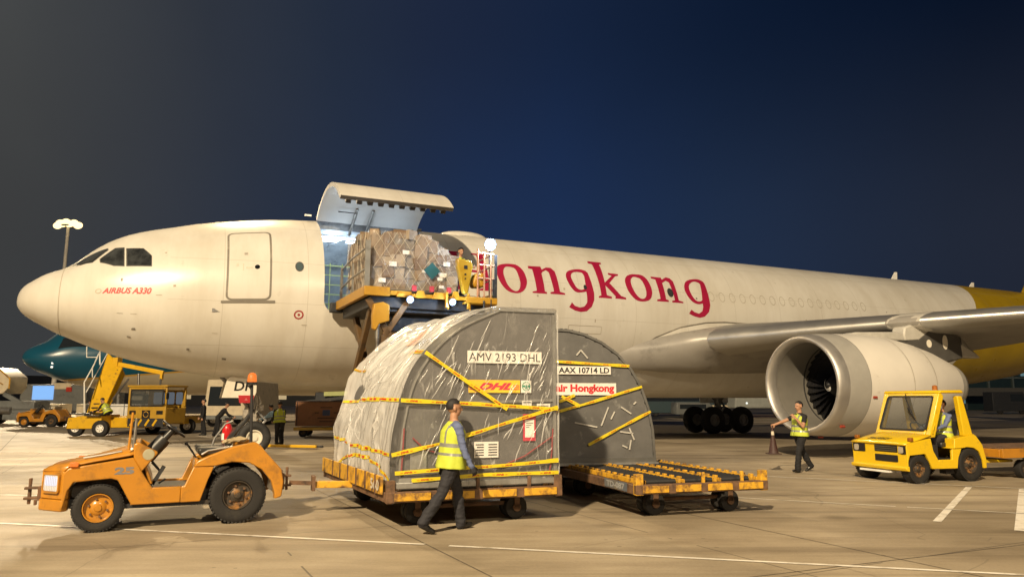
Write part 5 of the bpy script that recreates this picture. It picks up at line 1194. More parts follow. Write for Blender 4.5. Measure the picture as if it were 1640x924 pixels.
# tapes round the contoured side: follow the film grid
def tape_side(vpath, wd, n=34, off=.012, y0=-.03, y1=CD):
    mb = MB(); deps = None
    def sp_(k, s):
        t = k/(n-1); yy = y0+(y1-y0)*t; s *= .8+.35*noise.noise(Vector((yy*2.1, wd*90, 2))); v = vpath(t)+s
        lo_, hi_ = 0.0, .62
        for _ in range(18):
            m2 = (lo_+hi_)/2
            if cprof(m2)[1] < v: lo_ = m2
            else: hi_ = m2
        q = film_pt(lo_*(NU-1), (yy+.03)/(CD+.06)*(NV-1)); return q+Vector((-off, 0, off*.4))
    mb.grid(lambda i, j: sp_(i, (-.5+j)*wd), n, 2); o = mb.build('tape', M_tapey, c1, norm=False, smooth=False)
    pm = MB(); k = 1
    while k < n-2:
        a, c = sp_(k, -.014), sp_(k+1.1, -.014); d, b_ = sp_(k+1.1, .014), sp_(k, .014); e_ = Vector((-.006, 0, .003)); pm.face([a+e_, c+e_, d+e_, b_+e_]); k += 2.4
    pm.build('courier_print', M_tred, o, norm=False)
tape_side(lambda t: 1.13+.02*sin(pi*t)-.03*t, .062); tape_side(lambda t: .40+.10*t, .062); tape_side(lambda t: .06+.26*sin(pi*t)**.8, .06, y1=2.9)
tape_side(lambda t: 1.79+.05*t, .06, y1=.8); tape_side(lambda t: 1.62+.02*t, .05, y0=2.5, y1=3.2)
q = MB(); q2 = Matrix.Identity(4)
text_on(q.bm, 'DHL', 1, lambda x, y: film_pt(NU*(.335+y*.10), NV*(.42-x*.13))+Vector((-.02, 0, .006)), width=1, height=.42, bold=.05, shear=.4); q.build('faint_logo', mat('faded_logo', (.62, .33, .22), .5), c1, norm=False)
# ---- second container, contour to the right, scuffed and taped
c2, Q2 = cthing('grey_container', 'scuffed grey half-round container with white air Hongkong sign behind the wrapped one', (.32, 13.55), 12, 0)
FL = lambda u, v, d: Q2(u, d, v)
W22 = 2.44
pr2 = [(0, 0), (0, 2.44), (.60, 2.44), (.78, 2.43), (1.05, 2.37), (1.40, 2.22), (1.72, 2.0), (1.98, 1.72), (2.18, 1.38), (2.31, 1.0), (2.39, .58), (2.42, 0)]
m_ = MB(); m_.prism(pr2, .02, 3.1, FL); m_.build('shell', mat('container_grey_scuffed', (.125, .125, .125), .48, .2, var=.2, scale=2, dirt=(.30, .30, .29), dscale=3.4, damt=.36), c2, ang=35)
eg = MB(); edge_ribbon(eg, pr2[1:], .045, (-.006, .03), FL); eg.prism([(0, 0), (2.42, 0), (2.42, .08), (0, .08)], -.008, .03, FL); eg.build('edge_frame', mat('container_edge_dark', (.16, .16, .155), .45, .5), c2)
MB().prism([(-.03, -.05), (2.45, -.05), (2.45, -.002), (-.03, -.002)], -.04, 3.14, FL).build('base_pallet', M_alu, c2)
rv = MB()
for k in range(2, len(pr2)-1):
    for t in (.2, .7):
        u, v = pr2[k][0]+(pr2[k+1][0]-pr2[k][0])*t, pr2[k][1]+(pr2[k+1][1]-pr2[k][1])*t; rv.box(FL(u-.02, v-.02, .06), (.05, .12, .06))
rv.build('edge_latch', M_blackplastic, c2)
T1 = label_board(c2, 'number_label', .52, 1.60, 1.56, 1.75, -.009, FL, M_lblw)
q = MB(); text_on(q.bm, 'AAX 10714 LD', 1, lambda x, y: FL(.55+x, 1.62+y, -.0145), width=.98, height=.11, bold=.03); q.build('lettering', M_ink, T1, norm=False)
T2 = label_board(c2, 'airline_label', .46, 1.22, 1.66, 1.44, -.009, FL, M_lblw)
q = MB(); text_on(q.bm, 'air Hongkong', 1, lambda x, y: FL(.49+x, 1.24+y, -.0145), width=1.13, height=.18, bold=.045); q.build('lettering', mat('sign_red', (.55, .03, .035), .5), T2, norm=False)
for pts, n_ in (([(.2, 1.85), (1.93, 1.76)], 20), ([(.3, .86), (1.2, 1.10), (2.17, 1.38)], 24), ([(1.10, .32), (1.7, .62), (2.33, .92)], 20), ([(.55, 1.10), (.85, 1.22)], 6), ([(.60, 1.20), (.95, 1.02)], 6)):
    tape(pts, .06, c2, FL, n=n_, off=-.020)
sc = MB(); random.seed(4)
for a, c in (((1.55, .78), (1.62, .92)), ((.85, .72), (1.28, .64)), ((1.36, .66), (1.50, 1.0)), ((1.75, 1.0), (1.95, .88)), ((1.72, .55), (1.98, .52)), ((1.9, .62), (2.0, .40)), ((1.76, .30), (1.86, .26)), ((1.9, .22), (1.93, .4)), ((.90, 1.95), (.98, 2.05)), ((.98, 2.05), (1.12, 1.90)), ((2.0, 1.05), (2.05, 1.1))):
    dx, dy = c[0]-a[0], c[1]-a[1]; l = math.hypot(dx, dy); nx, ny = -dy/l*.016, dx/l*.016
    sc.prism([(a[0]+nx, a[1]+ny), (c[0]+nx*.6, c[1]+ny*.6), (c[0]-nx, c[1]-ny), (a[0]-nx*.7, a[1]-ny*.7)], -.004, .0, lambda u, v, d: FL(u, v, d-.001))
sc.split('tape_scrap', mat('tape_scrap_pale', (.46, .45, .42), .5), c2)
# ------------------------------------------------------------------ people: one continuous body each, built from tapered limbs fused together
def skin_mat(name, c): return mat(name, c, .55, var=.08, scale=12)
M_skin = skin_mat('skin', (.40, .215, .13))
M_hair = mat('dark_hair', (.012, .010, .011), .7, bump=.12, bscale=60)
M_navy = mat('dark_trousers', (.018, .018, .024), .8, var=.25, scale=6, bump=.35, bscale=14)
M_blackcloth = mat('black_cloth', (.009, .009, .011), .85, var=.3, scale=8, bump=.3, bscale=16)
M_shirtblue = mat('shirt_blue', (.11, .14, .26), .8, var=.18, scale=7, bump=.35, bscale=15)
M_skyblue = mat('shirt_pale_blue', (.30, .48, .70), .8, var=.12, scale=7, bump=.3, bscale=15)
M_greycloth = mat('grey_cloth', (.07, .07, .075), .85, var=.2, scale=7, bump=.3, bscale=15)
M_hivis = mat('hi_vis_yellow', (.46, .54, .05), .7, var=.10, scale=5, bump=.35, bscale=12)
M_band = M_reflect = mat('reflective_band', (.28, .29, .27), .35, .3, var=.15, scale=14)
M_shoe = mat('black_shoe', (.012, .011, .010), .35)
M_glove = mat('black_glove', (.016, .016, .018), .7)
M_mask = mat('face_mask', (.62, .64, .66), .7)
def fuse(parts, vox, smooth_it, name):
    bm = bmesh.new()
    for k in parts:
        if k[0] == 'cap':
            _, p0, r0, p1, r1 = k; p0, p1 = Vector(p0), Vector(p1); d = p1-p0; L_ = d.length
            z = d.normalized() if L_ > 1e-6 else Vector((0, 0, 1)); x = z.orthogonal().normalized(); y = z.cross(x); rings = []
            for a in range(5): t = a/4*pi/2; rings.append((p0-z*r0*cos(t), max(r0*sin(t), 1e-4)))
            for a in range(1, 5): t = a/4*pi/2; rings.append((p1+z*r1*sin(t), max(r1*cos(t), 1e-4))) if a > 0 else None
            rings.insert(5, (p1, r1))
            V_ = [[bm.verts.new(c+(x*cos(2*pi*q/12)+y*sin(2*pi*q/12))*r) for q in range(12)] for c, r in rings]
            for A, B in zip(V_, V_[1:]):
                for q in range(12): bm.faces.new((A[q], A[(q+1) % 12], B[(q+1) % 12], B[q]))
            bm.faces.new(V_[0][::-1]); bm.faces.new(V_[-1])
        else:
            _, c, r, M = k; res = bmesh.ops.create_icosphere(bm, subdivisions=3, radius=1)
            for v in res['verts']: v.co = M @ Vector((v.co.x*r[0], v.co.y*r[1], v.co.z*r[2]))+Vector(c)
    bmesh.ops.recalc_face_normals(bm, faces=bm.faces)
    me = bpy.data.meshes.new('raw'); bm.to_mesh(me); bm.free()
    o = bpy.data.objects.new('raw', me); COL.objects.link(o)
    q = o.modifiers.new('r', 'REMESH'); q.mode = 'VOXEL'; q.voxel_size = vox
    if smooth_it: s = o.modifiers.new('s', 'SMOOTH'); s.iterations = smooth_it; s.factor = .5
    dg = bpy.context.evaluated_depsgraph_get(); dg.update()
    m2 = bpy.data.meshes.new_from_object(o.evaluated_get(dg)); m2.name = name
    bpy.data.objects.remove(o); bpy.data.meshes.remove(me)
    m2.polygons.foreach_set('use_smooth', [True]*len(m2.polygons))
    return m2
I3 = Matrix.Identity(3)
def person(label, loc, rotz, lean=0, thigh=(0, 0), shin=(0, 0), arm=((0, 8, 0), (0, 8, 0)), fore=((12, 0), (12, 0)), head=(0, 0), H=1.72, base=None, vox=.0085, shirt=None, sleeve='long', trousers=None, vest=True, hair='short', glove=(False, False), mask=False, group=None, hand_curl=35, foot=(0, 0), vest_len=.06):
    """angles in degrees, forward positive, (right, left); arm = (forward, out, twist), fore = (bend relative to upper arm, inward)"""
    t = thing('person', label, 'person', loc, rotz, group); k = H/1.74
    shirt = shirt or M_shirtblue; trousers = trousers or M_navy
    def fw(a, out=0, sd=1): a = R_(a); o_ = R_(out); return Vector((sin(a)*cos(o_), sd*sin(o_), -cos(a)*cos(o_)))
    hipz = .92
    feet = []
    for i, sd in enumerate((-1, 1)):
        hp = Vector((0, sd*.095, 0)); kn = hp+fw(thigh[i], 2, sd)*.42; an = kn+fw(shin[i], 0, sd)*.42; feet.append((hp, kn, an, sd))
    low = min(f[2].z-.085-(0.02 if foot[i] < -15 else 0) for i, f in enumerate(feet)); z0 = -low if base is None else base/k
    pel = Vector((0, 0, z0)); a = R_(lean); up = Vector((sin(a), 0, cos(a))); fwd = Vector((cos(a), 0, -sin(a)))
    chest = pel+up*.36; neck = pel+up*.53; shl = pel+up*.475
    B = []; reg = []      # (segment, region)
    BULK = 1.17
    def cap(p0, r0, p1, r1, rg):
        if rg in ('torso', 'leg'): r0, r1 = r0*BULK, r1*BULK
        B.append(('cap', p0*k, r0*k, p1*k, r1*k)); reg.append((p0*k, p1*k, rg, (r0+r1)/2*k))
    def ell(c, r, rg, M=I3):
        if rg in ('torso', 'leg'): r = [q*1.10 for q in r]
        B.append(('ell', c*k, [q*k for q in r], M)); reg.append((c*k, c*k, rg, sum(r)/3*k))
    Mt = Matrix.Rotation(a, 3, 'Y')
    ell(pel+up*.02, (.115, .160, .13), 'leg', Mt); ell(pel+up*.20+fwd*.01, (.118, .150, .17), 'torso', Mt); ell(chest+fwd*.005, (.122, .172, .19), 'torso', Mt)
    cap(shl+Vector((0, -.13, -.01)), .062, shl+Vector((0, .13, -.01)), .062, 'torso')
    hd = R_(head[0]); yaw = R_(head[1]); hup = Vector((sin(a*.5+hd), 0, cos(a*.5+hd)))
    cap(neck-up*.04, .060, neck+hup*.09, .054, 'skin')
    Mh = Matrix.Rotation(yaw, 3, 'Z') @ Matrix.Rotation(a*.5+hd, 3, 'Y'); hc = neck+hup*.185
    ell(hc+Mh @ Vector((-.006, 0, .022)), (.098, .077, .098), 'skin', Mh); ell(hc+Mh @ Vector((.026, 0, -.040)), (.066, .058, .075), 'skin', Mh); ell(hc+Mh @ Vector((.055, 0, -.085)), (.028, .032, .022), 'skin', Mh)
    cap(hc+Mh @ Vector((.088, 0, .012)), .010, hc+Mh @ Vector((.108, 0, -.026)), .015, 'skin'); ell(hc+Mh @ Vector((.082, 0, .026)), (.016, .045, .010), 'skin', Mh)
    ell(hc+Mh @ Vector((.085, 0, -.058)), (.012, .024, .010), 'lip', Mh)
    for sd in (-1, 1): ell(hc+Mh @ Vector((-.008, sd*.080, -.012)), (.022, .010, .032), 'skin', Mh)
    hands = []
    for i, sd in enumerate((-1, 1)):
        s_ = shl+Vector((0, sd*.178, -.015)); f_, o_, tw = arm[i]; e_ = s_+fw(f_, o_, sd)*.285; bd, inn = fore[i]
        wd = fw(f_+bd, o_-inn, sd); w_ = e_+wd*.25; sl = 'torso' if sleeve == 'long' else 'skin'
        cap(s_, .056, s_+(e_-s_)*.5, .050, 'torso'); cap(s_+(e_-s_)*.45, .046, e_, .041, sl); cap(e_, .041, w_, .030, sl)
        # hand: palm, four unequal fingers with two bends, thumb off the side
        n_ = Vector((0, -sd, 0)); n_ = (n_-wd*n_.dot(wd)).normalized(); sidev = wd.cross(n_)*sd     # palm faces the thigh
        if sidev.x < 0 and abs(wd.z) > .5: sidev = -sidev
        hr = 'glove' if glove[i] else 'skin'
        for q in (-.022, 0, .022): cap(w_+wd*.02+sidev*q*.7, .017, w_+wd*.09+sidev*q, .015, hr)
        for q, ln in ((-.030, .062), (-.010, .074), (.011, .080), (.031, .072)):
            c1_, c2_ = R_(hand_curl), R_(hand_curl*2.1); b0 = w_+wd*.095+sidev*q
            b1 = b0+(wd*cos(c1_)+n_*sin(c1_))*ln*.5; b2 = b1+(wd*cos(c2_)+n_*sin(c2_))*ln*.5; cap(b0, .0095, b1, .009, hr); cap(b1, .009, b2, .008, hr)
        tb = w_+wd*.035+sidev*.03; t1 = tb+(wd*.7+sidev*.6+n_*.3).normalized()*.042; t2 = t1+(wd*.95+n_*.45).normalized()*.03; cap(tb, .014, t1, .0115, hr); cap(t1, .0115, t2, .0095, hr)
        hands.append((w_+wd*.10+n_*.03)*k)
    for i, (hp, kn, an, sd) in enumerate(feet):
        hp, kn, an = pel+hp, pel+kn, pel+an
        cap(hp+Vector((0, 0, .02)), .098, hp+(kn-hp)*.5, .080, 'leg'); cap(hp+(kn-hp)*.45, .080, kn, .060, 'leg'); cap(kn, .060, kn+(an-kn)*.35+Vector((-.012, 0, 0)), .064, 'leg'); cap(kn+(an-kn)*.3, .064, an+(an-kn)*.03, .060, 'leg')
        fa = R_(foot[i]); fd = Vector((cos(fa), sd*.12, sin(fa))); heel = an+Vector((-.03, 0, -.042)); toe = heel+fd*.175
        cap(heel, .040, toe-Vector((0, 0, .008)), .034, 'shoe'); cap(an+Vector((0, 0, -.02)), .045, heel+fd*.09, .043, 'shoe')
    me = fuse(B, vox*k, 2, 'body')
    mats = {'skin': M_skin, 'lip': mat('lip', (.30, .12, .09), .5), 'torso': shirt, 'leg': trousers, 'shoe': M_shoe, 'glove': M_glove}
    keys = list(mats)
    for q in keys: me.materials.append(mats[q])
    def region(c):
        best, br = 1e9, 'torso'
        for p0, p1, rg, rr in reg:
            d = p1-p0; L2_ = d.length_squared; tt = max(0, min(1, (c-p0).dot(d)/L2_)) if L2_ > 1e-9 else 0
            q = (c-p0-d*tt).length-rr
            if q < best: best, br = q, rg
        return br
    for p in me.polygons: p.material_index = keys.index(region(p.center))
    cloth = set()
    for p in me.polygons:
        if keys[p.material_index] in ('torso', 'leg'): cloth.update(p.vertices)
    nrm = [v.normal.copy() for v in me.vertices]
    for vi in cloth:                                            # cloth creases
        v = me.vertices[vi]; q = v.co.copy(); v.co = q+nrm[vi]*(.010*noise.noise(Vector((q.x*9+loc[0], q.y*9, q.z*17)))+.006*noise.noise(Vector((q.x*16, q.y*16+loc[1], q.z*34))))
    body = bpy.data.objects.new('body', me); COL.objects.link(body); body.parent = t
    # hair, eyes
    if hair:
        hm = bmesh.new(); res = bmesh.ops.create_icosphere(hm, subdivisions=4, radius=1)
        for v in res['verts']:
            n_ = v.co.copy(); j = 1+.04*noise.noise(n_*6)
            v.co = ((hc+Mh @ (Vector((-.010, 0, .030))+Vector((n_.x*.104*j, n_.y*.085*j, n_.z*.101*j))))*k)
            v.tag = (n_.z < .15 and n_.x > -.15) or (n_.x > .62 and n_.z < .45) or n_.z < -.55
        bmesh.ops.delete(hm, geom=[v for v in hm.verts if v.tag], context='VERTS')
        mb = MB(); mb.bm.free(); mb.bm = hm; ho = mb.build('hair', M_hair, t, ang=180)
        if hair == 'cap':
            cm = MB(); cm.lathe([(.0, .108*k), (.05*k, .106*k), (.085*k, .075*k), (.10*k, .002)], (hc+Mh @ Vector((-.012, 0, .035)))*k, Mh @ Vector((0, 0, 1)), 20)
            cm.prism([(.07, -.07), (.165, -.045), (.175, 0), (.165, .045), (.07, .07)], .032, .042, lambda u, v, d: (hc+Mh @ Vector((u, v, d)))*k); cm.build('cap', M_hair, t, ang=60)
    ey = MB()
    for sd in (-1, 1): ey.ball((hc+Mh @ Vector((.083, sd*.031, .004)))*k, .0105*k, (.6, 1.2, .7), 1)
    ey.build('eyes', M_blackplastic, t)
    if mask: mm = MB(); mm.grid(lambda i, j: (hc+Mh @ Vector((.098*cos(R_(-62+124*i/10))*1.0+.008, .075*sin(R_(-62+124*i/10)), -.098+.075*j/4)))*k, 11, 5); mm.build('face_mask', M_mask, t, solid=.004)
    if vest:
        # loose waistcoat: one draped tube from hem to collar, arms come through its armholes
        rings = [(vest_len-.08, .200, .245), (vest_len-.02, .192, .236), (.12, .176, .214), (.22, .172, .208), (.32, .176, .212), (.40, .166, .214), (.46, .125, .188), (.50, .100, .135), (.535, .078, .086)]
        rs = []
        for a_, c_ in zip(rings, rings[1:]):
            for q in range(4): rs.append(tuple(x0+(x1-x0)*q/4 for x0, x1 in zip(a_, c_)))
        rs.append(rings[-1]); seed = loc[0]*3.1
        def vp(i, j):
            h_, rx, ry = rs[i]; an = 2*pi*j/40; f_ = 1+.055*noise.noise(Vector((cos(an)*2.2, sin(an)*2.2, h_*4+seed)))+.03*max(0, .2-h_)*5*sin(7*an+seed)
            return (pel+up*h_+fwd*(.004+rx*cos(an)*f_)+Vector((0, ry*sin(an)*f_, 0)))*k
        mb = MB(); mb.grid(vp, len(rs), 41); vo = mb.build('vest', [M_hivis, M_reflect], t, ang=180, solid=.004)
        for p in vo.data.polygons:
            h_ = ((p.center-pel*k).dot(up))/k; y = abs(p.center.y)/k
            if .075 < h_ < .13 or .20 < h_ < .25 or (h_ > .25 and .085 < y < .125): p.material_index = 1
    return t, hands
HV = 'ramp workers in yellow vests'
person('worker with dark hair in yellow vest walking past the wrapped container', (-.82, 10.12, 0), R_(24), lean=4, thigh=(-22, 20), shin=(-36, 6), arm=((12, 9, 0), (-14, 9, 0)), fore=((14, 4), (12, 4)), head=(-2, -6), H=1.74, glove=(True, True), foot=(-28, 6), vest_len=.0, group=HV)
pm2, hm2 = person('worker in yellow vest striding left with a cone, other hand at his face', (6.98, 18.2, 0), R_(200), lean=-3, thigh=(-20, 22), shin=(-34, 8), arm=((64, 20, 0), (30, 16, 0)), fore=((6, 4), (112, 30)), head=(4, 0), H=1.70, sleeve='short', shirt=M_blackcloth, trousers=M_blackcloth, foot=(-24, 8), group=HV)
dv = Vector((cos(d2), sin(d2), 0)); drv = Vector((9.73, 16.11, 0))-l2*(W2-.30)+dv*.14
person('driver in blue shirt and yellow vest sitting in the cab tractor', (drv.x, drv.y, 0), d2, lean=-4, thigh=(80, 76), shin=(-5, 12), arm=((40, 8, 0), (42, 8, 0)), fore=((38, 4), (34, 4)), head=(0, 0), H=1.66, base=.93, group=HV, vox=.011, mask=True)
wo = WP(11.66, 5.75, 0)
person('operator in yellow vest standing at the raised loader controls', (wo.x, wo.y, 4.42), TH+R_(-85), lean=6, thigh=(4, -4), shin=(-4, -6), arm=((34, 10, 0), (28, 12, 0)), fore=((52, 10), (60, 8)), head=(10, 10), H=1.68, vox=.011, shirt=M_greycloth, group=HV)
person('worker in yellow vest sitting hunched on the stairs truck platform', (-19.55, 36.2, 0), R_(170), lean=34, thigh=(80, 72), shin=(5, -8), arm=((28, 10, 0), (30, 8, 0)), fore=((50, 15), (45, 12)), head=(12, 0), H=1.72, base=1.10, vox=.014, shirt=M_blackcloth, mask=True, group=HV)
person('figure in black clothes standing near the stairs truck, nearer its cab', (-15.1, 36.6, 0), R_(200), lean=2, thigh=(6, -6), shin=(-6, -10), arm=((8, 10, 0), (-6, 10, 0)), fore=((20, 4), (16, 4)), H=1.74, vox=.014, shirt=M_blackcloth, trousers=M_blackcloth, vest=False, group='dark figures by the nose wheel')
person('figure in black clothes bending forward, left of the nose wheel', (-14.0, 35.6, 0), R_(20), lean=38, thigh=(8, -8), shin=(-10, -14), arm=((40, 8, 0), (30, 8, 0)), fore=((25, 4), (20, 4)), H=1.70, vox=.014, shirt=M_blackcloth, trousers=M_blackcloth, vest=False, group='dark figures by the nose wheel')
person('worker in pale blue shirt stooping beside the nose wheel', (-9.15, 29.6, 0), R_(165), lean=48, thigh=(12, -6), shin=(-10, -16), arm=((62, 8, 0), (50, 10, 0)), fore=((15, 4), (20, 4)), H=1.72, vox=.013, shirt=M_skyblue, trousers=M_blackcloth, vest=False)
person('worker in yellow vest standing in shade behind the nose wheel', (-8.75, 28.2, 0), R_(120), lean=10, thigh=(5, -6), shin=(-6, -8), arm=((20, 8, 0), (15, 8, 0)), fore=((50, 6), (45, 8)), H=1.66, vox=.013, shirt=M_blackcloth, group=HV)
person('small distant figure in dark clothes beyond the orange tractor', (-28.6, 50.5, 0), R_(90), thigh=(4, -4), shin=(-3, -6), H=1.72, vox=.02, shirt=M_greycloth, vest=False)
# traffic cone carried by its tip
ch_ = Matrix.Rotation(R_(200), 4, 'Z') @ hm2[0]; cz = Vector((6.98, 18.2, 0))+ch_
cone = thing('traffic_cone', 'dark traffic cone with pale collar carried by the striding worker', 'cone', (cz.x, cz.y, cz.z-.67)); cone.scale = (.84, .84, .82)
MB().lathe([(.02, .001), (.02, .145), (.05, .135), (.56, .042), (.66, .034), (.78, .03), (.83, .026), (.83, .001)], (0, 0, 0), (0, 0, 1), 22).build('body', mat('cone_dark', (.045, .017, .014), .6, dirt=(.05, .03, .025), damt=.45), cone, ang=50)
MB().box((0, 0, .012), (.36, .36, .03)).build('foot', mat('cone_dark', (.1, .03, .02)), cone, bevel=.01)
MB().lathe([(.55, .046), (.66, .037), (.66, .034), (.55, .042)], (0, 0, 0), (0, 0, 1), 22, close=True).build('collar', mat('cone_collar', (.55, .50, .40), .6), cone)
# ------------------------------------------------------------------ raised pallet loader at the cargo door (x aft along the aircraft, y away from the camera)
LO = WP(8.65, 6.65, 0)
ld = thing('cargo_loader', 'raised yellow pallet loader with scissor lift and bright work lamps at the cargo door', 'cargo loader', LO, TH)
LX, LY = 3.70, 3.55
M_ldy = mat('loader_yellow', (.42, .22, .014), .45, var=.1, scale=3, dirt=(.30, .14, .03), dscale=4, damt=.38)
M_under = mat('loader_dark', (.030, .033, .040), .6, .3, var=.3, scale=5, dirt=(.08, .07, .06), dscale=6, damt=.4)
f = MB()
f.box((.06, LY/2, 4.55), (.12, LY, .26)); f.box((LX-.06, LY/2, 4.55), (.12, LY, .2)); f.box((LX/2, LY-.06, 4.55), (LX, .1, .2))
f.box((.35, .03, 4.56), (.7, .12, .24)); f.box((1.0, .04, 4.54), (.6, .08, .12)); f.box((LX/2+.4, .05, 4.50), (LX-1.0, .06, .10))
f.build('platform_frame', M_ldy, ld, bevel=.012)
MB().box((LX/2, LY/2, 4.56), (LX-.2, LY-.2, .08)).build('deck', M_under, ld)
q = MB()
for k in range(15): q.cyl((.2, .2+k*.225, 4.62), (LX-1.0, .2+k*.225, 4.62), .045, seg=8)
q.build('roller_bed', M_steel, ld)
q = MB()
for x, w_, h in ((1.55, .30, .20), (2.1, .42, .18), (2.56, .26, .24), (1.0, .26, .12)):
    q.prism([(x-w_/2, 4.44), (x+w_/2, 4.44), (x+w_/2-.06, 4.44+h), (x-w_/2+.06, 4.44+h)], -.03, .03, XZ)
q.split('side_guide', M_ldy, ld, bevel=.008)
q = MB()
for x in (1.36, 1.86, 2.36): q.box((x, -.02, 4.70), (.13, .05, .16))
q.split('stop_flag', mat('stop_red', (.34, .03, .04), .5), ld, bevel=.01)
for x in (2.28, 2.92):
    q = MB(); q.box((x, -.06, 4.42), (.07, .09, .44)); q.cyl((x+.05, -.06, 4.16), (x+.05, -.06, 4.42), .025); q.build('stop_post', M_ldy, ld, bevel=.01)
q = MB(); q.box((.05, LY+.05, 4.5), (.4, .3, .3)); q.cyl((.3, LY-.3, 4.30), (.3, LY-.9, 4.30), .11, seg=14); q.build('bridge_bumper', M_under, ld, bevel=.03)
# rails and stanchions of the left end
M_stan = mat('stanchion_grey', (.26, .26, .25), .45, .5, dirt=(.1, .09, .08))
q = MB(); q.box((.10, .12, 5.25), (.13, .08, 1.36)); q.box((.06, LY-.5, 5.1), (.07, .06, 1.1)); q.box((.06, 1.6, 5.05), (.05, .05, 1.0))
for z in (5.16, 5.72): q.tube([(.06, .1, z), (.05, 1.7, z-.02), (.06, LY-.45, z-.14)], .026, 8)
q.build('guard_rail', M_stan, ld)
# scissor arms, lower stage and chassis
q = MB()
def arm(x, y0, z0, y1, z1): bar_between(q, (x, y0, z0), (x, y1, z1), .14, .22)
for x in (.35, LX-.5): arm(x, .45, 4.30, LY-.35, 1.35); arm(x+.16, LY-.4, 4.32, .35, 1.35)
q.build('scissor_arm', mat('scissor_brown', (.13, .075, .03), .55, .2, dirt=(.05, .04, .03), damt=.42), ld, bevel=.015)
q = MB()
for x0, z0, x1, z1 in ((.15, 4.38, .75, 3.4), (1.25, 4.36, .62, 3.4), (.62, 3.4, .28, 2.4)): bar_between(q, (x0, .18, z0), (x1, .18, z1), .10, .16)
q.split('lift_arm', mat('scissor_brown', (.13, .075, .03)), ld, bevel=.01)
cv = MB(); cv.prism([(.28, 4.22), (.52, 4.28), (.70, 4.20), (.70, 3.78), (.44, 3.70), (.34, 3.52), (.26, 3.56), (.24, 3.9)], -.02, .16, XZ); cv.build('hydraulic_cover', M_ldy, ld, bevel=.02)
q = MB(); q.cyl((.40, .06, 3.3), (.40, .06, 3.7), .06); q.cyl((.40, .06, 2.6), (.40, .06, 3.4), .04); q.build('hydraulic_ram', M_steel, ld)
q = MB(); q.box((LX/2, LY/2, 4.30), (LX-.4, LY-.3, .30)); q.box((LX/2, .3, 4.26), (LX-.9, .12, .42)); q.box((LX/2+.2, .6, 3.8), (LX-1.2, .2, .5)); q.build('lift_frame', M_under, ld, bevel=.02)
q = MB(); q.box((LX/2+.55, LY/2-.2, 1.05), (LX-.5, LY-.6, .75)); q.box((LX+.9, .6, 1.7), (1.2, 1.2, 1.0)); q.build('chassis', M_ldy, ld, bevel=.04)
for x in (1.1, 3.6):
    for y in (.25, LY-.65): road_wheel(ld, (x, y, .38), .38, .28, M_rimrust, .52, seg=24)
# operator station
q = MB(); q.prism([(x_-.30, z_) for x_, z_ in ((2.86, 5.60), (3.28, 5.56), (3.32, 5.42), (3.22, 4.80), (3.18, 4.62), (3.06, 4.62), (3.00, 4.85), (2.86, 5.40))], -.14, .06, XZ)
co = q.build('control_console', mat('console_yellow', (.36, .22, .012), .35, coat=.2), ld, bevel=.03)
q = MB(); q.box((2.80, -.145, 5.36), (.10, .02, .10)); q.box((2.79, -.145, 5.16), (.05, .02, .05)); q.box((2.79, -.145, 5.04), (.04, .02, .04)); q.build('control_button', M_blackplastic, co)
q = MB(); q.prism([(3.16, 5.24), (3.40, 5.28), (3.46, 5.16), (3.44, 4.86), (3.12, 4.84), (3.08, 4.98)], 0.0, .34, XZ); q.build('pump_box', M_ldy, ld, bevel=.05)
MB().box((3.30, .55, 4.38), (.95, 1.3, .06)).box((3.30, -.10, 4.46), (.95, .06, .18)).build('operator_platform', M_ldy, ld, bevel=.01)
M_rail = mat('rail_pink', (.36, .17, .09), .5, dirt=(.3, .2, .12))
q = MB()
for x, y, z in ((3.20, -.05, 5.92), (3.40, -.05, 5.86), (3.60, -.05, 5.80), (3.72, .2, 5.86), (3.72, 1.1, 5.86)): q.tube([(x, y, 4.42), (x, y, z)], .028, 8)
for z in (5.10, 5.48, 5.82): q.tube([(3.20, -.05, z), (3.70, -.05, z), (3.72, 1.1, z)], .022, 8)
q.build('safety_rail', M_rail, ld)
q = MB(); q.tube([(3.35, -.16, 3.95), (3.35, -.16, 4.45)], .03, 8); q.tube([(3.58, -.12, 3.6), (3.58, -.12, 4.5)], .022, 8); q.box((3.72, -.06, 4.75), (.10, .1, .7)); q.box((3.75, -.06, 5.3), (.06, .07, 1.0)); q.split('mast_post', M_under, ld)
M_lampcool = emit('work_lamp_lens', (.62, .80, 1.0), 40); M_lamprim = emit('work_lamp_reflector', (.16, .36, 1.0), 1.5)
def work_lamp(x, y, z, r, e, spread=150, tilt=-.35):
    o = bpy.data.objects.new('work_lamp', None); COL.objects.link(o); o.parent = ld; o.location = (x, y, z)
    MB().lathe([(.10, .001), (.10, r*.7), (.02, r*1.1), (-.01, r*1.1), (-.01, r), (.0, r)], (0, 0, 0), (0, 1, .2), 20).build('housing', M_under, o)
    MB().lathe([(-.012, .001), (-.02, r*.45), (-.004, r*.74)], (0, 0, 0), (0, 1, .2), 20).build('lens', M_lampcool, o); MB().lathe([(-.003, r*.74), (0, r*.98)], (0, 0, 0), (0, 1, .2), 24).build('reflector', M_lamprim, o)
    L_ = bpy.data.lights.new('work_light', 'POINT'); L_.energy = e; L_.color = (.55, .74, 1.0); L_.shadow_soft_size = .08
    p_ = bpy.data.objects.new('work_light', L_); COL.objects.link(p_); p_.parent = o; p_.location = (0, -.16, -.03)
    return o
work_lamp(3.56, -.10, 6.08, .165, 200)
q = MB(); q.cyl((3.58, .0, 4.5), (3.58, .0, 6.0), .022); q.build('lamp_pole', M_under, ld)
work_lamp(1.22, -.14, 4.36, .095, 35); work_lamp(2.42, -.16, 4.36, .095, 35)
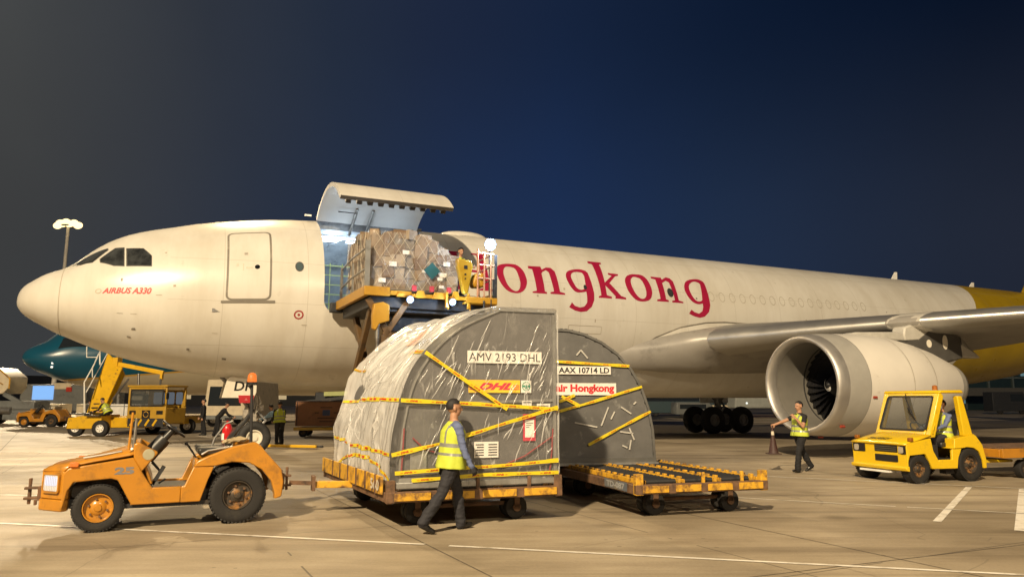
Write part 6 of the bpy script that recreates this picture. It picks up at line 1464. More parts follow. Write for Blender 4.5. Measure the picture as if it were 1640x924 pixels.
# ---- netted pallet load
pl = thing('pallet_load', 'heap of brown cartons under net and clear film on the raised loader', 'cargo load', WP(8.92, 6.30, 4.67), TH)
MB().box((1.24, 1.35, .01), (2.55, 2.75, .03)).build('base_sheet', M_alu, pl)
random.seed(12)
cm = MB(); nx, ny, nz = 8, 7, 5
for i in range(nx):
    for j in range(ny):
        for k in range(nz):
            if not (i in (0, nx-1) or j in (0,) or k == nz-1): continue
            x, y, z = (i+.5)/nx*2.42, (j+.5)/ny*2.6, .03+(k+.5)/nz*1.50
            top = 1.0 if x < 1.4 else 1-.42*((x-1.4)/1.02)**1.6
            top *= 1+.10*(y/2.6)
            z *= top
            if k == nz-1 and i == 0: z -= .06
            s = (.34+random.uniform(-.04, .06), .40+random.uniform(-.04, .05), .34*top+random.uniform(-.03, .06))
            Mr = Matrix.Rotation(random.uniform(-.12, .12), 4, 'Z') @ Matrix.Rotation(random.uniform(-.14, .14), 4, 'X') @ Matrix.Rotation(random.uniform(-.14, .14), 4, 'Y')
            cm.box((x+random.uniform(-.035, .035), y+random.uniform(-.05, .03), z+random.uniform(-.03, .03)), s, Mr, mi=random.choice((0, 0, 1, 1, 2, 3)))
for k in range(26):
    x = random.uniform(.1, 2.2); y = random.uniform(.1, 2.3); zt = 1.56*(1 if x < 1.4 else 1-.40*((x-1.4)/1.02)**1.6)*(1+.10*y/2.6); cm.box((x, y, zt+random.uniform(-.02, .05)), (random.uniform(.25, .5), random.uniform(.25, .45), random.uniform(.16, .28)), Matrix.Rotation(random.uniform(-.6, .6), 4, 'Z') @ Matrix.Rotation(random.uniform(-.2, .2), 4, 'X'), mi=random.choice((0, 1, 2, 3)))
cb = [mat('carton_%s' % n_, c_, .7, var=.22, scale=3.5, dirt=tuple(q*.45 for q in c_), dscale=5, damt=.40, bump=.25, bscale=8) for n_, c_ in (('tan', (.22, .155, .098)), ('brown', (.155, .10, .062)), ('pale', (.30, .245, .185)), ('grey', (.175, .15, .125)))]
cm.build('cartons', cb, pl, bevel=.012, ang=30)
def lf(u, v, o):   # load envelope: u across the near face then round the left end, v up
    if u >= 0: x, y = u*2.45, -.05
    else: x, y = -.05, -u*2.65
    hx = 1.0 if x < 1.4 else 1-.42*((x-1.4)/1.02)**1.6
    z = v*1.60*hx*(1+.10*max(0, y)/2.6)
    bl = .06*noise.noise(Vector((x*2.2, y*2.2, z*2.2)))+.03*sin(v*pi)
    return Vector((x-(o+bl if u < 0 else 0), y-(o+bl if u >= 0 else 0), z))
for k in range(9):
    u_, v_ = random.uniform(.06, .9), random.uniform(.1, .85); c_ = lf(u_, v_, .015); w_ = random.uniform(.05, .11)
    MB().prism([(-w_, -w_*.6), (w_, -w_*.6), (w_, w_*.6), (-w_, w_*.6)], 0, .003, lambda u, v, d: c_+Vector((u, -d, v))).build('carton_label', M_lblw, pl)
nm = MB()
def strand(a, c, n=9): nm.tube([lf(a[0]+(c[0]-a[0])*i/n, a[1]+(c[1]-a[1])*i/n, .03) for i in range(n+1)], .0055, 4)
for k in range(-3, 9):
    a = k*.14
    for sg in (1, -1):
        u0 = a if sg > 0 else 1-a; u1 = u0+sg*.42; P0, P1_ = [u0, 0], [u1, 1.0]
        for P, Q in ((P0, P1_), (P1_, P0)):
            if P[0] < .01: t = (.01-P[0])/(Q[0]-P[0]); P[:] = [.01, P[1]+(Q[1]-P[1])*t]
            if P[0] > .99: t = (.99-P[0])/(Q[0]-P[0]); P[:] = [.99, P[1]+(Q[1]-P[1])*t]
        if abs(P0[0]-P1_[0]) > .03: strand(P0, P1_)
for k in range(6):
    strand((-.02-k*.17, 0), (-.2-k*.15, 1.0)); strand((-.02-k*.17, 1.0), (-.2-k*.15, 0))
nm.build('cargo_net', mat('net_cord', (.50, .46, .38), .8), pl)
fl = MB(); us = [-1+.1*i for i in range(10)]+[-.001, .001]+[.05*i for i in range(1, 21)]
fl.grid(lambda i, j: lf(us[i], j/14, .012+.025*abs(noise.noise(Vector((us[i]*9, j*.8, 4))))), len(us), 15)
lfilm = fl.build('film', M_film, pl, ang=180, norm=False); q = lfilm.data.attributes.new('haze', 'FLOAT', 'POINT'); q.data.foreach_set('value', [.09]*len(lfilm.data.vertices))
q = MB(); c_ = lf(.68, .38, .07); q.prism([(0, -.24), (.24, 0), (0, .24), (-.24, 0)], 0, .006, lambda u, v, d: c_+Vector((u, -d, v))); q.build('diamond_label', mat('label_teal', (.01, .085, .10), .5), pl)
# ------------------------------------------------------------------ ramp clutter under and beyond the nose
M_greyv = mat('grey_vehicle', (.16, .17, .17), .5, .1, dirt=(.07, .07, .065), damt=.4)
M_cream = mat('cream_paint', (.58, .50, .36), .45, dirt=(.36, .31, .22), damt=.38)
M_darkglass = glassy('dark_glass', (.02, .025, .03), 1, .08)
M_cyanlit = emit('lit_screen', (.22, .45, .85), 1.1)
M_redp = mat('red_paint', (.45, .035, .02), .4, dirt=(.25, .03, .02))
M_teal = None
# -- boarding stairs truck
st = thing('boarding_stairs', 'yellow boarding stairs truck with glazed cab parked beyond the nose', 'stairs truck', (-20.0, 37.2, 0), 0)
def PX(px, py, Y, ox=-20.0, oy=37.2):   # local point seen at a photo pixel when standing at depth Y
    v = (462-py)/FPX; cp, sp = cos(PITCH), sin(PITCH); d = Vector(((px-820)/FPX, cp-v*sp, sp+v*cp)); q = d*(Y/d.y); return Vector((q.x-ox, Y-oy, q.z+CAMH))
q = MB()
lo0, lo1, hi1, hi0 = PX(133, 684, 36.6), PX(141, 686, 36.6), PX(191, 572, 39.2), PX(174, 566, 39.2)
def slab(mb, A, B, C_, D_, th): mb.prism([(0, 0), (1, 0), (2, 0), (3, 0)], 0, 1, lambda u, v, d: [A, B, C_, D_][int(u)]+Vector((0, th*d, 0)))
slab(q, PX(130, 685, 36.6), PX(156, 678, 36.6), PX(196, 588, 39.0), PX(172, 565, 39.0), .12)
o_ = q.build('stringer', M_yellow, st, bevel=.02)
q = MB(); slab(q, PX(158, 672, 37.2), PX(168, 664, 37.2), PX(199, 600, 39.4), PX(195, 590, 39.4), .12); q.build('stringer', M_yellow, st, bevel=.02)
q = MB()
for k in range(15):
    t = (k+.5)/15; a = PX(139, 686, 36.7).lerp(PX(190, 578, 39.1), t); c = PX(152, 664, 37.2).lerp(PX(192, 590, 39.3), t); m_ = (a+c)/2; q.box(m_, (max(.25, (c-a).length), .30, .05), atan2((c-a).y, (c-a).x))
q.build('steps', M_under, st)
q = MB()
q.tube([PX(136, 640, 36.8), PX(136, 670, 36.6)], .03, 6); q.tube([PX(135, 612, 36.8), PX(150, 585, 37.5), PX(160, 563, 38.4), PX(168, 558, 39)], .03, 6); q.tube([PX(135, 612, 36.8), PX(135, 672, 36.6)], .03, 6); q.tube([PX(138, 628, 36.8), PX(172, 566, 39)], .025, 6); q.tube([PX(148, 604, 37), PX(148, 590, 37.4), PX(157, 568, 38.2)], .025, 6)
q.tube([PX(139, 555, 39), PX(139, 572, 39), PX(157, 572, 39)], .03, 6); q.tube([PX(160, 563, 39), PX(160, 584, 38.5)], .035, 6)
q.build('handrail', M_white, st)
q = MB(); a, c = PX(190, 583, 39), PX(262, 597, 39); bar_between(q, a, c, .16, .22); q.box(PX(188, 580, 39.1), (.26, .5, .5)); q.box(PX(259, 602, 39), (.12, .2, .4)); q.build('top_beam', M_yellow, st, bevel=.015)
q = MB(); a, c = PX(222, 598, 39), PX(222, 616, 39); q.cyl(a, c, .06); q.cyl(PX(180, 640, 38), PX(206, 607, 39), .05); q.cyl(PX(258, 604, 39), PX(256, 622, 38.6), .05); q.split('lift_ram', M_steel, st)
q = MB(); q.prism([(-1.25, .35), (.4, .35), (.4, 1.0), (-.1, 1.02), (-1.2, .86)], -1.5, .2, XZ); q.box((.9, .5, .62), (2.6, 2.2, .5)); q.box((1.6, 2.2, .7), (3.4, 2.4, .4)); q.build('chassis', M_yellow, st, bevel=.03)
q = MB(); q.box((-.75, -.7, 1.05), (.9, 1.5, .06)); q.box((.05, -1.4, .98), (.7, .6, .06)); q.build('deck_plate', M_under, st)
# cab: front towards the camera
cb_ = thing('cab', '', '', (0, 0, 0)); del cb_['label'], cb_['category']; cb_.parent = st; cb_.location = (2.25, -.9, 0); cb_.rotation_euler = (0, 0, R_(-9))
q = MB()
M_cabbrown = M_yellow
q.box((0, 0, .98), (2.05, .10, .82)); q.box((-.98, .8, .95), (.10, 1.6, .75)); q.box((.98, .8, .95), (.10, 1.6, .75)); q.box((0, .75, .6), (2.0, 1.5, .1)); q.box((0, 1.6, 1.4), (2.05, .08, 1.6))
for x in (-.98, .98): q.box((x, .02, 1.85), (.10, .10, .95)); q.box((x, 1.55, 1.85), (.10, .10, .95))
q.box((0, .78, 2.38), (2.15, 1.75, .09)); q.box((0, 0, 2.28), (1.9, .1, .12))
q.build('cab_shell', mat('cab_shaded_yellow', (.42, .25, .025), .45, dirt=(.2, .12, .03), damt=.38), cb_, bevel=.03)  # truck yellow darkened: the shade on the cab is put into its colour
q = MB()
q.prism(rrect(-.88, 1.40, .88, 2.22, .10), -.055, -.04, XZ); q.build('windscreen', M_cabglass, cb_)
q = MB()
for a in (rrect(-.88, 1.40, .88, 2.22, .1),):
    b2 = rrect(-.82, 1.46, .82, 2.16, .08)
    for k in range(len(a)): q.prism([a[k], a[(k+1) % len(a)], b2[(k+1) % len(a)], b2[k]], -.075, -.056, XZ)
q.build('gasket', M_black, cb_)
q = MB()
for x0, x1 in ((-.75, -.15), (-.05, .40), (.5, .85)): q.prism(rrect(x0, 1.5, x1, 2.1, .08), 1.53, 1.55, XZ)
q.build('rear_window', emit('rear_glow', (.45, .52, .62), .22), cb_)
q = MB(); q.prism(rrect(.25, 1.40, 1.3, 2.2, .06), -1.035, -1.025, lambda u, v, d: Vector((d, u, v))); q.build('door_glass', M_cabglass, cb_)
q = MB(); 
for x in (-.72, .72): q.prism(rrect(x-.17, 1.02, x+.17, 1.20, .02), -.062, -.05, XZ)
q.build('headlight', M_blackplastic, cb_)
q = MB(); q.prism(rrect(-.22, .82, .22, 1.22, .02), -.062, -.05, XZ); e_ = q.build('front_emblem', M_blackplastic, cb_)
q = MB(); q.grid(lambda i, j: Vector(((.15-.03*j)*cos(2*pi*i/16), -.066, 1.02+(.15-.03*j)*sin(2*pi*i/16))), 16, 2, cu=True); q.build('emblem_ring', M_rustyellow, e_)
q = MB()
for k in range(4): bar_between(q, (-.8+k*.4, -.07, .48), (-.6+k*.4, -.07, .78), .02, .1)
q.box((0, -.04, .63), (1.9, .05, .4), mi=1); q.build('hazard_panel', [M_yellow, M_under], cb_)
q = MB(); q.tube([(.9, -.1, 1.5), (1.15, -.15, 1.5), (1.15, -.15, 2.1)], .02, 6); q.box((1.15, -.15, 1.9), (.05, .16, .3)); q.build('mirror', M_blackplastic, cb_)
for x, y in ((-.85, -1.35), (.55, -1.75), (1.4, 1.6), (3.2, 1.6)): road_wheel(st, (x, y, .38), .38, .26, M_white, .5, seg=24)
# -- service bus behind the nose wheel
bs = thing('service_bus', 'beige bus with dark front window far behind the nose wheel', 'bus', (-18.2, 47.2, 0), 0)
q = MB(); q.prism([(-1.3, .5), (1.3, .5), (1.3, 1.2), (1.15, 3.0), (-1.15, 3.0), (-1.3, 1.2)], 0, 7, XZ); q.build('body', M_cream, bs, bevel=.08)
MB().prism([(-1.05, 1.35), (1.05, 1.35), (.95, 2.55), (-.95, 2.55)], -.03, -.004, XZ).build('windscreen', M_darkglass, bs)
for x in (-1, 1): road_wheel(bs, (x*1.0, 1.0, .48), .48, .3, M_white, .5, seg=20)
for x in (-1, 1): road_wheel(bs, (x*1.0, 5.6, .48), .48, .3, M_white, .5, seg=20)
MB().box((0, -.06, .62), (2.5, .12, .25)).build('bumper', M_greyv, bs, bevel=.03)
# -- brown service cart beside the nose gear
sc_ = thing('service_cart', 'brown boxy ground power cart with blue sticker under the aircraft belly', 'service cart', (-9.75, 34.9, 0), R_(4))
MB().box((1.0, .75, 1.08), (2.75, 1.4, 1.15)).build('housing', mat('cart_brown', (.30, .135, .06), .6, var=.15, scale=2, dirt=(.10, .05, .03), damt=.4), sc_, bevel=.03)
MB().box((1.0, .75, .38), (2.85, 1.5, .14)).build('chassis', M_yellow, sc_, bevel=.01)
q = MB(); q.box((1.0, .04, 1.64), (2.7, .03, .05)); q.box((-.30, .04, 1.08), (.05, .03, 1.1)); q.box((2.3, .04, 1.08), (.05, .03, 1.1)); q.build('edge_trim', mat('cart_trim', (.09, .045, .03), .6), sc_)
MB().box((1.05, .035, 1.12), (.34, .015, .26)).build('blue_sticker', mat('sticker_blue', (.05, .07, .16), .5), sc_)
q = MB()
for x, z, w_ in ((1.05, 1.36, .55), (.62, 1.12, .2), (1.5, 1.12, .2), (1.05, .88, .8), (1.05, .72, .6)): q.box((x, .036, z), (w_, .012, .04))
q.build('stencil_lines', mat('stencil_dark', (.06, .028, .018), .6), sc_)
for x in (0, 2): road_wheel(sc_, (x, .15, .2), .2, .14, M_rimrust, .5, seg=18)
for x in (0, 2): road_wheel(sc_, (x, 1.35, .2), .2, .14, M_rimrust, .5, seg=18)
# -- chock and painted bar by the nose wheel
ck = thing('wheel_chock', 'dull orange wheel chock lying by the nose wheel', 'chock', (-9.25, 27.3, 0), R_(20))
MB().lathe([(-.18, .001), (-.18, .10), (-.14, .13), (.14, .13), (.18, .10), (.18, .001)], (0, 0, .13), (0, 1, 0), 12).build('body', mat('chock_orange', (.38, .12, .07), .6, dirt=(.2, .08, .05)), ck, ang=50)
q = MB(); q.tube([(0, .18, .13), (0, .30, .2), (.1, .3, .05), (.3, .25, .02)], .012, 6); q.build('rope', M_greyv, ck)
tbr = thing('tow_bar', 'dark and yellow tow bar lying on the apron right of the nose wheel', 'tow bar', (-8.9, 26.9, 0), R_(-14))
q = MB(); q.box((1.0, 0, .10), (2.2, .12, .10)); q.build('shaft', M_yellow, tbr, bevel=.02)
q = MB(); q.box((1.0, .28, .08), (2.4, .10, .08)); q.box((-.1, .12, .1), (.2, .5, .12)); q.build('fork', M_under, tbr, bevel=.02)
# -- low dark vehicles and gear seen below the belly
bl = thing('belt_loader', 'dark belt loader with pale green belt side under the belly', 'belt loader', (-11.4, 43.5, 0), R_(3))
q = MB(); q.box((2.6, 0, 1.0), (5.2, 1.6, .8)); q.box((.6, 0, 1.7), (1.1, 1.5, .9)); q.build('chassis', M_under, bl, bevel=.05)
q = MB(); bar_between(q, (-.4, -.5, 1.6), (5.8, -.5, 2.3), .9, .18); q.build('belt_boom', M_under, bl)
q = MB(); bar_between(q, (.6, -.98, 2.05), (4.0, -.98, 2.15), .04, .24); q.build('belt_side', mat('pale_green', (.38, .42, .16), .5), bl)
q = MB(); q.cyl((4.3, -.9, 1.9), (4.6, -.9, 2.8), .12); q.box((5.6, -.9, 2.1), (.18, .1, .5)); q.build('boom_stay', M_cream, bl)
for x in (.6, 4.4):
    for y in (-.7, .7): road_wheel(bl, (x, y, .4), .4, .26, M_rimrust, .5, seg=20)
# -- catering high-loader, far left
cl = thing('catering_truck', 'beige high-lift service truck on grey chassis at the left edge', 'service truck', (-37.2, 53.0, 0), R_(2))
q = MB(); q.prism([(-4.6, 2.15), (.9, 2.15), (1.25, 2.6), (1.25, 3.35), (.4, 4.0), (-4.6, 4.1)], 0, 2.2, XZ); q.build('body', M_cream, cl, bevel=.05)
q = MB(); 
for x in (-2.6, -1.6): q.box((x, -.02, 3.2), (.55, .03, 1.1))
q.build('side_panel', mat('panel_pale', (.62, .60, .55), .5), cl)
q = MB()
for x in (-2.1, -1.05, -.8): q.box((x, -.025, 3.1), (.30, .03, .8))
q.build('side_opening', M_under, cl)
q = MB(); q.tube([(-.3, -.06, 4.0), (.5, -.06, 3.9), (1.35, -.06, 3.2), (1.35, -.06, 2.5)], .05, 6); q.tube([(-.3, -.06, 3.4), (.9, -.06, 2.8)], .04, 6); q.build('handrail', M_rustyellow, cl)
q = MB(); q.box((-.4, .9, .95), (8.4, 1.9, .35)); q.box((1.9, .9, 1.3), (2.6, 1.9, .7)); q.box((2.2, -.08, .55), (2.2, .12, .5)); bar_between(q, (-3, .2, 1.1), (.2, .2, 2.2), .12, .16); bar_between(q, (-3, .2, 2.1), (.4, .2, 1.1), .12, .16); q.build('chassis', M_greyv, cl, bevel=.04)
q = MB(); q.cyl((1.0, -.1, .95), (1.7, -.1, .95), .26, seg=14); q.build('tank', M_steel, cl)
bar_q = MB(); bar_between(bar_q, (.9, .2, 2.15), (2.8, .2, 1.1), .2, .3); bar_q.build('boom', M_greyv, cl)
for x in (-2.6, -.2, 3.0):
    for y in (.1, 1.7): road_wheel(cl, (x, y, .52), .52, .3, M_greyv, .5, seg=20)
# -- parked boxes and vehicles beyond the small tractor
random.seed(3)
def baggage_cart(lbl, x, y, rz, m):
    t = thing('baggage_cart', lbl, 'baggage cart', (x, y, 0), rz, 'baggage carts beyond the stairs')
    MB().box((0, 0, .95), (2.3, 1.5, .95)).build('box', m, t, bevel=.03); MB().box((0, 0, .40), (2.5, 1.55, .10)).build('frame', M_under, t); q = MB(); q.box((0, -.765, 1.0), (.05, .02, .9)); q.box((0, -.765, 1.28), (2.2, .02, .05)); q.build('trim', M_greyv, t)
    for dx in (-.8, .8):
        for dy in (-.6, .6): road_wheel(t, (dx, dy, .2), .2, .14, M_under, .5, seg=16)
for lbl, x, y, m in (('cream baggage cart behind the small tractor hood', -34.6, 56.0, M_cream), ('cream baggage cart behind the small tractor seat', -31.4, 56.5, M_cream), ('white baggage cart just left of the stairs foot', -26.6, 52.0, M_white)): baggage_cart(lbl, x, y, R_(random.uniform(-6, 6)), m)
vt = thing('display_truck', 'truck with a bright blue lit panel parked beyond the small tractor', 'truck', (-41.5, 67.0, 0), 0)
q = MB(); q.box((0, 1.5, 1.9), (6.0, 2.4, 2.4)); q.box((4.4, 1.5, 1.6), (1.8, 2.2, 1.9)); q.build('body', M_greyv, vt, bevel=.06)
MB().box((-.9, .27, 2.35), (1.9, .05, 1.25)).build('lit_panel', M_cyanlit, vt)
MB().box((.85, .25, 2.95), (1.5, .06, .55)).build('pale_panel', M_cream, vt); MB().box((1.45, .22, 2.65), (.5, .06, .4)).build('red_panel', M_redp, vt)
for x in (-2, 4): road_wheel(vt, (x, .4, .5), .5, .3, M_greyv, .5, seg=18)
# -- teal airliner parked behind
ta = thing('teal_airliner', 'teal airliner with cream belly parked behind the freighter nose', 'aircraft', (-34.2, 51.6, 0), R_(46))
def teal_paint():
    m = bpy.data.materials.new('teal_livery'); m.use_nodes = True; t = m.node_tree; N, L = t.nodes, t.links; b = N['Principled BSDF']
    tcn = N.new('ShaderNodeTexCoord'); sp = N.new('ShaderNodeSeparateXYZ'); L.new(tcn.outputs['Object'], sp.inputs[0])
    def cmp(off, s2):
        q = N.new('ShaderNodeMath'); q.operation = 'MULTIPLY_ADD'; q.inputs[1].default_value = s2; L.new(sp.outputs[0], q.inputs[0]); q.inputs[2].default_value = off
        g_ = N.new('ShaderNodeMath'); g_.operation = 'GREATER_THAN'; L.new(sp.outputs[2], g_.inputs[0]); L.new(q.outputs[0], g_.inputs[1]); return g_.outputs[0]
    nz = N.new('ShaderNodeTexNoise'); nz.inputs['Scale'].default_value = .6; L.new(tcn.outputs['Object'], nz.inputs['Vector'])
    r = N.new('ShaderNodeValToRGB'); r.color_ramp.elements[0].color = (.006, .070, .125, 1); r.color_ramp.elements[1].color = (.009, .092, .16, 1); L.new(nz.outputs['Fac'], r.inputs[0])
    m1 = N.new('ShaderNodeMix'); m1.data_type = 'RGBA'; m1.inputs[6].default_value = (.50, .43, .30, 1); m1.inputs[7].default_value = (.52, .30, .05, 1); L.new(cmp(2.75, .105), m1.inputs[0])
    m2 = N.new('ShaderNodeMix'); m2.data_type = 'RGBA'; L.new(cmp(2.87, .105), m2.inputs[0]); L.new(m1.outputs[2], m2.inputs[6]); L.new(r.outputs[0], m2.inputs[7])
    L.new(m2.outputs[2], b.inputs['Base Color']); b.inputs['Roughness'].default_value = .28
    return m
M_teal = teal_paint()
def tsurf(s, p, off=0): v = surf(s, p, off); return Vector((v.x*1.02, v.y*1.06, (v.z-4.98)*1.05+5.05))
fq = MB(); sl = [0, .03, .1, .24, .5, .95, 1.4, 2, 2.8, 3.6, 5, 6.8, 9.3, 13, 18, 24, 30, 38, 42.4, 46.3, 50, 54, 57.5]
fq.grid(lambda i, j: tsurf(sl[i], 2*pi*j/48), len(sl), 49); bmesh.ops.remove_doubles(fq.bm, verts=fq.bm.verts, dist=.001); fq.build('fuselage', M_teal, ta, ang=50)
q = MB(); q.grid(lambda i, j: tsurf(1.7+1.6*i/8+.35*j/3, .40+.42*j/3-.10*(i/8), .02), 9, 4); q.build('cockpit_window', M_darkglass, ta)
q = MB(); q.box((1.5, -1.45, 4.25), (.12, .1, .12)); q.box((1.5, -1.40, 3.98), (.12, .1, .12)); q.build('nose_light', emit('nose_lamp', (1, .92, .75), 1.6), ta)
q = MB()
for sd in (-1, 1): q.prism([(21, 2.6), (34, 29), (36.5, 29), (31.5, 2.6)], 4.0, 4.4, lambda u, v, d: Vector((u, sd*v, d+.07*v)))
q.build('wing', M_wing, ta); MB().prism([(46, 7.4), (54, 15.5), (57, 15.5), (55.5, 7.2)], -.2, .2, XZ).build('tail_fin', M_teal, ta)
q = MB()
q.cyl((6.5, 0, .4), (6.4, 0, 3), .12)
for y in (-.3, .3): q.lathe([(-.16, .2), (-.18, .45), (0, .5), (.18, .45), (.16, .2)], (6.5, y, .5), (0, 1, 0), 18)
for x in (28.5, 30.3):
    for y in (-5.3, 5.3): q.lathe([(-.4, .3), (-.45, .6), (0, .66), (.45, .6), (.4, .3)], (x, y, .66), (0, 1, 0), 18); q.cyl((x, y, .6), (29.4, y, 3.8), .15)
q.build('landing_gear', M_gear, ta)
# -- red and grey tails of other aircraft far right of centre
def far_engine(lbl, name, x, y, rz, m, R):
    t = thing(name, lbl, 'aircraft engine', (x, y, 0), rz); 
    MB().lathe([(0, R*.86), (.05, R*.95), (.5, R), (1.8, R*1.03), (3.2, R*.85), (4.4, R*.55), (4.4, .01)], (0, 0, R+.55), (1, 0, 0), 28).build('cowling', m, t, ang=60)
    MB().lathe([(0, R*.86), (.3, R*.8), (1.0, R*.8), (1.0, .01)], (0, 0, R+.55), (1, 0, 0), 28).build('intake', M_under, t, ang=60)
    q = MB(); q.prism([(1.2, 2*R+.5), (4.2, 2*R+1.4), (6, 2*R+1.4), (4.6, R+.6)], -.2, .2, XZ); q.build('pylon', M_white, t)
    return t
ra = thing('red_airliner', 'far red-bellied airliner seen between the main wheels and the engine', 'aircraft', (26.0, 86.0, 0), R_(12))
q = MB(); q.grid(lambda i, j: Vector((16*i/14-2, 1.5*cos(2*pi*j/24)*min(1, .25+.75*(i/4)**.6 if i < 4 else 1), 2.75+1.5*sin(2*pi*j/24)*min(1, .25+.75*(i/4)**.6 if i < 4 else 1))), 15, 25); q.build('fuselage', M_redp, ra, ang=60)
q = MB(); q.box((4, -1.53, 1.7), (9, .12, .25)); q.build('belly_stripe', M_white, ra)
q = MB(); q.cyl((1, 0, .3), (1, 0, 1.5), .1); q.lathe([(-.2, .2), (-.2, .42), (.2, .42), (.2, .2)], (1, 0, .42), (0, 1, 0), 16); q.lathe([(-.9, .2), (-.9, .42), (.9, .42), (.9, .2)], (10, 0, .42), (0, 1, 0), 16); q.cyl((10, 0, .3), (10, 0, 1.5), .1); q.build('landing_gear', M_gear, ra)
gv = thing('grey_tanker', 'pale grey tank truck standing behind the main wheels', 'truck', (21.5, 72.0, 0), R_(4))
q = MB(); q.prism([(0, .9), (5.4, .9), (5.0, 2.3), (3.6, 2.9), (.2, 2.9)], 0, 2.4, XZ); q.build('body', mat('pale_grey', (.34, .36, .34), .5), gv, bevel=.15)
q = MB(); q.cyl((1.2, -.03, 1.4), (1.2, .0, 1.4), .10); q.cyl((3.6, -.03, 1.3), (3.6, 0, 1.3), .10); q.build('marker_lamp', emit('marker_lit', (.9, .95, .85), 1.2), gv)
for x in (.9, 4.4): road_wheel(gv, (x, .3, .45), .45, .3, M_under, .5, seg=18)
random.seed(8)
for i, (lbl, x, y, w_, h, m) in enumerate((('dark teal container vehicle beneath the belly, left of the main wheels', 13.2, 78, 9.0, 2.7, mat('teal_dark', (.015, .05, .065), .5)), ('low grey van parked left of the main wheels', 15.4, 70, 3.6, 1.5, M_greyv), ('low cream van between the dark vehicle and the main wheels', 19.0, 74, 2.6, 1.2, M_cream))):
    t = thing('parked_van', lbl, 'van', (x, y, 0), R_(random.uniform(-5, 5)))
    MB().prism([(0, .35), (w_, .35), (w_, h*.7), (w_*.88, h), (.1, h)], 0, 1.9, XZ).build('body', m, t, bevel=.06)
    q = MB(); q.prism([(w_*.1, h*.58), (w_*.80, h*.58), (w_*.80, h*.86), (w_*.1, h*.86)], -.02, .0, XZ); q.build('window', M_darkglass, t)
    for dx in (.2, .8): road_wheel(t, (w_*dx, .15, .33), .33, .2, M_under, .5, seg=16)
# -- terminal along the right
tm = thing('terminal_building', 'long glass terminal building with lit upper windows at the right', 'building', (62, 128, 0), R_(-6))
M_tglass = mat('terminal_glass', (.03, .055, .06), .12, .2, var=.4, scale=.12)
M_tconc = mat('terminal_concrete', (.10, .098, .09), .7)
MB().box((60, 12, 4.2), (130, 22, 8.4)).build('facade_glass', M_tglass, tm)
q = MB()
for k in range(34): q.box((-4+k*3.9, .85, 4.4), (.25, .3, 8.6))
for z in (2.6, 5.4): q.box((60, .86, z), (130, .3, .25))
q.build('mullion', mat('mullion_grey', (.16, .20, .20), .5, .3), tm)
MB().box((60, 11, 9.0), (136, 28, 1.2)).build('roof', M_tconc, tm)
q = MB()
for k in range(14): q.box((6+k*9, .72, 7.6+.0*k), (random.uniform(3, 7), .05, .9))
q.build('lit_window', emit('terminal_strip', (.62, .85, .92), .85), tm)
q = MB()
for k in range(24): q.box((random.uniform(-2, 100), .70, random.choice((1.6, 4.0, 4.4, 6.3))), (random.uniform(.4, 2.2), .05, random.uniform(.3, 1.3)))
q.build('lit_room', emit('terminal_room', (.30, .55, .62), .30), tm)
MB().box((8.3, .6, 4.0), (1.0, .06, .9)).build('lit_sign', emit('sign_blue', (.45, .75, 1.0), 1.8), tm)
q = MB(); q.box((60, -3.5, 3.0), (130, 3, 1.3)); [q.cyl((k*12, -3.5, 0), (k*12, -3.5, 3), .4) for k in range(11)]; q.build('walkway', M_tconc, tm)
random.seed(5)
for k in range(7):
    t = thing('service_van', ['pale grey van parked before the terminal, leftmost of the row', 'dark van second from left before the terminal', 'beige van third from left before the terminal', 'white box van fourth from left before the terminal', 'grey van fifth from left before the terminal', 'tan van sixth from left before the terminal', 'white van rightmost before the terminal'][k], 'van', (52+k*5.6+random.uniform(-.6, .6), 92+random.uniform(-2, 2), 0), R_(random.uniform(-8, 8)), 'vans before the terminal')
    h = random.uniform(1.9, 2.7); w_ = random.uniform(3.6, 4.8); m = (M_greyv, M_under, M_cream, M_white, M_greyv, M_cream, M_white)[k]
    MB().prism([(0, .35), (w_, .35), (w_, h*.55), (w_*.86, h), (.05, h)], 0, 1.9, XZ).build('body', m, t, bevel=.06)
    MB().prism([(w_*.5, h*.58), (w_*.92, h*.58), (w_*.82, h*.90), (w_*.5, h*.90)], -.02, 0, XZ).build('window', M_darkglass, t)
    for dx in (.2, .8): road_wheel(t, (w_*dx, .15, .35), .35, .2, M_under, .5, seg=16)
MB_ = MB(); strip(MB_, (40, 75.5), (90, 72.5), .55, .006); struct(MB_.build('road_marking', M_paint, smooth=False))
tm2 = thing('hangar', 'low dark hangar along the horizon far left', 'building', (-230, 190, 0), R_(10))
MB().prism([(0, 0), (150, 0), (150, 7), (75, 9), (0, 7)], 0, 30, XZ).build('wall', M_tconc, tm2)
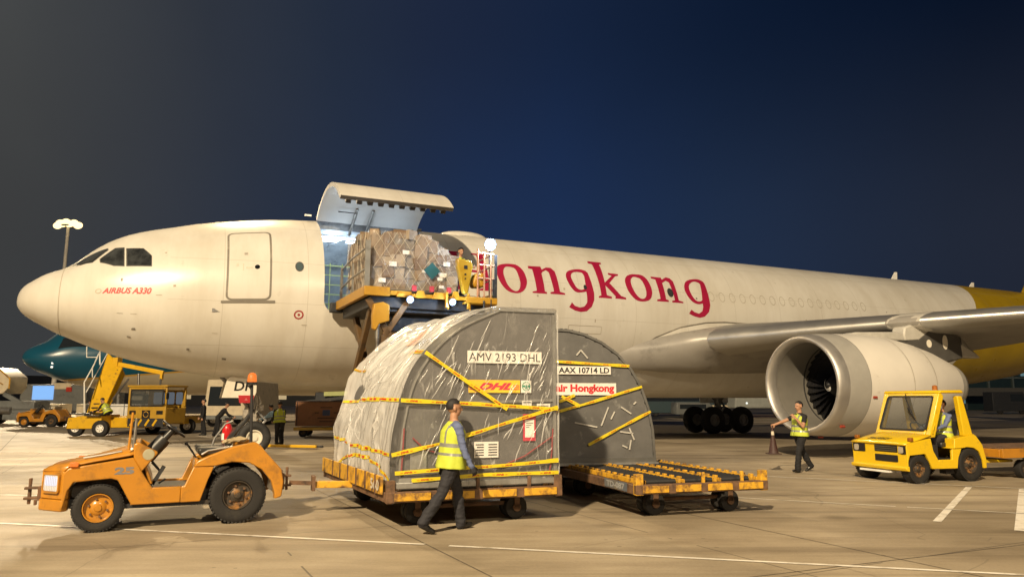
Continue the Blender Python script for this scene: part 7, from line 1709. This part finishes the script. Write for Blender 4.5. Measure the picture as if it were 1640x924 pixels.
q = MB(); [q.box((8+k*13, -.05, 2.2+.3*(k % 3)), (3.5, .1, 1.1)) for k in range(11)]; q.build('lit_window', emit('hangar_lit', (1, .75, .4), .5), tm2)
tm3 = thing('cargo_shed', 'long dark cargo shed on the horizon behind the freighter', 'building', (-75, 215, 0), R_(-2))
MB().prism([(0, 0), (140, 0), (140, 6), (70, 7.5), (0, 6)], 0, 30, XZ).build('wall', M_tconc, tm3)
q = MB(); [q.box((8+k*13, -.05, 2.4), (4, .1, 1.2)) for k in range(10)]; q.build('lit_window', emit('hangar_lit', (1, .75, .4), .5), tm3)
# -- floodlight mast behind the nose
ms = thing('floodlight_mast', 'tall pale lamp mast with a lit floodlight cluster left of the nose', 'light mast', (-58.6, 95.0, 0))
MB().cyl((0, 0, 0), (0, 0, 24.3), .30, .19, 14).build('mast', mat('mast_grey', (.62, .60, .55), .5), ms)
q = MB(); q.cyl((-1.3, 0, 24.4), (1.3, 0, 24.4), .09); q.lathe([(24.2, .3), (24.3, .9), (24.45, .9), (24.5, .3)], (0, 0, 0), (0, 0, 1), 16); q.build('head_ring', M_greyv, ms)
M_sodlit = emit('sodium_lamp', (1.0, .74, .34), 2.4)
for k in range(7):
    p = Vector((-1.35+.45*k, -.5*sin(pi*k/6), 24.45+.18*(k % 2)+.15*sin(pi*k/6)))
    l_ = bpy.data.objects.new('floodlight', None); COL.objects.link(l_); l_.parent = ms; l_.location = p
    MB().lathe([(-.12, .001), (-.12, .16), (.16, .34), (.20, .34), (.20, .30)], (0, .1, .05), (0, -1, -.35), 14).build('housing', M_greyv, l_); MB().ball((0, -.10, -.02), .55, (1.1, .4, .85), 3).build('lens', M_sodlit, l_)
L_ = bpy.data.lights.new('mast_light', 'SPOT'); L_.energy = 130000; L_.color = SODIUM; L_.shadow_soft_size = .6; L_.spot_size = R_(110); L_.spot_blend = .5
o_ = bpy.data.objects.new('mast_light', L_); COL.objects.link(o_); o_.parent = ms; o_.location = (0, -3.0, 24.2); o_.rotation_euler = (R_(-55), 0, R_(25))
